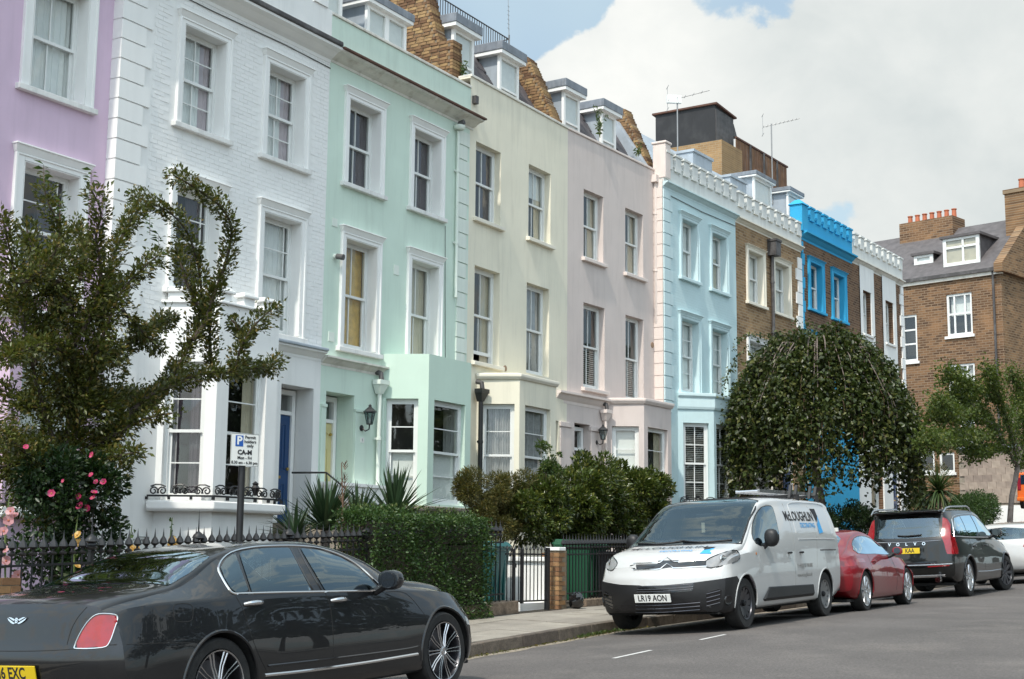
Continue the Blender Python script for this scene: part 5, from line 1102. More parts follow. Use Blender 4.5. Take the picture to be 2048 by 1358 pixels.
        for i in range(spokes):
            a = 2*math.pi*i/spokes
            def at(rr, off, yy): return (rr*math.cos(a)-off*math.sin(a), yy, rr*math.sin(a)+off*math.cos(a))
            ro = r_rim*.955; ri = r_rim*.16
            if style == 'multi':
                for off in (-.014, .014): b.tube([at(ri, off*.8, -.012), at(ro*.6, off*1.0, -.020), at(ro, off*1.3, -.006)], [.0065, .0055, .0075], 5)
            elif style == 'steel':
                wi, wo = .045, .03; b.hexa([at(ri, -wi, -.07), at(ro, -wo, -.03), at(ro, wo, -.03), at(ri, wi, -.07), at(ri, -wi, -.045), at(ro, -wo, -.012), at(ro, wo, -.012), at(ri, wi, -.045)])
            else:
                wi, wo = (.030, .042) if style == 'five' else (.018, .030)
                b.hexa([at(ri, -wi, -.05), at(ro, -wo, -.03), at(ro, wo, -.03), at(ri, wi, -.05), at(ri, -wi*.7, -.014), at(ro, -wo*.75, -.002), at(ro, wo*.75, -.002), at(ri, wi*.7, -.014)])
        b.build('spokes', mat, wh, True)
        b = MB(T); b.lathe([(r_rim*.19, -.06), (r_rim*.19, -.014), (r_rim*.12, -.004), (r_rim*.11, -.010), (0, -.010)], 20, (0, 0, 0), 'y'); b.build('hub_cap', mat if style != 'steel' else 'black_plastic', wh, True)
    def arches(s, ws):
        """wheel openings and the dark wells behind them"""
        for i, (x, z, r) in enumerate(ws):
            pl = [(x+r*math.cos(a), z+r*math.sin(a)) for a in np.linspace(0, 2*math.pi, 48, endpoint=False)]
            s.region('arch', 'side', pl, (1, -1))
    def wells(s, ws, wid, lip='paint', lr=.012, mat=None):
        for x, z, r in ws:
            for fl in (1, -1):
                b = MB(); n = 24; a0, a1 = -.25, math.pi+.25; pr = None
                for k in range(n+1):
                    a = a0+(a1-a0)*k/n; cur = [b.p((x+(r+.01)*math.cos(a), fl*(wid-.02), z+(r+.01)*math.sin(a))), b.p((x+(r+.01)*math.cos(a), fl*(wid-.42), z+(r+.01)*math.sin(a)))]
                    if pr: b.f.append([pr[0], cur[0], cur[1], pr[1]])
                    pr = cur
                b.poly([(x+(r+.01)*math.cos(a0+(a1-a0)*k/n), fl*(wid-.42), z+(r+.01)*math.sin(a0+(a1-a0)*k/n)) for k in range(n+1)]); b.build('wheel_well', 'dark_void', s.E)
                Q = []
                for k in range(33):
                    a = -.12+(math.pi+.24)*k/32; h, nn = s.hit('side', (x+(r+.012)*math.cos(a), z+(r+.012)*math.sin(a)), fl)
                    if h is not None: Q.append(h-nn*.004)
                if len(Q) > 2: b = MB(); b.tube(Q, lr, 6); b.build('arch_lip', mat or s.paint, s.E, True)
    def mirror(s, p, size, mat, sd, foot=True):
        """door mirror: rounded shell on a short foot; p = shell centre"""
        sx, sy, sz = size; b = MB(); n1, n2 = 10, 14; idx = []
        for i in range(n1+1):
            t = math.pi*i/n1; row = []
            for k in range(n2):
                a = 2*math.pi*k/n2; ce, se = math.cos(a), math.sin(a); q = .75
                xx = -math.cos(t); rr = math.sin(t)**.6
                row.append(b.p((p[0]+sx*(xx if xx > -.35 else -.35)+0*q, p[1]+sy*rr*math.copysign(abs(ce)**.8, ce), p[2]+sz*rr*math.copysign(abs(se)**.8, se))))
            idx.append(row)
        for r0, r1 in zip(idx, idx[1:]):
            for k in range(n2): b.f.append([r0[k], r0[(k+1) % n2], r1[(k+1) % n2], r1[k]])
        o = b.build('mirror', mat, s.E, True)
        b = MB(); b.tube([(p[0], p[1]-sd*sy*.6, p[2]-sz*.55), (p[0]-.01, p[1]-sd*sy*1.5, p[2]-sz*1.25), (p[0]-.02, p[1]-sd*(sy*1.5+.14), p[2]-sz*1.45)], [.04, .032, .045], 8); b.build('foot', 'black_plastic', o, True)
        b = MB(); b.lathe([(0, -.002), (sz*.8, -.002), (sz*.82, .004)], 16, (p[0]-sx*.37, p[1], p[2]), 'x'); b.build('mirror_glass', 'gloss_black', o, True)
        return o
    def plate(s, kind, c, w_, h, text, mat, up=(0, 0, 1), lift=.012, tx=1.0, sx=1.0):
        p, n = s.hit(kind, c, 1, lift)
        xa = Vector((0, -1, 0)) if n.x < 0 else Vector((0, 1, 0)); n = Vector((n.x, 0, n.z)).normalized(); ya = n.cross(xa); T = basis(p, xa, ya)
        b = MB(T); b.box(-w_/2, w_/2, -h/2, h/2, -.006, .004); o = b.build('number_plate', mat, s.E, bevel=.003)
        textmesh('registration', text, h*1.02, 'ink', o, T @ Matrix.Translation((0, 0, .0045)), .0006, sx, .0028)
        return o
    def interior(s, floor, seats, dash, roofz=None):
        b = MB(); b.box(floor[0], floor[1], -floor[2], floor[2], floor[3]-.03, floor[3]); b.build('cabin_floor', 'dark_void', s.E)
        for x, y in seats:
            b = MB(); b.hexa([(x-.1, y-.24, .42), (x+.42, y-.24, .42), (x+.42, y+.24, .42), (x-.1, y+.24, .42), (x-.1, y-.24, .58), (x+.42, y-.24, .62), (x+.42, y+.24, .62), (x-.1, y+.24, .58)])
            b.hexa([(x-.12, y-.23, .55), (x+.06, y-.23, .55), (x+.06, y+.23, .55), (x-.12, y+.23, .55), (x-.34, y-.19, dash[4]), (x-.22, y-.19, dash[4]), (x-.22, y+.19, dash[4]), (x-.34, y+.19, dash[4])])
            b.hexa([(x-.36, y-.12, dash[4]+.03), (x-.27, y-.12, dash[4]+.03), (x-.27, y+.12, dash[4]+.03), (x-.36, y+.12, dash[4]+.03), (x-.39, y-.11, dash[4]+.2), (x-.32, y-.11, dash[4]+.2), (x-.32, y+.11, dash[4]+.2), (x-.39, y+.11, dash[4]+.2)])
            b.build('seat', 'curtain_dark', s.E, bevel=.03)
        b = MB(); b.hexa([(dash[0], -dash[2], .5), (dash[1], -dash[2], .5), (dash[1], dash[2], .5), (dash[0], dash[2], .5), (dash[0], -dash[2], dash[3]-.06), (dash[1], -dash[2], dash[3]), (dash[1], dash[2], dash[3]), (dash[0], dash[2], dash[3]-.06)]); b.build('dashboard', 'black_plastic', s.E, bevel=.03)
def handle(car, kind, q, flip, l, mat='chrome', z=.022):
    p, n = car.hit(kind, q, flip, .018)
    if p is None: return
    b = MB(); b.tube([p+Vector((-l/2, 0, 0))-n*.02, p+Vector((-l/2+.02, 0, 0)), p+n*.012, p+Vector((l/2-.02, 0, 0)), p+Vector((l/2, 0, 0))-n*.02], [.012, z*.8, z, z*.8, .012], 8); o = b.build('door_handle', mat, car.E, True)
    b = MB(); b.lathe([(0, .0), (.045, .0), (.05, -.006)], 14, (0, 0, 0), 'y'); 
    return o

# ================================================================= graphite saloon in the foreground
XR, XF, YN = 8.096, 11.077, 7.25
zA, zB = zroad(XR, YN)-.0, zroad(XF, YN); pitch = math.atan2(zB-zA, XF-XR)
sal = dict(x=(-1.14, 3.90), n=250, bulge=.035, sup=2.7, curves=dict(
    zb=[(-1.2, .33), (-.9, .24), (-.4, .22), (3.4, .21), (3.75, .25), (3.9, .28)], wb=[(-1.2, .86), (-.6, .90), (0, .92), (1.5, .91), (3.0, .92), (3.6, .88), (3.9, .80)],
    zm=[(-1.2, .60), (0, .62), (1.5, .56), (3, .60), (3.9, .52)], wm=[(-1.2, .885), (-.5, .945), (0, .965), (.8, .94), (2.2, .94), (2.98, .960), (3.5, .93), (3.9, .82)],
    zs=[(-1.2, .92), (-.9, .965), (-.4, .985), (.3, .975), (1.5, .945), (2.4, .925), (3.0, .89), (3.45, .82), (3.75, .70), (3.9, .60)], ws=[(-1.2, .78), (-.6, .86), (0, .89), (.8, .885), (2.2, .875), (3.0, .85), (3.6, .76), (3.9, .66)],
    zr=[(-1.2, .945), (-.95, .99), (-.55, 1.035), (-.25, 1.07), (0, 1.14), (.3, 1.27), (.6, 1.335), (.95, 1.36), (1.4, 1.35), (1.75, 1.295), (2.1, 1.18), (2.4, 1.02), (2.6, .965), (3.0, .925), (3.45, .85), (3.75, .72), (3.9, .62)],
    wr=[(-1.2, .70), (-.6, .77), (-.2, .72), (.1, .66), (.5, .615), (1.0, .60), (1.5, .61), (1.9, .65), (2.3, .73), (2.6, .78), (3.2, .70), (3.9, .55)],
    zc=[(-1.2, 1.00), (-1.0, 1.05), (-.6, 1.10), (-.32, 1.13), (-.1, 1.21), (.25, 1.32), (.6, 1.38), (1.0, 1.405), (1.4, 1.40), (1.7, 1.36), (2.05, 1.26), (2.45, 1.10), (2.65, 1.045), (3.0, 1.01), (3.4, .955), (3.7, .86), (3.9, .74)]),
    tail=dict(len=.75, side=[(.2, .16), (.35, .08), (.5, .045), (.62, .03), (.75, .06), (.95, .10), (1.1, .16)], plan=.26, pow=3.2, w=.95), nose=dict(len=.8, side=[(.2, .06), (.4, .0), (.6, .02), (.8, .10), (1.0, .2)], plan=.42, pow=2.6, w=.95))
S = Car('saloon_car', 'graphite grey luxury saloon parked in the foreground with yellow rear plate', 'paint_graphite', (XR, YN+.93, zA), 0.0, pitch, sal)
ARS = [(0, .352, .385), (2.985, .352, .385)]
S.arches(ARS)
N_ = (-1, 1)
winq = [(441, 1136), (450, 1120), (470, 1106), (497, 1184), (470, 1185), (460, 1176), (448, 1156)]
winr = [(477, 1105), (510, 1099), (545, 1097), (578, 1096.5), (622, 1183), (503, 1184)]
winf = [(600, 1097), (640, 1102), (680, 1116), (712, 1135), (738, 1157), (757, 1179.5), (650, 1181.5)]
for pl in (winq, winr, winf): S.region('side_window', 'cam', pl, (1, -1))
rg = [(-.30, -.70), (-.34, -.3), (-.35, 0), (-.34, .3), (-.30, .70), (-.05, .665), (.26, .60), (.33, .3), (.345, 0), (.33, -.3), (.26, -.60), (-.05, -.665)]
S.region('rear_window', 'top', rg, (1,), lambda C: C[:, 2] > 1.02)
fg = [(2.50, -.72), (2.60, -.3), (2.62, 0), (2.60, .3), (2.50, .72), (2.2, .655), (1.75, .575), (1.66, .3), (1.65, 0), (1.66, -.3), (1.75, -.575), (2.2, -.655)]
S.region('windscreen', 'top', fg, (1,), lambda C: C[:, 2] > .95)
tail = smooth_poly([(199, 1228), (229, 1229.5), (235, 1238), (230, 1256), (219, 1285), (205, 1295), (155, 1297), (150, 1291), (164, 1261), (181, 1238)], 3)
S.region('tail_light', 'cam', tail, (1, -1)); S.region('fuel_flap', 'cam', smooth_poly([(351, 1209), (381, 1209), (386, 1226), (381, 1242), (353, 1242), (347, 1225)], 3), (1,))
hl = [(2.0, 2.0)]
S.region('headlight', 'cam', [(930, 1226), (936, 1228), (941, 1246), (937, 1254), (931, 1240)], (1, -1))
S.emit(dict(side_window='glass_car', rear_window='glass_car', windscreen='glass_car', tail_light='lens_red', headlight='lens_clear'), ('arch',), {'side_window': .006, 'rear_window': .004, 'windscreen': .004})
S.wells(ARS, .95, lr=.014)
for x in (0, 2.985):
    for sd in N_: S.wheel(x, sd*.925, .352, .262, .26, 'multi', 10)
S.interior((-.3, 2.5, .75, .32), [(.62, .38), (.62, -.38), (1.75, .38), (1.75, -.38)], (2.2, 2.7, .68, .94, 1.02))
b = MB(); b.tube([(2.05+.17*math.cos(a)*.35, -.38+.17*math.sin(a), .92+.17*math.cos(a)) for a in np.linspace(0, 2*math.pi, 20)], .014, 6); b.build('steering_wheel', 'black_plastic', S.E, True)
b = MB(); b.box(-.3, .35, -.62, .62, .93, .96); b.build('parcel_shelf', 'black_plastic', S.E)
S.line('window_trim', 'cam', [(436, 1137), (446, 1117), (470, 1102), (510, 1094.5), (560, 1092), (605, 1093), (645, 1099), (684, 1113), (716, 1132), (742, 1155), (764, 1180), (735, 1181.5), (640, 1183.5), (560, 1185), (487, 1187), (466, 1187), (456, 1177), (444, 1157)], .0085, 'chrome', (1, -1), True, 3, .004)
for ln in ([(470, 1104), (484, 1145), (500, 1185)], [(582, 1096), (604, 1140), (629, 1184)], [(597, 1097), (620, 1140), (646, 1184)]): S.line('pillar_trim', 'cam', ln, .012, 'gloss_black', (1, -1), False, 4, -.003)
S.line('sill_trim', 'side', [(.47, .385), (1.0, .368), (1.8, .36), (2.52, .365)], .013, 'chrome', N_, False, 6, .006); S.line('bumper_trim', 'side', [(-.47, .42), (-.8, .43), (-1.05, .44)], .010, 'chrome', N_, False, 6, .004); S.line('bumper_trim', 'rear', [(-.78, .44), (-.4, .435), (0, .435), (.4, .435), (.78, .44)], .010, 'chrome', (1,), False, 4, .004)
S.line('tail_light_trim', 'cam', tail, .005, 'chrome', (1, -1), True, 0, .002)
GAP = dict(r=.0035, mat='dark_void', lift=-.001)
for ln in ([(471, 1191), (487, 1221), (501, 1265), (516, 1306), (534, 1343)], [(650, 1184), (659, 1208), (664, 1240), (667, 1290), (666, 1322)], [(174, 1214), (155, 1236), (142, 1261), (134, 1289)], [(772, 1184), (812, 1187), (850, 1230)]): S.line('panel_gap', 'cam', ln, flips=(1, -1), **GAP)
S.line('panel_gap', 'rear', [(-.72, .715), (-.4, .70), (0, .695), (.4, .70), (.72, .715)], flips=(1,), **GAP); S.line('panel_gap', 'cam', [(218, 1290), (300, 1287), (383, 1286)], flips=(1, -1), **GAP)
S.line('fuel_flap_gap', 'cam', [(351, 1209), (381, 1209), (386, 1226), (381, 1242), (353, 1242), (347, 1225)], flips=(1,), closed=True, **GAP)
S.line('door_crease', 'cam', [(536, 1332), (660, 1318), (800, 1300), (836, 1293)], .010, 'paint_graphite', (1, -1), False, 4, -.002)
for q, fl in (((506, 1207), 1), ((677, 1200), 1), ((506, 1207), -1), ((677, 1200), -1)): handle(S, 'cam', q, fl, .20)
for sd in N_: S.mirror((2.03, sd*1.03, 1.03), (.10, .115, .085), 'paint_graphite', sd)
S.plate('rear', (0, .545), .52, .111, 'N6 EXC', 'plate_yellow', sx=.82)
p, n = S.hit('rear', (0, .90), 1, .004); T = basis(p, (0, -1, 0), n.cross(Vector((0, -1, 0))))
b = MB(T)
for sg in (-1, 1): b.prism([(sg*.012, -.018, 0), (sg*.10, .022, 0), (sg*.085, .004, 0), (sg*.055, -.014, 0), (sg*.03, -.022, 0)], (0, 0, .005)); b.prism([(sg*.012, .008, 0), (sg*.06, .024, 0), (sg*.09, .026, 0), (sg*.03, .0, 0)], (0, 0, .006))
em = b.build('winged_emblem', 'chrome', S.E); textmesh('letter', 'B', .05, 'chrome', em, T @ Matrix.Translation((0, 0, .004)), .003, 1, .002)
b = MB(); b.box(-.9, 3.6, -.78, .78, .19, .22); b.build('underbody', 'dark_void', S.E)
for sd in N_: b = MB(); b.lathe([(.045, -.12), (.05, .02), (.04, .02), (.036, -.1)], 14, (-1.12, sd*.55, .30), 'x'); b.build('tailpipe', 'chrome', S.E, True)

# ================================================================= white van
VX, VR, VY = 18.186, 21.463, 7.1
zA, zB = zroad(VR, VY), zroad(VX, VY); pv = math.atan2(zB-zA, VR-VX)
van = dict(x=(-.83, 4.20), n=240, bulge=.03, sup=4.2, curves=dict(
    zb=[(-.83, .38), (-.4, .30), (3.0, .28), (3.9, .26), (4.2, .28)], wb=[(-.83, .90), (0, .93), (3.2, .93), (3.9, .90), (4.2, .84)],
    zm=[(-.83, .72), (3, .72), (4.2, .62)], wm=[(-.83, .945), (0, .965), (2, .965), (3.2, .965), (3.8, .95), (4.2, .90)],
    zs=[(-.83, 1.10), (2.2, 1.10), (2.8, 1.08), (3.4, 1.03), (3.8, .97), (4.05, .88), (4.2, .80)], ws=[(-.83, .94), (0, .955), (2.5, .955), (3.2, .945), (3.8, .91), (4.2, .84)],
    zr=[(-.83, 1.72), (-.6, 1.76), (0, 1.78), (1.5, 1.78), (2.0, 1.74), (2.25, 1.66), (2.55, 1.48), (2.9, 1.24), (3.15, 1.10), (3.6, 1.025), (4.0, .92), (4.2, .82)],
    wr=[(-.83, .80), (0, .81), (1.5, .80), (2.2, .765), (2.6, .80), (3.1, .86), (3.6, .86), (4.2, .78)],
    zc=[(-.83, 1.84), (-.5, 1.88), (1.2, 1.90), (1.8, 1.885), (2.1, 1.83), (2.45, 1.64), (2.8, 1.41), (3.1, 1.235), (3.3, 1.19), (3.7, 1.11), (4.0, 1.01), (4.2, .91)]),
    post=lambda V: V*np.array([1, 1, .945]),
    tail=dict(len=.4, side=[(.3, .0), (1.2, .02), (1.9, .10)], plan=.07, pow=6, w=.96), nose=dict(len=.75, side=[(.25, .07), (.4, .02), (.55, .0), (.72, .02), (.85, .08), (1.0, .14)], plan=.36, pow=2.4, w=.96))
B = Car('white_van', 'white decorator van with black bumper parked facing downhill', 'paint_white', (VR, VY+.965, zA), math.pi, pv, van, 'van')
ARV = [(0, .335, .375), (3.277, .335, .375)]
B.arches(ARV)
ws = [(1274, 1092), (1300, 1058), (1327, 1027), (1371, 1021), (1440, 1016.5), (1503, 1014.5), (1500, 1040), (1493, 1073), (1476, 1081), (1420, 1085), (1371, 1088.5), (1320, 1091)]
wst = [(2.02, -.70), (1.93, -.3), (1.92, 0), (1.93, .3), (2.02, .70), (2.6, .765), (3.0, .82), (3.16, .80), (3.26, .4), (3.28, 0), (3.26, -.4), (3.16, -.80), (3.0, -.82), (2.6, -.765)]
B.region('windscreen', 'top', wst, (1,), lambda C: C[:, 2] > 1.06)
sw = smooth_poly([(1541, 1012), (1522, 1015), (1509, 1034), (1504, 1056), (1506, 1078), (1520, 1091), (1551, 1084), (1558, 1076), (1553, 1045), (1547, 1022)], 2)
B.region('side_window', 'cam', sw, (1, -1))
hlv = smooth_poly([(1412, 1121), (1434, 1110), (1467, 1100), (1477, 1105), (1479, 1117), (1465, 1126), (1422, 1136), (1411, 1131)], 2)
B.region('headlight', 'cam', hlv, (1, -1))
B.region('grille', 'cam', [(1266, 1129), (1300, 1128), (1321, 1127.5), (1334, 1119), (1347, 1126.5), (1380, 1123), (1413, 1120), (1412, 1132), (1380, 1135), (1347, 1138), (1334, 1131), (1321, 1139.5), (1300, 1140), (1266, 1140)])
B.region('upper_intake', 'cam', [(1273, 1172), (1330, 1170.5), (1389, 1165), (1384, 1182), (1330, 1186), (1282, 1187)])
B.region('lower_intake', 'cam', [(1268, 1209), (1330, 1208), (1402, 1201), (1398, 1228), (1330, 1233), (1274, 1234)])
B.region('corner_intake', 'cam', [(1412, 1186), (1444, 1176), (1442, 1204), (1414, 1218)], (1, -1))
bp = [(1380, 1166), (1440, 1158), (1474, 1152), (1487, 1172), (1497, 1190), (1502, 1262), (1470, 1275), (1370, 1285), (1300, 1290), (1310, 1171)]
B.region('bumper', 'cam', bp, (1, -1))
B.emit(dict(windscreen='glass_clear', side_window='glass_car', headlight='lens_clear', bumper='black_plastic', grille='gloss_black', upper_intake='gloss_black', lower_intake='gloss_black', corner_intake='gloss_black'), ('arch',), {'side_window': .006, 'windscreen': .004})
B.wells(ARV, .95, lr=.013)
for x in (0, 3.277):
    for sd in N_: B.wheel(x, sd*.93, .335, .215, .22, 'steel', 12, mat='steel_grey' if x == 0 else 'alloy_dark')
B.interior((1.2, 3.0, .8, .5), [(1.75, .45), (1.75, -.1), (1.75, -.5)], (2.62, 3.15, .76, 1.04, 1.20))
b = MB(); b.box(1.15, 1.18, -.78, .78, .5, 1.66); b.build('bulkhead', 'dark_void', B.E); b = MB(); b.box(1.2, 2.0, -.7, .7, 1.66, 1.68); b.build('headlining', 'dark_void', B.E)
b = MB(); b.tube([(2.5+.18*math.cos(a)*.6, -.45+.18*math.sin(a), 1.08+.18*math.cos(a)*.8) for a in np.linspace(0, 2*math.pi, 20)], .014, 6); b.build('steering_wheel', 'black_plastic', B.E, True)
b = MB(); b.hexa([(2.72, .25, 1.065), (3.0, .25, 1.065), (3.0, .62, 1.065), (2.72, .62, 1.065), (2.72, .25, 1.09), (3.0, .25, 1.075), (3.0, .62, 1.075), (2.72, .62, 1.09)]); b.build('paperwork', 'sign_white', B.E)
b = MB(); b.box(2.45, 2.46, .0, .05, 1.30, 1.44); b.build('air_freshener', 'curtain_cream', B.E); b = MB(); b.box(2.28, 2.33, -.13, .13, 1.50, 1.57); b.build('rear_view_mirror', 'black_plastic', B.E, bevel=.01)
B.line('headlight_bezel', 'cam', hlv, .009, 'gloss_black', (1, -1), True, 0, -.001); B.line('windscreen_seal', 'top', wst, .016, 'black_plastic', (1,), True, 2, -.004); B.line('window_seal', 'cam', sw, .010, 'black_plastic', (1, -1), True, 0, -.002)
for q in ((3.27, 1.0), (3.27, -1.0)):
    b = MB(); P = [B.hit('top', (3.20-.14*abs(t), .32+q[1]*.0+t*.38*q[1]+(.0), ), 1, .012)[0] for t in (-1, -.5, 0, .5, 1)] if q[1] > 0 else [B.hit('top', (3.20-.14*abs(t), -.36+t*.36), 1, .012)[0] for t in (-1, -.5, 0, .5, 1)]
    b.tube([p_ for p_ in P if p_ is not None], .011, 5); b.build('wiper', 'black_plastic', B.E, True)
# grille: two chrome bars rising to a double chevron
for y0, y1 in ((1127.5, 1120), (1140, 1132.5)):
    ym = (y0*.55+y1*.45); B.line('grille_bar', 'cam', [(1267, y0), (1300, y0-1), (1321, ym+1), (1334, ym-9), (1347, ym-.5), (1380, y1+2), (1413, y1)], .009, 'chrome', (1,), False, 2, .004)
for k, y0 in enumerate((1174, 1179.5, 1184)): B.line('lower_grille_slat', 'cam', [(1274, y0), (1330, y0-1.5), (1386, y0-6)], .007, 'alloy_dark', (1,), False, 5, .003)
for k, y0 in enumerate((1211, 1218, 1225)): B.line('lower_grille_slat', 'cam', [(1272, y0), (1330, y0-1), (1400, y0-6)], .007, 'alloy_dark', (1,), False, 5, .003)
for sg in (1, -1):
    for k in range(4): B.line('vent_slat', 'cam', [(1413, 1188+8*k), (1440, 1181+8*k)], .006, 'alloy_dark', (sg,), False, 4, .003)
    p, n = B.hit('cam', (1456, 1200), sg, .0)
    if p is not None: b = MB(basis(p, n.orthogonal(), n.cross(n.orthogonal()))); b.lathe([(0, .012), (.045, .010), (.06, .016), (.066, 0)], 16); b.build('fog_light', 'gloss_black', B.E, True)
    p, n = B.hit('cam', (1446, 1118), sg if sg == 1 else -1, .004)
    if p is not None:
        for dx, rr in ((0, .05), (.11, .038)): b = MB(basis(p+Vector((0, -dx*(1 if p.y > 0 else -1)*.8, -.0)), n.orthogonal(), n.cross(n.orthogonal()))); b.lathe([(0, .006), (rr*.7, .003), (rr, .010), (rr*1.1, 0)], 14); b.build('lamp_projector', 'chrome', B.E, True)
_pz = B.hit('cam', (1331, 1195.5))[0].z; B.plate('front', (0, _pz), .52, .111, 'LR19 AON', 'plate_white', sx=.80, lift=.02)
for sd in N_:
    B.mirror((2.52, sd*1.06, 1.19), (.085, .10, .125), 'black_plastic', sd)
    b = MB(); P = [(.62, .43, .30), (2.55, .43, .30)]; b.hexa([(.62, sd*.955, .33), (2.62, sd*.955, .33), (2.66, sd*.90, .33), (.62, sd*.90, .33), (.62, sd*.985, .36), (2.66, sd*.985, .36), (2.70, sd*.93, .36), (.62, sd*.93, .36)]); b.hexa([(.62, sd*.985, .36), (2.66, sd*.985, .36), (2.70, sd*.93, .36), (.62, sd*.93, .36), (.62, sd*.975, .50), (2.45, sd*.975, .52), (2.48, sd*.92, .52), (.62, sd*.92, .50)]); b.build('side_moulding', 'black_plastic', B.E, bevel=.012)
for x in (1.55, 1.05): handle(B, 'side', (x, .975), 1, .15, 'black_plastic', .016)
GV = dict(r=.0035, mat='ink_grey', lift=-.001)
for sd in N_:
    for ln in ([(1.30, 1.70), (1.29, 1.4), (1.32, 1.1), (1.36, .7), (1.38, .45)], [(2.60, 1.12), (2.74, .95), (2.80, .7)], [(.26, 1.78), (.28, 1.2), (.40, .75)]): B.line('panel_gap', 'side', ln, flips=(sd,), **GV)
    B.line('door_rail', 'side', [(-.60, .995), (-.2, 1.0), (.18, 1.0)], .010, 'gutter_dark', (sd,), False, 4, -.002); B.line('body_crease', 'side', [(-.6, 1.16), (0, 1.17), (.6, 1.17), (1.1, 1.165)], .007, 'paint_white', (sd,), False, 4, 0); B.line('panel_pressing', 'side', [(-.55, 1.25), (-.52, 1.62), (-.40, 1.70), (.3, 1.72), (1.0, 1.70), (1.12, 1.60), (1.14, 1.25)], .006, 'paint_white', (sd,), False, 4, 0)
    p, n = B.hit('side', (2.86, .98), sd, .002); b = MB(); b.lathe([(0, .004*sd), (.018, .003*sd), (.02, 0)], 10, p, 'y'); b.build('side_repeater', 'amber', B.E)
b = MB(); b.box(-.84, -.80, -.9, .9, .35, .55); b.build('rear_bumper', 'black_plastic', B.E, bevel=.02); b = MB(); b.box(-.86, -.82, .86, .93, 1.28, 1.34); b.build('door_hinge', 'sign_white', B.E)
b = MB(); b.box(-.6, 3.9, -.8, .8, .22, .27); b.build('underbody', 'dark_void', B.E)
# signwriting on the side panel and bonnet
def wrap(car, o, n, lift=.004):
    n = Vector(n).normalized()
    for v in o.data.vertices:
        h_ = car.bvh.ray_cast(v.co+n*.4, -n)
        if h_[0] is not None: v.co = h_[0]+n*(lift+(.0005 if v.index % 2 else 0))
    return o
def decal(car, kind, q, ax, flip=1, lift=.004): p, n = car.hit(kind, q, flip, lift); return basis(p, ax, n.cross(Vector(ax)))
SIDE, TOP = (0, 1, 0), (.25, 0, 1)
T = decal(B, 'cam', (1597, 1033.5), (-1, 0, 0)); wrap(B, textmesh('sign_lettering', 'McLOUGHLIN', .205, 'ink', B.E, T, .001, .98, .004), SIDE)
T = decal(B, 'cam', (1615, 1051), (-1, 0, 0)); wrap(B, textmesh('sign_lettering', 'DECORATING', .105, 'ink_blue', B.E, T, .001, .98, .001), SIDE)
def brushlogo(T, s, nn):
    for nm, P4 in (('ink', [(.0, .13), (.20, .13), (.20, .02), (.09, -.06), (.05, .05)]), ('ink_blue', [(.21, .05), (.25, -.20), (.08, -.22), (.09, -.08), (.15, -.05)])):
        b = MB(T); b.poly([(x*s, y*s, .002) for x, y in P4]); wrap(B, b.build('sign_emblem', nm, B.E), nn, .006)
T = decal(B, 'cam', (1625, 1036), (-1, 0, 0)); brushlogo(T, 1.15, SIDE)
T = decal(B, 'cam', (1610, 1131), (-1, 0, 0)); wrap(B, textmesh('sign_lettering', 'T: +44 (0) 207 998 0088', .078, 'ink_grey', B.E, T, .001, .86, .001), SIDE)
T = decal(B, 'cam', (1610, 1149), (-1, 0, 0)); wrap(B, textmesh('sign_lettering', 'www.mcloughlin.co.uk', .082, 'ink_grey', B.E, T, .001, .86, .001), SIDE)
T = decal(B, 'cam', (1338, 1097), (0, 1, 0)); wrap(B, textmesh('sign_lettering', 'McLOUGHLIN', .16, 'ink', B.E, T, .001, 1.15, .001), TOP, .010)
T = decal(B, 'cam', (1352, 1103), (0, 1, 0)); wrap(B, textmesh('sign_lettering', 'DECORATING', .075, 'ink_blue', B.E, T, .001, 1.0, .001), TOP, .010)
T = decal(B, 'cam', (1400, 1098), (0, 1, 0)); brushlogo(T, .9, TOP)
# ladder rack
for x in (-.4, .5): b = MB(); b.box(x-.025, x+.025, -.74, .74, 1.815, 1.85); b.box(x-.03, x+.03, -.78, -.74, 1.68, 1.85); b.box(x-.03, x+.03, .74, .78, 1.68, 1.85); b.build('roof_bar', 'black_plastic', B.E)
for x in (-.55, -.3, .35, .6):
    b = MB(); b.hexa([(x, .66, 1.8), (x+.06, .66, 1.8), (x+.06, .70, 1.8), (x, .70, 1.8), (x-.09, .66, 2.0), (x-.05, .66, 2.0), (x-.05, .70, 2.0), (x-.09, .70, 2.0)]); b.build('ladder_clamp', 'black_plastic', B.E)
ld = thing('ladder', 'aluminium ladder strapped to the roof rack of the white van', 'ladder', (0, 0, 0)); ld.matrix_world = Matrix.Translation(B.E.location) @ B.E.rotation_euler.to_matrix().to_4x4()
for y in (.28, .62): b = MB(); b.box(-.75, 1.75, y-.015, y+.015, 1.855, 1.905); b.build('stile', 'alloy', ld)
b = MB(); b.tube([(0, .28, 1.88), (0, .62, 1.88)], .015, 6); me = b.mesh('rung', 'alloy')
for i in range(10): inst('rung', me, ld, (-.65+.27*i, 0, 0))

# ================================================================= cars further up
def carpose(xr, xf, yn, half):
    za, zb = zroad(xr, yn), zroad(xf, yn); return za, math.atan2(zb-za, xf-xr)
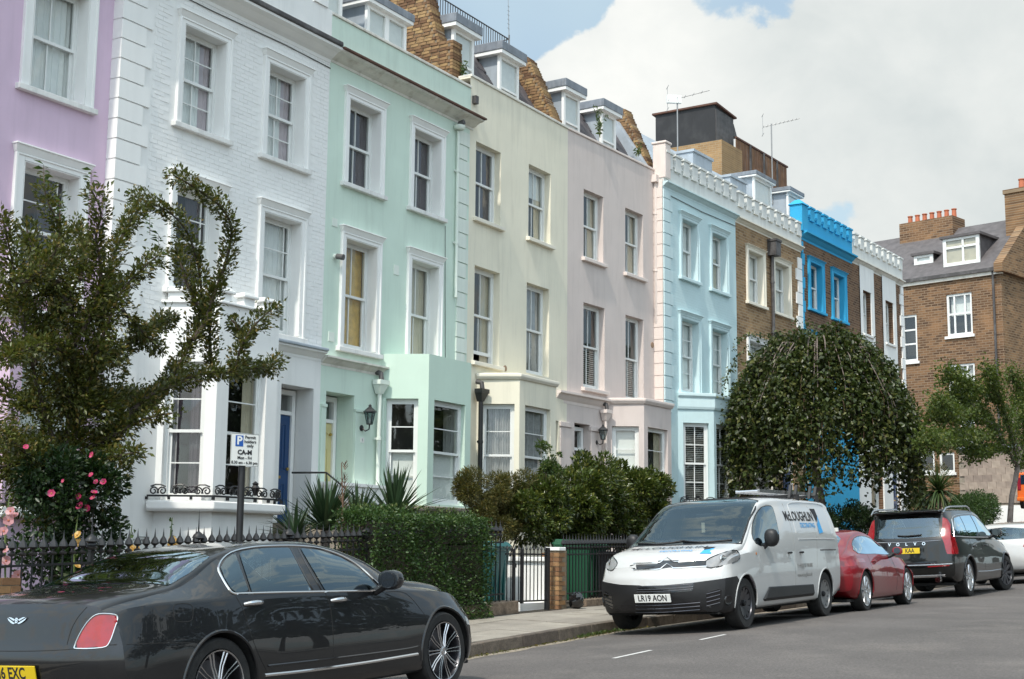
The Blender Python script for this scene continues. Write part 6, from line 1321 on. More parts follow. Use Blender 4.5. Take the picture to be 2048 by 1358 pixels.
# red coupe
RX, RF, RY = 23.30, 25.79, 7.02
za, pt = carpose(RX, RF, RY, .9)
coupe = dict(x=(-.80, 3.36), n=170, bulge=.03, sup=2.5, curves=dict(
    zb=[(-.8, .34), (-.5, .24), (0, .20), (2.9, .19), (3.36, .24)], wb=[(-.8, .80), (0, .87), (1.3, .85), (2.5, .87), (3.36, .74)], zm=[(-.8, .58), (0, .6), (3.36, .5)], wm=[(-.8, .85), (-.3, .90), (0, .915), (1.2, .88), (2.5, .905), (3.0, .87), (3.36, .78)],
    zs=[(-.8, .86), (-.4, .895), (.3, .875), (1.5, .855), (2.4, .82), (2.9, .74), (3.36, .58)], ws=[(-.8, .74), (-.2, .82), (.8, .82), (2.2, .81), (3.0, .72), (3.36, .62)],
    zr=[(-.8, .88), (-.5, .93), (-.2, .99), (.1, 1.10), (.5, 1.22), (.9, 1.27), (1.3, 1.22), (1.6, 1.10), (1.95, .92), (2.3, .86), (2.9, .76), (3.36, .60)], wr=[(-.8, .68), (-.3, .66), (.2, .58), (.8, .54), (1.4, .58), (1.9, .70), (2.6, .66), (3.36, .5)],
    zc=[(-.8, .91), (-.55, .98), (-.2, 1.08), (.2, 1.235), (.6, 1.32), (.95, 1.345), (1.3, 1.30), (1.7, 1.13), (2.0, .98), (2.3, .93), (2.9, .84), (3.36, .66)]),
    tail=dict(len=.6, side=[(.2, .12), (.4, .02), (.6, .0), (.8, .05), (1.0, .12)], plan=.28, pow=3, w=.9), nose=dict(len=.6, side=[(.2, .04), (.5, 0), (.8, .12)], plan=.38, pow=2.5, w=.9))
C1 = Car('coupe', 'red two door coupe parked between the white van and the dark estate', 'paint_red', (RX, RY+.91, za), 0, pt, coupe)
ARC = [(0, .325, .355), (2.49, .325, .355)]; C1.arches(ARC)
C1.region('side_window', 'side', smooth_poly([(-.02, .93), (.12, 1.06), (.45, 1.175), (.85, 1.215), (1.25, 1.17), (1.55, 1.05), (1.82, .895), (.9, .915)], 2), N_)
C1.region('rear_window', 'top', [(-.42, -.5), (-.46, 0), (-.42, .5), (.12, .47), (.36, .3), (.38, 0), (.36, -.3), (.12, -.47)], (1,), lambda C: C[:, 2] > .95); C1.region('windscreen', 'top', [(1.95, -.64), (2.05, 0), (1.95, .64), (1.42, .52), (1.3, 0), (1.42, -.52)], (1,), lambda C: C[:, 2] > .85)
C1.region('tail_light', 'rear', [(.44, .70), (.86, .74), (.86, .84), (.5, .83)]); C1.region('tail_light', 'rear', [(-.44, .70), (-.86, .74), (-.86, .84), (-.5, .83)])
C1.emit(dict(side_window='glass_car', rear_window='glass_car', windscreen='glass_car', tail_light='lens_red'), ('arch',), {'side_window': .005}); C1.wells(ARC, .90)
for x in (0, 2.49):
    for sd in N_: C1.wheel(x, sd*.875, .325, .245, .22, 'five', 9)
C1.interior((-.1, 1.9, .68, .3), [(.95, .35), (.95, -.35)], (1.5, 2.1, .62, .86, .95)); C1.line('window_trim', 'side', [(-.02, .93), (.12, 1.06), (.45, 1.18), (.85, 1.222), (1.25, 1.175), (1.55, 1.05), (1.84, .888)], .008, 'gloss_black', N_, False, 4, .0)
for sd in N_: C1.mirror((1.62, sd*.98, .95), (.08, .09, .07), 'paint_red', sd); C1.line('panel_gap', 'side', [(.42, .90), (.36, .6), (.45, .3)], flips=(sd,), **GAP); C1.line('panel_gap', 'side', [(1.75, .86), (1.80, .5), (1.75, .28)], flips=(sd,), **GAP)
handle(C1, 'side', (.62, .79), -1, .18, 'paint_red', .018); b = MB(); b.box(-.6, 3.0, -.75, .75, .16, .2); b.build('underbody', 'dark_void', C1.E); b = MB(); b.hexa([(-.80, -.5, .25), (-.6, -.5, .18), (-.6, .5, .18), (-.80, .5, .25), (-.78, -.55, .38), (-.6, -.55, .38), (-.6, .55, .38), (-.78, .55, .38)]); b.build('rear_diffuser', 'black_plastic', C1.E)
# dark estate / SUV
VXR, VXF = 29.25, 32.2; SY = 6.72
za, pt = carpose(VXR, VXF, SY, .95); hd = R_(-1.5)
suv = dict(x=(-.98, 3.86), n=200, bulge=.03, sup=3.2, curves=dict(
    zb=[(-.98, .42), (-.6, .32), (0, .28), (3.3, .28), (3.86, .34)], wb=[(-.98, .86), (0, .93), (3, .93), (3.86, .80)], zm=[(-.98, .72), (3.86, .68)], wm=[(-.98, .90), (-.4, .96), (0, .975), (1.5, .96), (3, .97), (3.5, .94), (3.86, .84)],
    zs=[(-.98, 1.14), (-.3, 1.14), (1.5, 1.11), (2.6, 1.07), (3.3, 1.00), (3.86, .86)], ws=[(-.98, .84), (-.3, .90), (1.5, .90), (2.6, .88), (3.3, .83), (3.86, .72)],
    zr=[(-.98, 1.55), (-.8, 1.60), (0, 1.66), (1.2, 1.66), (1.7, 1.58), (2.2, 1.32), (2.5, 1.14), (3.0, 1.07), (3.6, .98), (3.86, .88)], wr=[(-.98, .70), (0, .74), (1.2, .74), (1.8, .75), (2.4, .82), (3.0, .78), (3.86, .62)],
    zc=[(-.98, 1.68), (-.7, 1.715), (.4, 1.755), (1.2, 1.74), (1.6, 1.68), (2.1, 1.42), (2.5, 1.20), (3.0, 1.14), (3.5, 1.07), (3.86, .95)]),
    tail=dict(len=.55, side=[(.3, .14), (.5, .03), (.65, .0), (.9, .03), (1.1, .06), (1.4, .20), (1.7, .30)], plan=.16, pow=4, w=.96), nose=dict(len=.6, side=[(.3, .05), (.6, 0), (1.1, .12)], plan=.34, pow=2.6, w=.96))
C2 = Car('estate_car', 'black seven seat off road estate with tall red tail lamps and roof rails', 'paint_dark', (VXR, SY+.97, za), hd, pt, suv)
ARD = [(0, .375, .42), (2.97, .375, .42)]; C2.arches(ARD)
for pl in ([(-.62, 1.22), (-.50, 1.42), (-.30, 1.54), (.16, 1.58), (.20, 1.19)], [(.23, 1.19), (.20, 1.585), (1.0, 1.60), (1.10, 1.175)], [(1.15, 1.175), (1.06, 1.60), (1.42, 1.575), (1.85, 1.40), (2.18, 1.16)]): C2.region('side_window', 'side', pl, N_)
C2.region('rear_window', 'rear', [(-.64, 1.20), (0, 1.18), (.64, 1.20), (.60, 1.58), (0, 1.62), (-.60, 1.58)]); C2.region('windscreen', 'top', [(2.42, -.74), (2.52, 0), (2.42, .74), (1.75, .66), (1.62, 0), (1.75, -.66)], (1,), lambda C: C[:, 2] > 1.1)
for sg in (1, -1): C2.region('tail_light', 'rear', [(sg*.68, 1.58), (sg*.80, 1.50), (sg*.84, 1.20), (sg*.97, 1.10), (sg*.97, .84), (sg*.76, .86), (sg*.72, 1.08), (sg*.67, 1.2)], (1,), lambda C: C[:, 0] < -.62)
C2.emit(dict(side_window='glass_car', rear_window='glass_car', windscreen='glass_car', tail_light='lens_red'), ('arch',), {'side_window': .005, 'rear_window': .004}); C2.wells(ARD, .96, lr=.022, mat='gloss_black')
for x, st in ((0, 0), (2.97, R_(-14))):
    for sd in N_: C2.wheel(x, sd*.93, .375, .265, .25, 'five', 10, st, 'alloy' if x == 0 else 'alloy_dark')
C2.interior((-.5, 2.3, .75, .45), [(.5, .4), (.5, -.4), (1.5, .4), (1.5, -.4)], (2.0, 2.6, .7, 1.12, 1.2))
C2.line('window_trim', 'side', [(-.66, 1.19), (-.5, 1.46), (-.3, 1.575), (.3, 1.615), (1.0, 1.625), (1.45, 1.60), (1.9, 1.41), (2.24, 1.135)], .009, 'chrome', N_, False, 4, .002); C2.line('window_trim', 'side', [(-.66, 1.19), (.2, 1.165), (1.2, 1.15), (2.24, 1.135)], .009, 'chrome', N_, False, 4, .002)
for sd in N_:
    C2.mirror((1.98, sd*1.05, 1.24), (.09, .11, .085), 'gloss_black', sd)
    b = MB(); b.tube([(-.75, sd*.72, 1.66), (-.6, sd*.73, 1.745), (-.3, sd*.735, 1.775), (.9, sd*.735, 1.79), (1.15, sd*.73, 1.75), (1.22, sd*.73, 1.68)], .018, 8); b.build('roof_rail', 'alloy', C2.E, True)
    C2.line('sill_trim', 'side', [(.55, .47), (1.5, .45), (2.45, .46)], .012, 'alloy', (sd,), False, 4, .006); C2.line('panel_gap', 'side', [(.30, 1.15), (.36, .8), (.52, .45)], flips=(sd,), **GAP); C2.line('panel_gap', 'side', [(1.14, 1.15), (1.18, .5)], flips=(sd,), **GAP)
    for x in (.55, 1.45): handle(C2, 'side', (x, .98), sd, .2, 'paint_dark', .018)
    b = MB(); b.lathe([(.05, -.08), (.06, .02), (.05, .02), (.045, -.08)], 14, (-1.0, sd*.6, .37), 'x'); b.build('tailpipe', 'chrome', C2.E, True); C2.line('reflector', 'rear', [(sd*.40, .62), (sd*.80, .635)], .014, 'lens_red', (1,), False, 4, .004)
C2.line('bumper_trim', 'rear', [(-.85, .66), (-.4, .65), (0, .65), (.4, .65), (.85, .66)], .016, 'alloy', (1,), False, 4, .004); C2.line('bumper_trim', 'rear', [(-.7, .44), (0, .43), (.7, .44)], .035, 'alloy', (1,), False, 4, -.01); C2.line('tailgate_trim', 'rear', [(-.66, 1.12), (0, 1.10), (.66, 1.12)], .008, 'alloy', (1,), False, 4, .002); C2.line('rear_wiper', 'rear', [(-.30, 1.235), (0, 1.22), (.18, 1.235)], .014, 'black_plastic', (1,), False, 3, .014)
C2.plate('rear', (0, .935), .52, .111, 'LB67 KAA'[-3:].rjust(8), 'plate_yellow', sx=.8)
p, n = C2.hit('rear', (-.0, 1.07), 1, .003)
for i, ch_ in enumerate('VOLVO'):
    q_, n2 = C2.hit('rear', (.34-.17*i, 1.065), 1, .004); textmesh('letter', ch_, .085, 'chrome', C2.E, basis(q_, (0, -1, 0), n2.cross(Vector((0, -1, 0)))), .003, 1, .002)
b = MB(); b.hexa([(-.86, -.66, 1.665), (-.55, -.68, 1.70), (-.55, .68, 1.70), (-.86, .66, 1.665), (-.88, -.66, 1.70), (-.55, -.68, 1.735), (-.55, .68, 1.735), (-.88, .66, 1.70)]); b.build('tailgate_spoiler', 'paint_dark', C2.E, bevel=.012); b = MB(); b.box(-.7, 3.5, -.8, .8, .25, .3); b.build('underbody', 'dark_void', C2.E)
# white hatchback
HXR, HXF, HY = 36.0, 38.6, 6.42
za, pt = carpose(HXR, HXF, HY, .9); hd = R_(-2.5)
hat = dict(x=(-.80, 3.46), n=170, bulge=.03, sup=2.8, curves=dict(
    zb=[(-.8, .36), (-.4, .26), (0, .22), (3, .21), (3.46, .26)], wb=[(-.8, .80), (0, .87), (2.6, .87), (3.46, .74)], zm=[(-.8, .62), (3.46, .55)], wm=[(-.8, .85), (0, .905), (1.3, .89), (2.6, .90), (3.46, .78)],
    zs=[(-.8, .99), (0, .985), (1.5, .94), (2.5, .88), (3.0, .80), (3.46, .66)], ws=[(-.8, .76), (0, .83), (1.5, .83), (2.5, .81), (3.46, .64)],
    zr=[(-.8, 1.22), (-.6, 1.29), (0, 1.37), (.9, 1.39), (1.3, 1.35), (1.8, 1.14), (2.2, .95), (2.8, .87), (3.46, .68)], wr=[(-.8, .60), (0, .60), (.9, .60), (1.5, .64), (2.2, .76), (2.8, .70), (3.46, .55)],
    zc=[(-.8, 1.30), (-.6, 1.37), (0, 1.44), (.7, 1.465), (1.2, 1.43), (1.8, 1.20), (2.2, 1.02), (2.8, .95), (3.46, .75)]),
    tail=dict(len=.6, side=[(.25, .12), (.45, .02), (.6, .0), (.9, .05), (1.1, .16), (1.4, .42)], plan=.24, pow=3, w=.9), nose=dict(len=.6, side=[(.2, .04), (.5, 0), (.9, .12)], plan=.36, pow=2.5, w=.9))
C3 = Car('hatchback', 'white hatchback at the far end of the parked row', 'paint_white', (HXR, HY+.9, za), hd, pt, hat)
ARH = [(0, .32, .36), (2.6, .32, .36)]; C3.arches(ARH)
for pl in ([(-.28, 1.06), (-.05, 1.22), (.30, 1.315), (.84, 1.335), (.90, 1.01), (.2, 1.03)], [(.95, 1.01), (.90, 1.335), (1.25, 1.30), (1.65, 1.13), (1.92, .975)]): C3.region('side_window', 'side', pl, N_)
C3.region('rear_window', 'rear', [(-.58, 1.06), (0, 1.05), (.58, 1.06), (.52, 1.30), (0, 1.34), (-.52, 1.30)]); C3.region('windscreen', 'top', [(2.1, -.68), (2.2, 0), (2.1, .68), (1.5, .58), (1.35, 0), (1.5, -.58)], (1,), lambda C: C[:, 2] > .9)
for sg in (1, -1): C3.region('tail_light', 'rear', [(sg*.46, .86), (sg*.50, .95), (sg*.80, .99), (sg*.88, .95), (sg*.86, .82)], (1,), lambda C: C[:, 0] < -.35)
C3.emit(dict(side_window='glass_car', rear_window='glass_car', windscreen='glass_car', tail_light='lens_red'), ('arch',), {'rear_window': .004}); C3.wells(ARH, .89)
for x in (0, 2.6):
    for sd in N_: C3.wheel(x, sd*.87, .32, .22, .21, 'five', 8)
C3.interior((-.2, 2.0, .7, .35), [(.3, .36), (.3, -.36), (1.2, .36), (1.2, -.36)], (1.7, 2.3, .66, .95, 1.0))
for sd in N_: C3.mirror((1.72, sd*.98, 1.06), (.08, .09, .07), 'paint_white', sd); C3.line('reflector', 'rear', [(sd*.5, .5), (sd*.82, .51)], .012, 'lens_red', (1,), False, 4, .003); C3.line('panel_gap', 'side', [(.93, 1.0), (.95, .4)], flips=(sd,), **GAP)
C3.plate('rear', (0, .70), .52, .111, '', 'plate_yellow') if False else None
C3.line('roof_aerial', 'top', [(.02, 0), (.06, 0)], .012, 'gloss_black', (1,), False, 0, .02); b = MB(); b.box(-.6, 3.1, -.72, .72, .18, .22); b.build('underbody', 'dark_void', C3.E)
# ------------------------------------------------------------------ railings, gate, piers, bins, sign
def finial(b, z, s=1.0, x=0):
    b.lathe([(.012, z-.01), (.026*s, z), (.030*s, z+.015), (.012, z+.035), (.014, z+.05), (.034*s, z+.075), (.026*s, z+.11), (.010, z+.15), (.0, z+.18*s)], 7, (x, 0, 0))
def railings(name, label, x0, x1, base, top, step=.125, group='iron railings along the pavement', bigat=(), Y=RAILY+.1):
    o = thing(name, label, 'railings', (x0, Y, zr(x0)), 0, group)
    def zg(X): return zr(X)-zr(x0)
    L = x1-x0
    b = MB(); n = max(1, int(L/.8))
    for i in range(n):
        a, c = L*i/n, L*(i+1)/n; za, zc = zg(x0+a), zg(x0+c)
        for h in (top-.13, base+.10): b.hexa([(a, -.02, za+h), (c, -.02, zc+h), (c, .02, zc+h), (a, .02, za+h), (a, -.02, za+h+.022), (c, -.02, zc+h+.022), (c, .02, zc+h+.022), (a, .02, za+h+.022)])
    b.build('rail', 'black_iron', o)
    b = MB(); b.tube([(0, 0, base), (0, 0, top-.02)], .0105, 6); finial(b, top-.02, 1.35); me = b.mesh('railing_bar', 'black_iron', True)
    x = step/2
    while x < L: inst('railing_bar', me, o, (x, 0, zg(x0+x))); x += step
    b = MB(); b.box(-.022, .022, -.022, .022, base-.1, top+.02); finial(b, top+.02, 2.2); mp = b.mesh('post', 'black_iron', True)
    for x in bigat: inst('post', mp, o, (x, 0, zg(x0+x)))
    return o
def plinth(name, label, x0, x1, h, mat='concrete', Y=RAILY, w_=.26):
    b = MB(); n = max(1, int((x1-x0)/.9))
    o = thing(name, label, 'wall', (x0, Y, zr(x0)))
    for i in range(n):
        a, c = (x1-x0)*i/n, (x1-x0)*(i+1)/n; za, zc = zr(x0+a)-zr(x0), zr(x0+c)-zr(x0); j = RNG.uniform(-.008, .008)
        b = MB(); b.hexa([(a+.004, j, za-.3), (c-.004, j, zc-.3), (c-.004, w_, zc-.3), (a+.004, w_, za-.3), (a+.004, j+.01, za+h), (c-.004, j+.01, zc+h), (c-.004, w_, zc+h), (a+.004, w_, za+h)]); b.build('coping_stone', mat, o, bevel=.015)
    return o
XG = onY(1040, 1215, RAILY).x; XP = onY(1106, 1225, RAILY).x; XQ = onY(1133, 1225, RAILY).x; XH = onY(1174, 1212, RAILY).x
plinth('low_wall', 'low rough stone wall under the railings left of the iron gate', 8.2, XG, .25, 'rough_stone')
railings('iron_railings', 'black iron railings with spear finials in front of the pink and white houses', 8.3, XG-.35, .25, 1.24, bigat=(.5, 2.05, 3.6, 5.15, 6.7))
plinth('low_wall', 'low pale kerb under the railings behind the white van', XH, 27.5, .18, 'rough_stone')
rr_ = railings('iron_railings', 'black iron railings beside the green bin behind the white van', XQ+.02, 27.5, .18, 1.03, .105)
xs_ = onY(1192, 1200, RAILY+.2).x; b = MB(); b.box(xs_-rr_.location.x, 27.4-rr_.location.x, .05, .065, .2, .98); b.build('backing_panel', 'black_iron', rr_)
# gate
gt = thing('iron_gate', 'black iron bar gate between the low wall and the brick pier', 'gate', (XG-.30, RAILY+.08, zr(XG)))
gl = XP-XG+.22
b = MB(); b.box(0, gl, -.012, .012, .22, .245); b.box(0, gl, -.012, .012, .93, .955); b.build('rail', 'black_iron', gt)
b = MB(); b.tube([(0, 0, .22), (0, 0, 1.0)], .009, 6); b.lathe([(.009, 1.0), (.02, 1.02), (0, 1.08)], 6); me = b.mesh('gate_bar', 'black_iron', True)
for i in range(11): inst('gate_bar', me, gt, (.04+i*(gl-.08)/10, 0, 0))
b = MB(); b.box(.22, .26, -.02, .02, .0, 1.02); b.build('gate_stile', 'black_iron', gt); b = MB(); b.box(.46, .51, -.02, .02, .2, 1.02); b.build('gate_stile', 'black_iron', gt); b = MB(); b.box(.17, .25, -.045, -.02, .74, .80); b.build('latch', 'black_iron', gt); b = MB(); b.box(gl-.01, gl+.05, -.04, .03, -.1, 1.05); b.build('hanging_post', 'black_iron', gt)
# brick pier
def brickpier(label, x, y, w_, d, h, cap):
    o = thing('brick_pier', label, 'pier', (x, y, zr(x)))
    b = MB(); b.box(.008, w_-.008, .008, d-.008, -.3, h); b.build('core', 'mortar', o)
    mk = lambda a, c: brick_mesh(a, .064, c, 'brick_pier')
    full, half = mk(.212, .1), mk(.104, .1); sd = MB(); sd.box(0, .1, -.106, .106, -.032, .032); side = sd.mesh('brick', 'brick_pier'); z = -.02; r = 0
    while z < h-.05:
        xs = [(.212, .108), (.104, .272), (.104, .0)] if r % 2 == 0 else [(.104, .054), (.212, .220), (.104, .0)]
        x_ = .002
        for l in ((.212, .104, .0) if r % 2 == 0 else (.104, .212, .0)):
            if l and x_+l <= w_+.01: inst('brick', full if l > .15 else half, o, (x_+l/2, RNG.uniform(-.008, .003), z+.035), (0, RNG.normal(0, .01), RNG.normal(0, .02))); x_ += l+.010
        y_ = .11
        while y_ < d-.05: inst('brick', side, o, (RNG.uniform(-.006, .003), y_+.1, z+.035)); y_ += .222
        z += .075; r += 1
    if cap: b = MB(); b.box(-.02, w_*.72, -.02, d+.02, h, h+.055); b.build('cap_stone', 'white_trim', o, bevel=.01)
    return o
brickpier('slim yellow brick gate pier with a white cap beside the green bin', onY(1117, 1225, RAILY).x, RAILY, XQ-onY(1117, 1225, RAILY).x+.02, .22, .98, True)
brickpier('reddish brick pier at the left edge behind the dark saloon', onY(-14, 1150, RAILY).x, RAILY, .33, .34, 1.02, False)
# white rendered wall inside the gate
gx = XP+.16; gy1 = onX(985, 1117, gx).y; gzz = zr(gx)
gw = thing('garden_wall', 'white rendered low garden wall behind the iron gate', 'wall', (gx, RAILY+.2, gzz))
hgt = onX(1040, 1116, gx).z-gzz; b = MB(); b.box(0, .22, 0, gy1-RAILY-.2, -.3, hgt-.05); b.build('wall', 'white_wall', gw); b = MB(); b.box(-.05, .27, -.04, gy1-RAILY-.16, hgt-.05, hgt+.02); b.build('coping', 'white_trim', gw, bevel=.01)
b = MB(); b.box(-.8, -.002, .02, .32, -.15, .17); b.build('step', 'white_trim', gw)
def wheelie(label, x, y, mat, rz=0, s=1.0):
    o = thing('wheelie_bin', label, 'bin', (x, y, zr(x)+.06), rz, 'wheelie bins'); o.scale = (s, s, s)
    b = MB(); b.hexa([(-.23, -.28, .06), (.23, -.28, .06), (.23, .25, .06), (-.23, .25, .06), (-.29, -.36, .98), (.29, -.36, .98), (.29, .34, .98), (-.29, .34, .98)]); b.hexa([(-.30, -.37, .92), (.30, -.37, .92), (.30, .35, .92), (-.30, .35, .92), (-.31, -.38, .98), (.31, -.38, .98), (.31, .36, .98), (-.31, .36, .98)])
    for k in range(3): xx = -.15+.15*k; b.box(xx-.025, xx+.025, -.345, -.30, .15, .88)
    b.build('bin_body', mat, o, bevel=.012)
    b = MB(); b.hexa([(-.31, -.41, .985), (.31, -.41, .985), (.31, .37, .985), (-.31, .37, .985), (-.27, -.34, 1.06), (.27, -.34, 1.06), (.27, .34, 1.09), (-.27, .34, 1.09)]); b.build('lid', mat, o, bevel=.015); b = MB(); b.tube([(-.22, .42, 1.02), (.22, .42, 1.02)], .017, 8); b.build('handle', mat, o, True)
    for sx in (-.27, .27): b = MB(); b.lathe([(.02, -.025), (.10, -.025), (.10, .025), (.02, .025)], 16, (sx, .27, .10), 'x'); b.build('wheel', 'rubber', o, True)
wheelie('teal wheelie bin beside the clipped hedge', onY(962, 1200, 12.0).x, 12.0, 'bin_teal', R_(6)); wheelie('green wheelie bin behind the railings right of the brick pier', onY(1160, 1205, 11.6).x, 11.6, 'bin_green', R_(-4), 1.0)
bg_ = MB(); n1, n2 = 8, 12; idx = []
for i in range(n1+1):
    t = math.pi*i/n1; idx.append([bg_.p(((.13+.02*math.sin(3*k+i))*math.sin(t)*math.cos(2*math.pi*k/n2), (.12+.02*math.cos(2*k+i*2))*math.sin(t)*math.sin(2*math.pi*k/n2), .13-.13*math.cos(t)+.015*math.sin(k*2+i))) for k in range(n2)])
for r0, r1 in zip(idx, idx[1:]):
    for k in range(n2): bg_.f.append([r0[k], r0[(k+1) % n2], r1[(k+1) % n2], r1[k]])
xb = onY(1156, 1217, RAILY-.15).x; ob = bg_.build('rubbish_bag', 'gloss_black', None, True, (xb, RAILY-.12, zpave(xb, RAILY-.12))); tag(ob, 'small knotted black rubbish bag at the foot of the green bin', 'bag')
# parking sign
PS = (onY(478, 1090, 10.55).x, 10.55); zs_ = zpave(*PS)
ps = thing('parking_sign', 'permit parking sign on a dark post in front of the white bay window', 'sign', (PS[0], PS[1], zs_), R_(-22))
topz = onY(485, 868, 10.55).z-zs_; b = MB(); b.tube([(0, 0, 0), (0, 0, topz-.02)], .038, 14); b.build('post', 'black_iron', ps, True)
sw_, sh_ = .335, .352; zc = topz-sh_/2
b = MB(); b.box(-sw_/2, sw_/2, -.052, -.044, zc-sh_/2, zc+sh_/2); sp_ = b.build('plate', 'sign_white', ps, bevel=.002)
b = MB(); b.frame(-sw_/2, sw_/2, zc-sh_/2, zc+sh_/2, -.0535, -.052, (.004, .004, .004, .004)); b.build('border', 'ink_grey', sp_); b = MB(); b.box(-.06, .06, -.04, .045, zc-.02, zc+.02); b.build('clamp', 'steel_grey', ps)
b = MB(); b.box(-.115, -.022, -.0545, -.052, zc+.035, zc+.155); b.build('blue_panel', 'sign_blue', sp_)
def sgn(t, sz, x, z, m='ink', bold=.0012): textmesh('lettering', t, sz, m, sp_, basis((x, -.0552, z), (1, 0, 0), (0, 0, 1)), .0003, 1, bold)
sgn('P', .125, -.068, zc+.095, 'sign_white', .004); sgn('Permit', .048, .062, zc+.138); sgn('holders', .048, .062, zc+.090); sgn('only', .048, .062, zc+.045); sgn('CA-M', .070, .0, zc-.030, bold=.003); sgn('Mon - Fri', .046, 0, zc-.090); sgn('8.30 am - 6.30 pm', .043, 0, zc-.142)
# alarm company plaque on the white wall
ap = thing('alarm_plaque', 'small pale shield shaped plaque on the white house wall left of the bay', 'plaque', (onY(282, 1088, Y0).x, Y0-.01, onY(282, 1088, Y0).z))
sh8 = [(-.12, .11), (.12, .11), (.125, .02), (.09, -.07), (0, -.13), (-.09, -.07), (-.125, .02)]
b = MB(); b.prism([(x, 0, z) for x, z in sh8], (0, -.03, 0)); pq = b.build('shield', 'sign_white', ap, bevel=.006); b = MB(); b.tube([(x, -.033, z) for x, z in sh8+[sh8[0]]], .006, 4); b.build('rim', 'ink', pq); textmesh('lettering', 'BANHAM', .06, 'ink', pq, basis((0, -.032, .055), (1, 0, 0), (0, 0, 1)), .0004, .9, .001)
# orange vehicle beyond the white wall, far right
ov_p = onE(2055, 1003); pw = TE @ Vector((ov_p[0], 3.6, 0))
q = onY(2066, 1003, pw.y); d_ = ray(2066, 1003); t_ = 56/d_.dot(_fh); q = d_*t_
ov = thing('orange_van', 'bright orange vehicle at the right edge beyond the white wall', 'van', (q.x, q.y, q.z), ANG+R_(10))
b = MB(); pr_ = [(-.55, .0), (.55, .0), (.60, .15), (.60, .75), (.52, 1.15), (-.52, 1.15), (-.60, .75), (-.60, .15)]; b.prism([(x, 0, z) for x, z in pr_], (0, -2.2, 0)); b.build('body', 'paint_orange', ov, bevel=.06)
b = MB(); b.box(-.44, .44, .0, .02, .68, 1.05); b.build('window', 'glass_car', ov, bevel=.01)
for sx in (-.50, .50): b = MB(); b.box(sx-.07, sx+.07, -.01, .03, .45, .95); b.build('tail_light', 'lens_red', ov, bevel=.02)
b = MB(); b.box(-.6, .6, -.02, .06, .02, .18); b.build('bumper', 'lens_orange', ov, bevel=.03)
for sx in (-.48, .48):
    for yy in (-.4, -1.8): b = MB(); b.lathe([(.05, -.07), (.24, -.07), (.25, 0), (.24, .07), (.05, .07)], 18, (sx, yy, -.02), 'x'); b.build('wheel', 'rubber', ov, True)
# ------------------------------------------------------------------ plants
def leafmesh(name, P, D, size, mat, parent, asp=.42, fold=.18, jit=.35, stuff=True, curl=.25):
    """one small folded leaf at every point of P, pointing roughly along D"""
    P = np.asarray(P, float); n = len(P)
    D = np.asarray(D, float)+RNG.normal(0, jit, (n, 3)); D /= np.linalg.norm(D, axis=1, keepdims=True)+1e-9
    U = RNG.normal(0, 1, (n, 3)); U[:, 2] += 1.2; S = np.cross(D, U); S /= np.linalg.norm(S, axis=1, keepdims=True)+1e-9; N = np.cross(S, D)
    sz = np.asarray(size)*RNG.uniform(.55, 1.4, n); sz = sz[:, None]; w_ = sz*asp*RNG.uniform(.8, 1.2, (n, 1))
    V = np.empty((n, 4, 3)); V[:, 0] = P; mid = P+D*sz*.48; V[:, 1] = mid+S*w_*.5+N*fold*w_; V[:, 2] = P+D*sz-N*sz*curl*RNG.uniform(0, 1, (n, 1)); V[:, 3] = mid-S*w_*.5+N*fold*w_
    me = bpy.data.meshes.new(name); i = np.arange(n)*4; T = np.stack([np.stack([i, i+1, i+2], 1), np.stack([i, i+2, i+3], 1)], 1).reshape(-1, 3)
    me.vertices.add(4*n); me.vertices.foreach_set("co", V.ravel()); me.loops.add(T.size); me.loops.foreach_set("vertex_index", T.ravel().astype(np.int32)); me.polygons.add(len(T)); me.polygons.foreach_set("loop_start", np.arange(0, T.size, 3, dtype=np.int32)); me.polygons.foreach_set("loop_total", np.full(len(T), 3, np.int32)); me.update(calc_edges=True)
    r = np.repeat(RNG.uniform(0, 1, (n, 3)), 4, 0); at = me.attributes.new("rnd", 'FLOAT_VECTOR', 'POINT'); at.data.foreach_set("vector", r.ravel().astype(np.float32))
    me.materials.append(M_[mat]); o = bpy.data.objects.new(name, me); COL.objects.link(o); o.parent = parent
    return o
def lobes(c, rad, k, lr, n, flat=.0, seed=0, fill=.5):
    """points and outward directions on a heap of k lobes filling an ellipsoid"""
    rg = np.random.default_rng(seed); c = np.array(c, float); rad = np.array(rad, float)
    L = rg.normal(0, 1, (k, 3)); L /= np.linalg.norm(L, axis=1, keepdims=True); L *= rg.uniform(.35, 1, (k, 1))**.5; ctr = c+L*rad*.86
    q = rg.integers(0, k, n); d = rg.normal(0, 1, (n, 3)); d /= np.linalg.norm(d, axis=1, keepdims=True); rr = lr*rg.uniform(.7, 1.3, k)[q][:, None]*(1-fill*rg.uniform(0, 1, (n, 1))**1.6)
    P = ctr[q]+d*rr; out = d*.8+(P-c)/rad*.6; out[:, 2] += flat; return P, out
def px_path(pts, Y, dy=0): return [onY(x, y, Y+dy*i/(max(1, len(pts)-1))) for i, (x, y) in enumerate(pts)]
def dense(path, step):
    out = []
    for a, b_ in zip(path, path[1:]):
        m = max(1, int((b_-a).length/step)); out += [a.lerp(b_, i/m) for i in range(m)]
    return out+[path[-1]]
def rel(P, o): return np.asarray(P)-np.array(o.location)
def smoothpath(P, n=4): return [Vector(q) for q in smooth_poly([tuple(p) for p in P], n, False)]
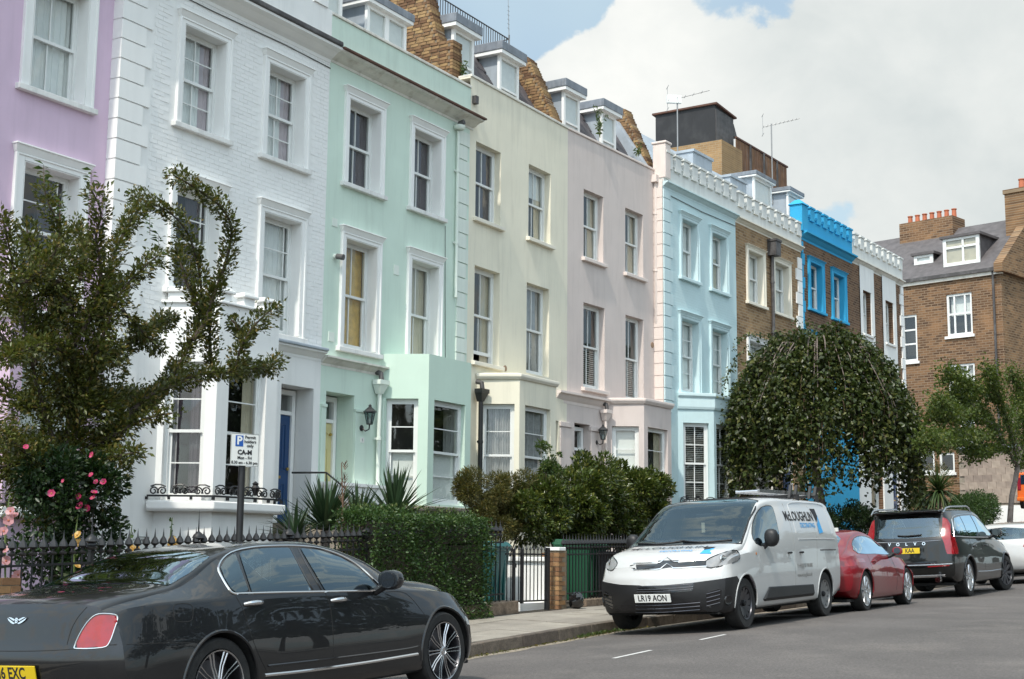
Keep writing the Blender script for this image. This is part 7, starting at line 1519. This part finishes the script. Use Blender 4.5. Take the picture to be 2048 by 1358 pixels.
# ================================================================= ropey cherry tree on the left
YT = 12.4
base = onY(118, 1120, YT); gz = zr(base.x)+.06
CT = thing('cherry_tree', 'small pruned tree with ropey leaf clad branches before the pink house', 'tree', (base.x, YT, gz))
LIMBS = [([(128, 960), (160, 830), (188, 720), (218, 640), (245, 580), (288, 535), (320, 508)], -.4), ([(205, 660), (212, 590), (228, 510), (256, 450), (284, 408)], .3),
 ([(140, 960), (215, 870), (290, 805), (345, 750), (378, 690), (398, 640), (402, 570), (388, 500), (368, 455), (335, 422), (300, 405), (266, 392)], .5), ([(385, 680), (412, 640), (428, 590), (447, 540), (460, 490), (462, 450), (440, 412), (405, 386), (375, 366), (346, 350)], -.3),
 ([(395, 610), (372, 560), (360, 520), (350, 492)], .3), ([(235, 850), (300, 790), (350, 770), (400, 748), (450, 746), (472, 736), (480, 700), (502, 660), (530, 630), (553, 612)], -.8), ([(486, 690), (478, 655), (462, 640)], .2), ([(455, 746), (500, 736), (535, 736), (556, 722)], .2),
 ([(425, 746), (420, 690), (420, 630), (412, 600)], .2), ([(170, 900), (230, 868), (290, 838), (345, 826)], -.7), ([(150, 930), (220, 915), (278, 904)], -.9), ([(122, 930), (88, 820), (62, 720), (42, 620), (26, 530), (4, 430)], .2),
 ([(66, 730), (100, 650), (132, 600)], .4), ([(132, 900), (142, 770), (150, 690), (142, 610), (128, 530), (120, 460), (96, 405), (88, 372)], .3), ([(150, 690), (184, 622), (202, 545), (192, 475), (202, 425), (184, 382)], -.3), ([(112, 970), (52, 905), (-10, 862)], -.4), ([(70, 930), (22, 930), (-20, 940)], .2),
 ([(142, 615), (104, 565), (64, 490), (52, 452)], .5), ([(62, 720), (20, 690), (-20, 640)], .3), ([(30, 560), (60, 560), (100, 520), (120, 480)], -.5), ([(175, 640), (215, 600), (232, 560)], .5), ([(150, 720), (100, 690), (50, 700), (10, 720)], -.6), ([(140, 760), (190, 720), (240, 700), (300, 660), (330, 640), (345, 640)], .6), ([(100, 700), (70, 640), (20, 600), (-20, 560)], .8), ([(150, 800), (240, 790), (310, 800)], .9), ([(90, 820), (40, 800), (-10, 770)], .6), ([(245, 620), (262, 640), (320, 700)], .1), ([(120, 560), (60, 600), (0, 610)], .9), ([(160, 560), (170, 500), (150, 450)], .7)]
tr = MB(); tp = [Vector(p)-CT.location for p in px_path([(112, 1175), (120, 1100), (127, 1020), (130, 940), (132, 880)], YT)]; tp[0].z = -.1
tr.tube(smoothpath(tp), [.085-.002*i for i in range(len(smoothpath(tp)))], 10); tr.build('trunk', 'bark', CT, True)
P, D, TW = [], [], MB(); tips = []
for pts, dy in LIMBS:
    w0 = smoothpath(px_path(pts, YT, dy)); L = dense(w0, .03); TW.tube([p-CT.location for p in w0], [max(.008, .03-.022*i/len(w0)) for i in range(len(w0))], 6)
    for i, p in enumerate(L):
        t = i/len(L); k = 34 if t > .12 else 12; ax = (L[min(i+1, len(L)-1)]-L[max(i-1, 0)]).normalized()
        wob = .112+.025*math.sin(i*.31+len(pts))+.02*math.sin(i*.9)
        for _ in range(k):
            d = Vector(RNG.normal(0, 1, 3)); d = (d-ax*d.dot(ax)).normalized(); r = wob*RNG.uniform(.15, 1.0)*(1 if RNG.uniform() < .9 else 1.7); P.append((p+d*r)-CT.location); D.append(d*.8+ax*.5+Vector((0, 0, .1)))
    e = L[-1]; ax = (L[-1]-L[-4]).normalized()
    for s_ in range(10): P.append(e+ax*.018*s_+Vector(RNG.normal(0, .02, 3))-CT.location); D.append(ax*.4+Vector(RNG.normal(0, .8, 3)))
TW.build('branches', 'bark', CT, True)
for (px, py, rx, rz_, n) in ((150, 640, 95, 90, 2600), (60, 600, 75, 110, 1700), (120, 860, 110, 120, 6500), (160, 760, 90, 80, 3200), (140, 950, 85, 90, 5500), (60, 960, 60, 60, 2200)):
    c = onY(px, py, YT+.1)-CT.location; sc_ = (onY(px+100, py, YT)-onY(px, py, YT)).length/100
    p_, d_ = lobes(c, (rx*sc_, .55, rz_*sc_*.9), 16, .22, n, -.1, px); P += list(p_); D += list(d_)
leafmesh('crown', P, D, .056, 'leaf_cherry', CT, .48)
for tx, ty in ((184, 378), (88, 368), (300, 470), (120, 440), (318, 505), (420, 600)):        # long shoots with larger leaves
    p0 = onY(tx, ty, YT); st = MB(); pts = [p0-CT.location, p0+Vector((-.01, 0, .10))-CT.location, p0+Vector((-.02, 0, .22))-CT.location]; st.tube(pts, [.004, .003, .002], 4); st.build('shoot', 'twig', CT)
    PP = [pts[0].lerp(pts[2], i/9) for i in range(10)]; leafmesh('shoot_leaves', PP, [Vector(((-1)**i, RNG.uniform(-.5, .5), .25)) for i in range(10)], .10, 'leaf_holly', CT, .38, jit=.2)
# rose climbing round its trunk
def blossom(b_parent, p, r, mat, facing, n=5, centre='petal_yellow', name='flower'):
    Pp, Dd = [], []; f = Vector(facing).normalized(); a = f.orthogonal().normalized(); c = f.cross(a)
    me = bpy.data.meshes.new(name); V, F, RN = [], [], []
    for k in range(n):
        t = 2*math.pi*k/n+RNG.uniform(-.2, .2); d = a*math.cos(t)+c*math.sin(t); s_ = a*-math.sin(t)+c*math.cos(t); i0 = len(V)
        V += [p, p+d*r*.7+s_*r*.55+f*r*.25, p+d*r*1.05+f*r*.35, p+d*r*.7-s_*r*.55+f*r*.25]; F.append((i0, i0+1, i0+2, i0+3)); RN += [(RNG.uniform(), RNG.uniform(), 0)]*4
    me.from_pydata([v[:] for v in V], [], F); at = me.attributes.new("rnd", 'FLOAT_VECTOR', 'POINT'); at.data.foreach_set("vector", np.array(RN, np.float32).ravel()); me.materials.append(M_[mat]); o = bpy.data.objects.new(name, me); COL.objects.link(o); o.parent = b_parent
    m = MB(); m.lathe([(r*.22, 0), (r*.2, r*.12), (0, r*.2)], 7); me2 = m.mesh('flower_centre', centre); q = inst('flower_centre', me2, o, p+f*r*.1); q.rotation_euler = f.to_track_quat('Z', 'Y').to_euler(); return o
TC = (-CF.x, -CF.y, .35)
RS = thing('climbing_rose', 'climbing rose with red and pink blooms round the tree trunk', 'rose', (base.x+.1, YT-.35, gz))
P, D = [], []
for (px, py, rx, rz_, n) in ((190, 985, 55, 80, 2000), (110, 1040, 60, 90, 2300), (100, 960, 60, 60, 1500), (185, 1090, 55, 70, 900), (60, 1130, 60, 70, 800), (125, 1140, 70, 50, 900)):
    c = onY(px, py, YT-.4)-RS.location; p_, d_ = lobes(c, (rx*.0058, .35, rz_*.0058), 12, .14, n, .1, px); P += list(p_); D += list(d_)
leafmesh('foliage', P, D, .058, 'leaf_dark', RS, .62)
st = MB()
for k in range(7): st.tube(smoothpath([Vector((RNG.uniform(-.3, .3), RNG.uniform(-.1, .1), 0)), Vector((RNG.uniform(-.3, .3), RNG.uniform(-.2, .1), .6)), Vector((RNG.uniform(-.4, .4), RNG.uniform(-.2, .1), 1.3))]), .007, 5)
st.build('stems', 'stem_green', RS, True)
for (px, py, r) in ((184, 910, .035), (182, 950, .03), (207, 964, .038), (192, 964, .03), (103, 987, .042), (188, 985, .038), (158, 992, .038), (160, 1012, .045), (174, 1016, .04), (52, 894, .03), (186, 996, .035), (126, 962, .022)): blossom(RS, onY(px, py, YT-.75)-RS.location, r, 'petal_rose', Vector(TC)+Vector(RNG.normal(0, .4, 3)), 7)
def hollyhock(label, px, ytop, flowers, mat, Y=11.7, buds=8, h0=None):
    b0 = onY(px, ytop, Y); g = zr(b0.x)+.06; o = thing('hollyhock', label, 'flower', (b0.x, Y, g), 0, 'hollyhocks behind the railings'); top = b0.z-g
    st = MB(); st.tube(smoothpath([Vector((0, 0, 0)), Vector((.02, 0, top*.4)), Vector((-.015, .01, top*.75)), Vector((0, 0, top))]), [.011]*10+[.008, .006, .004], 6); st.build('stem', 'stem_green', o, True)
    PP = [Vector((RNG.normal(0, .02), RNG.normal(0, .02), top*(1-.02*i-.01))) for i in range(buds*2)]; leafmesh('buds', PP, [Vector(RNG.normal(0, 1, 3)) for _ in PP], .04, 'leaf_holly', o, .8)
    PP = [Vector((RNG.normal(0, .05), RNG.normal(0, .05), RNG.uniform(0, top*.62))) for i in range(26)]; leafmesh('leaves', PP, [Vector((RNG.normal(0, 1), RNG.normal(0, 1), .1)) for _ in PP], .15, 'leaf_holly', o, .9)
    for (fx, fy, r) in flowers: blossom(o, onY(fx, fy, Y-.07)-o.location, r, mat, Vector(TC)+Vector(RNG.normal(0, .3, 3)), 6, 'terracotta' if mat == 'petal_pink' else 'petal_yellow')
hollyhock('tall pale pink hollyhock at the left edge', 20, 985, [(21, 1023, .05), (29, 1032, .045), (17, 1041, .055), (8, 1063, .05), (12, 1122, .05), (28, 1160, .055), (36, 1150, .05), (30, 1172, .05), (10, 1100, .045)], 'petal_pink', 11.5)
hollyhock('yellow hollyhock in front of the boundary of the pink and white houses', 156, 1030, [(155, 1071, .05), (157, 1086, .045), (155, 1133, .04)], 'petal_yellow', 11.6)
hollyhock('short yellow hollyhock behind the railings beside the shield plaque', 264, 1050, [(263, 1094, .045), (272, 1098, .04), (260, 1102, .04)], 'petal_yellow', 11.6)
hollyhock('yellow hollyhock standing before the white bay window', 345, 1035, [(345, 1081, .05), (341, 1091, .045), (350, 1090, .04)], 'petal_yellow', 11.6)
# ================================================================= clipped hedge over the railings
a, c = onY(716, 1050, 11.15), onY(962, 1060, 11.15); gz = zr(a.x)
HG = thing('clipped_hedge', 'dense clipped green hedge growing over the railings in front of the mint house', 'hedge', (a.x, 11.05, gz)); W_ = c.x-a.x; Ht = onY(830, 1030, 11.2).z-gz
n = 26000; u = RNG.uniform(0, 1, (n, 3)); face = RNG.integers(0, 10, n); Pn = np.empty((n, 3)); Dn = np.empty((n, 3))
for i in range(n):
    x, y, z = u[i, 0]*W_, u[i, 1]*.5, u[i, 2]*Ht; dep = abs(RNG.normal(0, .07))
    lump = .05*math.sin(x*2.1+1)+.04*math.sin(z*5+x*3)+.03*math.sin(x*7.3+z*2)
    if face[i] < 5: Pn[i] = (x, -.12+dep-lump, z); Dn[i] = (0, -1, .3)
    elif face[i] < 8: Pn[i] = (x, y, Ht-dep+lump-.05*(abs(x-W_/2)/W_*2)**6*2); Dn[i] = (0, -.2, 1)
    elif face[i] < 9: Pn[i] = (W_-dep+lump, y, z); Dn[i] = (1, 0, .2)
    else: Pn[i] = (dep-lump, y, z); Dn[i] = (-1, -.2, .3)
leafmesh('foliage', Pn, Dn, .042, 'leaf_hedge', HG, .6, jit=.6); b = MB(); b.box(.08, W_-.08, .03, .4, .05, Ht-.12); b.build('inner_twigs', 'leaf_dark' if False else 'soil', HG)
for k in range(40): pass
P = [(RNG.uniform(.1, W_-.1), RNG.uniform(0, .45), Ht+RNG.uniform(-.02, .12)) for _ in range(500)]; leafmesh('new_shoots', P, [(0, 0, 1)]*500, .04, 'leaf_holly', HG, .5)
# ================================================================= spiky plants
def spiky(label, px, py, Y, n, ln, wd, name='yucca', mat='leaf_spike', droop=.12, el=(.25, 1.45), group='spiky garden plants', stem=0):
    p = onY(px, py, Y); g = zr(p.x)+.06; o = thing(name, label, 'plant', (p.x, Y, g), 0, group); z0 = p.z-g
    b = MB()
    if z0 > .1: b.tube([(0, 0, 0), (0, 0, z0)], .06, 8); b.build('stem', 'bark_grey', o, True)
    bme = bpy.data.meshes.new('blades'); V, F, RN = [], [], []
    for k in range(n):
        a = RNG.uniform(0, 2*math.pi); e = RNG.uniform(*el); l = ln*RNG.uniform(.7, 1.1); d = Vector((math.cos(a)*math.cos(e), math.sin(a)*math.cos(e), math.sin(e))); s_ = Vector((-math.sin(a), math.cos(a), 0)); up = s_.cross(d); i0 = len(V); R = (RNG.uniform(), RNG.uniform()*.85, 0)
        for j, (t, ww) in enumerate(((0, .55), (.3, 1.0), (.6, .8), (.85, .42), (1.0, .02))):
            q = Vector((0, 0, z0))+d*l*t+Vector((0, 0, -droop*l*t*t*math.cos(e)*2)); V += [q-s_*wd*ww/2-up*.2*wd*ww, q, q+s_*wd*ww/2-up*.2*wd*ww]; RN += [R]*3
            if j: b0 = i0+3*(j-1); F += [(b0, b0+1, b0+4, b0+3), (b0+1, b0+2, b0+5, b0+4)]
    bme.from_pydata([v[:] for v in V], [], F); at = bme.attributes.new("rnd", 'FLOAT_VECTOR', 'POINT'); at.data.foreach_set("vector", np.array(RN, np.float32).ravel()); bme.materials.append(M_[mat]); q = bpy.data.objects.new('blades', bme); COL.objects.link(q); q.parent = o
    return o
spiky('large sword leaved yucca before the bay of the mint house', 788, 1045, 13.0, 120, .98, .06, el=(.3, 1.5)); spiky('sword leaved yucca in front of the yellow door', 650, 1062, 12.6, 120, .92, .055, el=(.2, 1.4)); spiky('low sword leaved plant beside the steps of the white house', 590, 1080, 12.3, 70, .6, .045, el=(.2, 1.3)); spiky('sword leaved plant between the two larger yuccas', 715, 1060, 13.2, 80, .8, .055, el=(.3, 1.4))
DS = thing('dry_flower_stalk', 'dry brown flower stalk standing among the yucca leaves', 'plant', (onY(685, 1070, 12.1).x, 12.1, zr(13.2)+.06)); tp = onY(683, 925, 12.1)-DS.location
b = MB(); b.tube([(0, 0, 0), (.02, 0, tp.z*.6), tp], [.02, .015, .006], 6)
for k in range(46): z = tp.z*RNG.uniform(.45, 1); a = RNG.uniform(0, 6.28); l = .16*(1.25-z/tp.z); b.tube([(.01, 0, z), (.01+l*math.cos(a), l*math.sin(a), z+l*1.3)], [.006, .003], 4)
b.build('stalk', 'twig', DS, True)
TS = thing('bare_twigs', 'bare pinkish twigs beside the blue front door', 'plant', (onY(600, 1075, 12.4).x, 12.4, zr(12.6)+.06))
b = MB()
for k in range(16): a = RNG.uniform(-1, 1); h = RNG.uniform(.8, 1.45); b.tube([(0, 0, 0), (.08*a, .05*RNG.normal(), h*.5), (.22*a, .1*RNG.normal(), h)], [.007, .005, .002], 4)
b.build('twigs', 'twig', TS, True)['kind'] = 'stuff'
# ================================================================= bushes
def bush(name, label, boxes, Y, mat, size, asp, n_per, core=True, dy=.8, cat='bush', base=None, lr=.22, flat=.25):
    xs = [onY((x0+x1)/2, y1, Y).x for x0, y0, x1, y1 in boxes]; X = float(np.mean(xs)); g = zr(X)+.06; o = thing(name, label, cat, (X, Y, g)); P, D = [], []
    for i, (x0, y0, x1, y1) in enumerate(boxes):
        c = onY((x0+x1)/2, (y0+y1)/2, Y); rx = (onY(x1, (y0+y1)/2, Y)-onY(x0, (y0+y1)/2, Y)).length/2*.9; rz_ = (onY((x0+x1)/2, y0, Y).z-onY((x0+x1)/2, y1, Y).z)/2
        p_, d_ = lobes(c-o.location, (rx, dy, rz_), max(8, int(rx*rz_*26)), lr, int(n_per*max(.35, rx*rz_)), flat, i*7+len(label)); P += list(p_); D += list(d_)
    P, D = np.array(P), np.array(D); k = P[:, 2] > .02; leafmesh('foliage', P[k], D[k], size, mat, o, asp, jit=.45)
    b = MB()
    for j in range(9): a = RNG.uniform(0, 6.28); q = P[RNG.integers(0, len(P))]; b.tube(smoothpath([Vector((.1*math.cos(a), .1*math.sin(a), 0)), Vector(q)*.45+Vector((0, 0, .1)), Vector(q)]), [.03, .026, .022, .018, .014, .010, .008, .006, .005], 5)
    b.build('branches', 'bark', o, True); return o
bush('camellia_bush', 'large glossy dark green bush behind the railings in front of the mauve house', [(1005, 960, 1120, 1090), (1035, 935, 1200, 1090), (1090, 910, 1250, 1060), (1180, 912, 1335, 1075), (1040, 990, 1330, 1095), (1230, 940, 1335, 1060)], 12.9, 'leaf_camellia', .08, .44, 10500)
bush('golden_conifer', 'low golden green conifer shrub beside the mint bay window', [(938, 985, 1030, 1080), (985, 930, 1075, 1050), (940, 940, 1000, 1020)], 13.0, 'leaf_conifer', .055, .24, 26000, dy=.5, lr=.18)
bush('rose_sprig', 'tall thin leafy rose sprig in front of the cream bay window', [(1078, 868, 1096, 960), (1085, 890, 1125, 960)], 12.7, 'leaf_holly', .06, .5, 1300, dy=.12, lr=.06)
bush('low_hedge', 'low dark green hedge behind the white van and red coupe', [(1650, 1012, 1765, 1080)], 11.9, 'leaf_dark', .06, .5, 12000, dy=.6); bush('garden_shrub', 'rounded dark green shrub near the white hatchback', [(1895, 995, 2005, 1060), (1930, 990, 1990, 1030)], 10.9, 'leaf_hedge', .07, .35, 7000, dy=.7)
spiky('shaggy cordyline palm behind the black estate car', 1878, 985, 11.6, 170, 1.25, .06, 'cordyline', 'leaf_palm', .35, (-.35, 1.3)); spiky('smaller cordyline palm in front of the white end house', 1845, 1000, 12.2, 80, .9, .055, 'cordyline', 'leaf_palm', .35, (-.3, 1.2))
bush('palm_shrub', 'brownish shrub at the foot of the cordyline palms', [(1815, 985, 1870, 1040), (1855, 930, 1900, 975)], 12.4, 'leaf_conifer', .08, .25, 2200, dy=.4)
# weeds rooted on the roof edge
def weed(label, px, py, Y, h, n, mat='leaf_holly'):
    p = onY(px, py, Y); o = thing('roof_weed', label, 'plant', p); b = MB(); P, D = [], []
    for k in range(6): a = RNG.uniform(-.6, .6); q = [Vector((0, 0, 0)), Vector((a*h*.3, RNG.normal()*.05, h*.5)), Vector((a*h*.8, RNG.normal()*.08, h*RNG.uniform(.7, 1.1)))]; b.tube(q, [.007, .005, .003], 4); P += [q[0].lerp(q[1], t) for t in np.linspace(.3, 1, n//14)]+[q[1].lerp(q[2], t) for t in np.linspace(0, 1, n//12)]
    b.build('stems', 'stem_green', o); leafmesh('leaves', P, RNG.normal(0, 1, (len(P), 3)), .10, mat, o, .4)
weed('leafy weed growing on the mauve parapet in front of the dormer', 1200, 276, 16.35, .75, 120); weed('small weed in the parapet beside the mauve downpipe', 1278, 312, 16.4, .35, 60); weed('small weed beside the brick pier of the mint roof', 926, 150, 16.8, .3, 50)
# ================================================================= weeping tree
c = onY(1640, 835, 13.0); g = zr(c.x)+.06
WT = thing('weeping_tree', 'dense weeping tree with hanging leafy strands before the brick houses', 'tree', (c.x, 13.0, g)); zt = onY(1620, 655, 13.0).z-g; RW = 192*(c.dot(CF))/FL
zb_ = onY(1640, 1000, 13.0).z-g
b = MB(); b.tube(smoothpath([Vector((.1, 0, 0)), Vector((0, 0, 1.5)), Vector((-.1, .1, 3.0)), Vector((0, 0, zt*.82))]), [.16]*5+[.14, .13, .12, .11, .10, .09, .08, .07], 10); b.build('trunk', 'bark_grey', WT, True)
rg = np.random.default_rng(5); P, D = [], []; TWB, PAL = MB(), MB()
def dome(a, rr): return zt*(1.0-.36*rr**2.8)+.16*math.sin(a*5)*rr+.20*math.sin(a*3+1)*rr+.14*math.sin(a*9+rr*7)-.1
for k in range(1250):
    a = rg.uniform(0, 2*math.pi); rr = math.sqrt(rg.uniform(.0, 1)); ry = RW
    x, y = RW*rr*math.cos(a), ry*rr*math.sin(a); ztop = dome(a, rr)+rg.normal(0, .07)-(0 if rg.uniform() < .6 else rg.uniform(0, 2.2)); ln = rg.uniform(.3, 1.2)+(.9 if rr > .8 else .0)*rg.uniform(0, 1); zend = max(zb_-.25+1.1*rg.uniform(0, 1)**2, ztop-ln); ztop = max(ztop, zend+.3)
    p = Vector((x*.96, y*.96, ztop)); q = Vector((x*1.02, y*1.02, zend)); mid = p.lerp(q, .45)+Vector((.10*math.cos(a), .10*math.sin(a), .05)); L = smoothpath([p, mid, q], 6)
    if k % 11 == 0: PAL.tube(smoothpath([Vector((x*.25, y*.25, zt*.86)), Vector((x*.55, y*.55, zt*.93)), p+Vector((0, 0, -.02)), mid], 4), [.026, .025, .023, .02, .018, .016, .014, .012, .011, .01, .009, .008, .007][:13], 5)
    elif k % 6 == 0: TWB.tube(L, .005, 4)
    for _ in range(int(14+24*(p-q).length)):
        t = rg.uniform(0, 1); m = L[min(int(t*len(L)), len(L)-1)]; r_ = .22*rg.uniform(.1, 1); P.append(m+Vector(rg.normal(0, 1, 3)).normalized()*r_); D.append(Vector((math.cos(a)*.5, math.sin(a)*.5, -.55)))
PAL.build('branches', 'bark_grey', WT, True); TWB.build('twigs', 'twig', WT, True)['kind'] = 'stuff'; leafmesh('crown', P, D, .128, 'leaf_weep', WT, .70, jit=.8)
for px, py, ex, ey in ((1500, 690, 1448, 760), (1480, 720, 1440, 790), (1600, 665, 1590, 640), (1700, 690, 1660, 660), (1790, 760, 1825, 800), (1560, 690, 1500, 668), (1500, 668, 1462, 700), (1640, 670, 1615, 642), (1690, 680, 1655, 648), (1760, 730, 1800, 735), (1800, 760, 1838, 830), (1470, 760, 1440, 850), (1750, 710, 1720, 668)):   # loose outlying strands
    A, E_ = onY(px, py, 12.4)-WT.location, onY(ex, ey, 12.4)-WT.location; L = dense([A, A.lerp(E_, .5)+Vector((0, 0, .12)), E_], .03); leafmesh('strand', [v+Vector(RNG.normal(0, .04, 3)) for v in L], [(RNG.normal(), RNG.normal(), -.5) for _ in L], .08, 'leaf_weep', WT, .66)['kind'] = 'stuff'
# ================================================================= young street tree on the right
tb = onY(2018, 1048, 8.7); g = zpave(tb.x, 8.7)
YT2 = thing('street_tree', 'young street tree with pale green leaves at the right edge', 'tree', (tb.x, 8.7, g)); o_ = YT2.location
def pr(px, py, dy=0): return onY(px, py, 8.7+dy)-o_
b = MB(); tk_ = smoothpath([Vector((pr(2012, 1060).x, 0, 0)), pr(2022, 1010), pr(2030, 965), pr(2036, 930)]); b.tube(tk_, [.085]*4+[.078]*4+[.072]*(len(tk_)-8), 10); b.build('trunk', 'bark_grey', YT2, True)
P, D = [], []; b = MB()
BR = [([(2036, 935), (2010, 890), (1985, 850), (1950, 810), (1905, 790)], .4), ([(2034, 920), (2020, 860), (2000, 800), (1985, 760), (1975, 735)], -.3), ([(2036, 930), (2050, 880), (2060, 820), (2050, 770)], .2), ([(2036, 935), (2075, 890), (2110, 840)], 0), ([(2000, 870), (1940, 870), (1880, 880), (1850, 878)], -.4), ([(1985, 850), (1940, 830), (1880, 830), (1855, 840)], .5), ([(2000, 800), (1960, 780), (1920, 760), (1890, 745)], .3), ([(2010, 890), (1970, 900), (1935, 905)], .2), ([(2040, 900), (2030, 860), (2048, 800)], .6), ([(2020, 860), (2040, 790), (2020, 740)], .5), ([(1950, 810), (1910, 830), (1875, 800)], -.2)]
for pts, dy in BR:
    L = smoothpath([onY(x, y, 8.7+dy*i/len(pts))-o_ for i, (x, y) in enumerate(pts)], 5); b.tube(L, [max(.008, .045*(1-i/len(L))) for i in range(len(L))], 6); Ld = dense(L, .04)
    for i, m in enumerate(Ld):
        t = i/len(Ld); k = int(4+30*t)
        for _ in range(k):
            r_ = (.16+.26*t)*rg.uniform(.1, 1); P.append(m+Vector(rg.normal(0, 1, 3)).normalized()*r_*Vector((1, 1, .6)).length/1.5); D.append(Vector(rg.normal(0, 1, 3))+Vector((0, 0, -.2)))
b.build('branches', 'bark_grey', YT2, True); leafmesh('crown', P, D, .092, 'leaf_light', YT2, .6)
# weeds and fallen leaves along the kerb
P, D = [], []
for k in range(700):
    X = rg.uniform(13, 19.5); P.append((X, KERB-.03-abs(rg.normal(0, .05)), zroad(X, KERB-.05)+.012)); D.append((rg.normal(), rg.normal(), .15))
lt = leafmesh('leaf_litter', P, D, .03, 'leaf_conifer', None, .5); lt['kind'] = 'stuff'; tag(lt, 'fallen leaves and litter along the kerb', 'leaves')
P = [(rg.uniform(17.2, 18.6), KERB-.02-abs(rg.normal(0, .03)), 0) for _ in range(160)]; P = [(x, y, zroad(x, y)+.01) for x, y, _ in P]; kw = leafmesh('kerb_weeds', P, [(rg.normal(0, .4), rg.normal(0, .4), 1) for _ in P], .05, 'leaf_holly', None, .4); kw['kind'] = 'stuff'; tag(kw, 'small green weeds growing in the gutter', 'weeds')

# trees on the other side of the road (out of frame, added to darken what the cars mirror)
P, D = [], []; tk2 = MB()
for i, X in enumerate((14, 19.5, 25, 30.5, 36, 42, 48, 54, 60, 67, 74, 82, 90)):
    cz = zr(X)+4.6; p_, d_ = lobes((X, -5.2+.4*(i % 2)+sh(X), cz), (2.9, 2.2, 2.7), 40, .75, 2600, 0, 90+i); P += list(p_); D += list(d_); tk2.tube([(X, -5.2+sh(X), zr(X)), (X+.1, -5.2+sh(X), cz)], [.17, .10], 8)
ot = leafmesh('unseen_reflection_trees', P, D, .34, 'leaf_dark', None, .6); ot['kind'] = 'stuff'; tag(ot, 'row of unseen trees across the road, added to darken the car reflections', 'trees'); tr2 = tk2.build('trunks', 'bark', ot); tr2['kind'] = 'stuff'
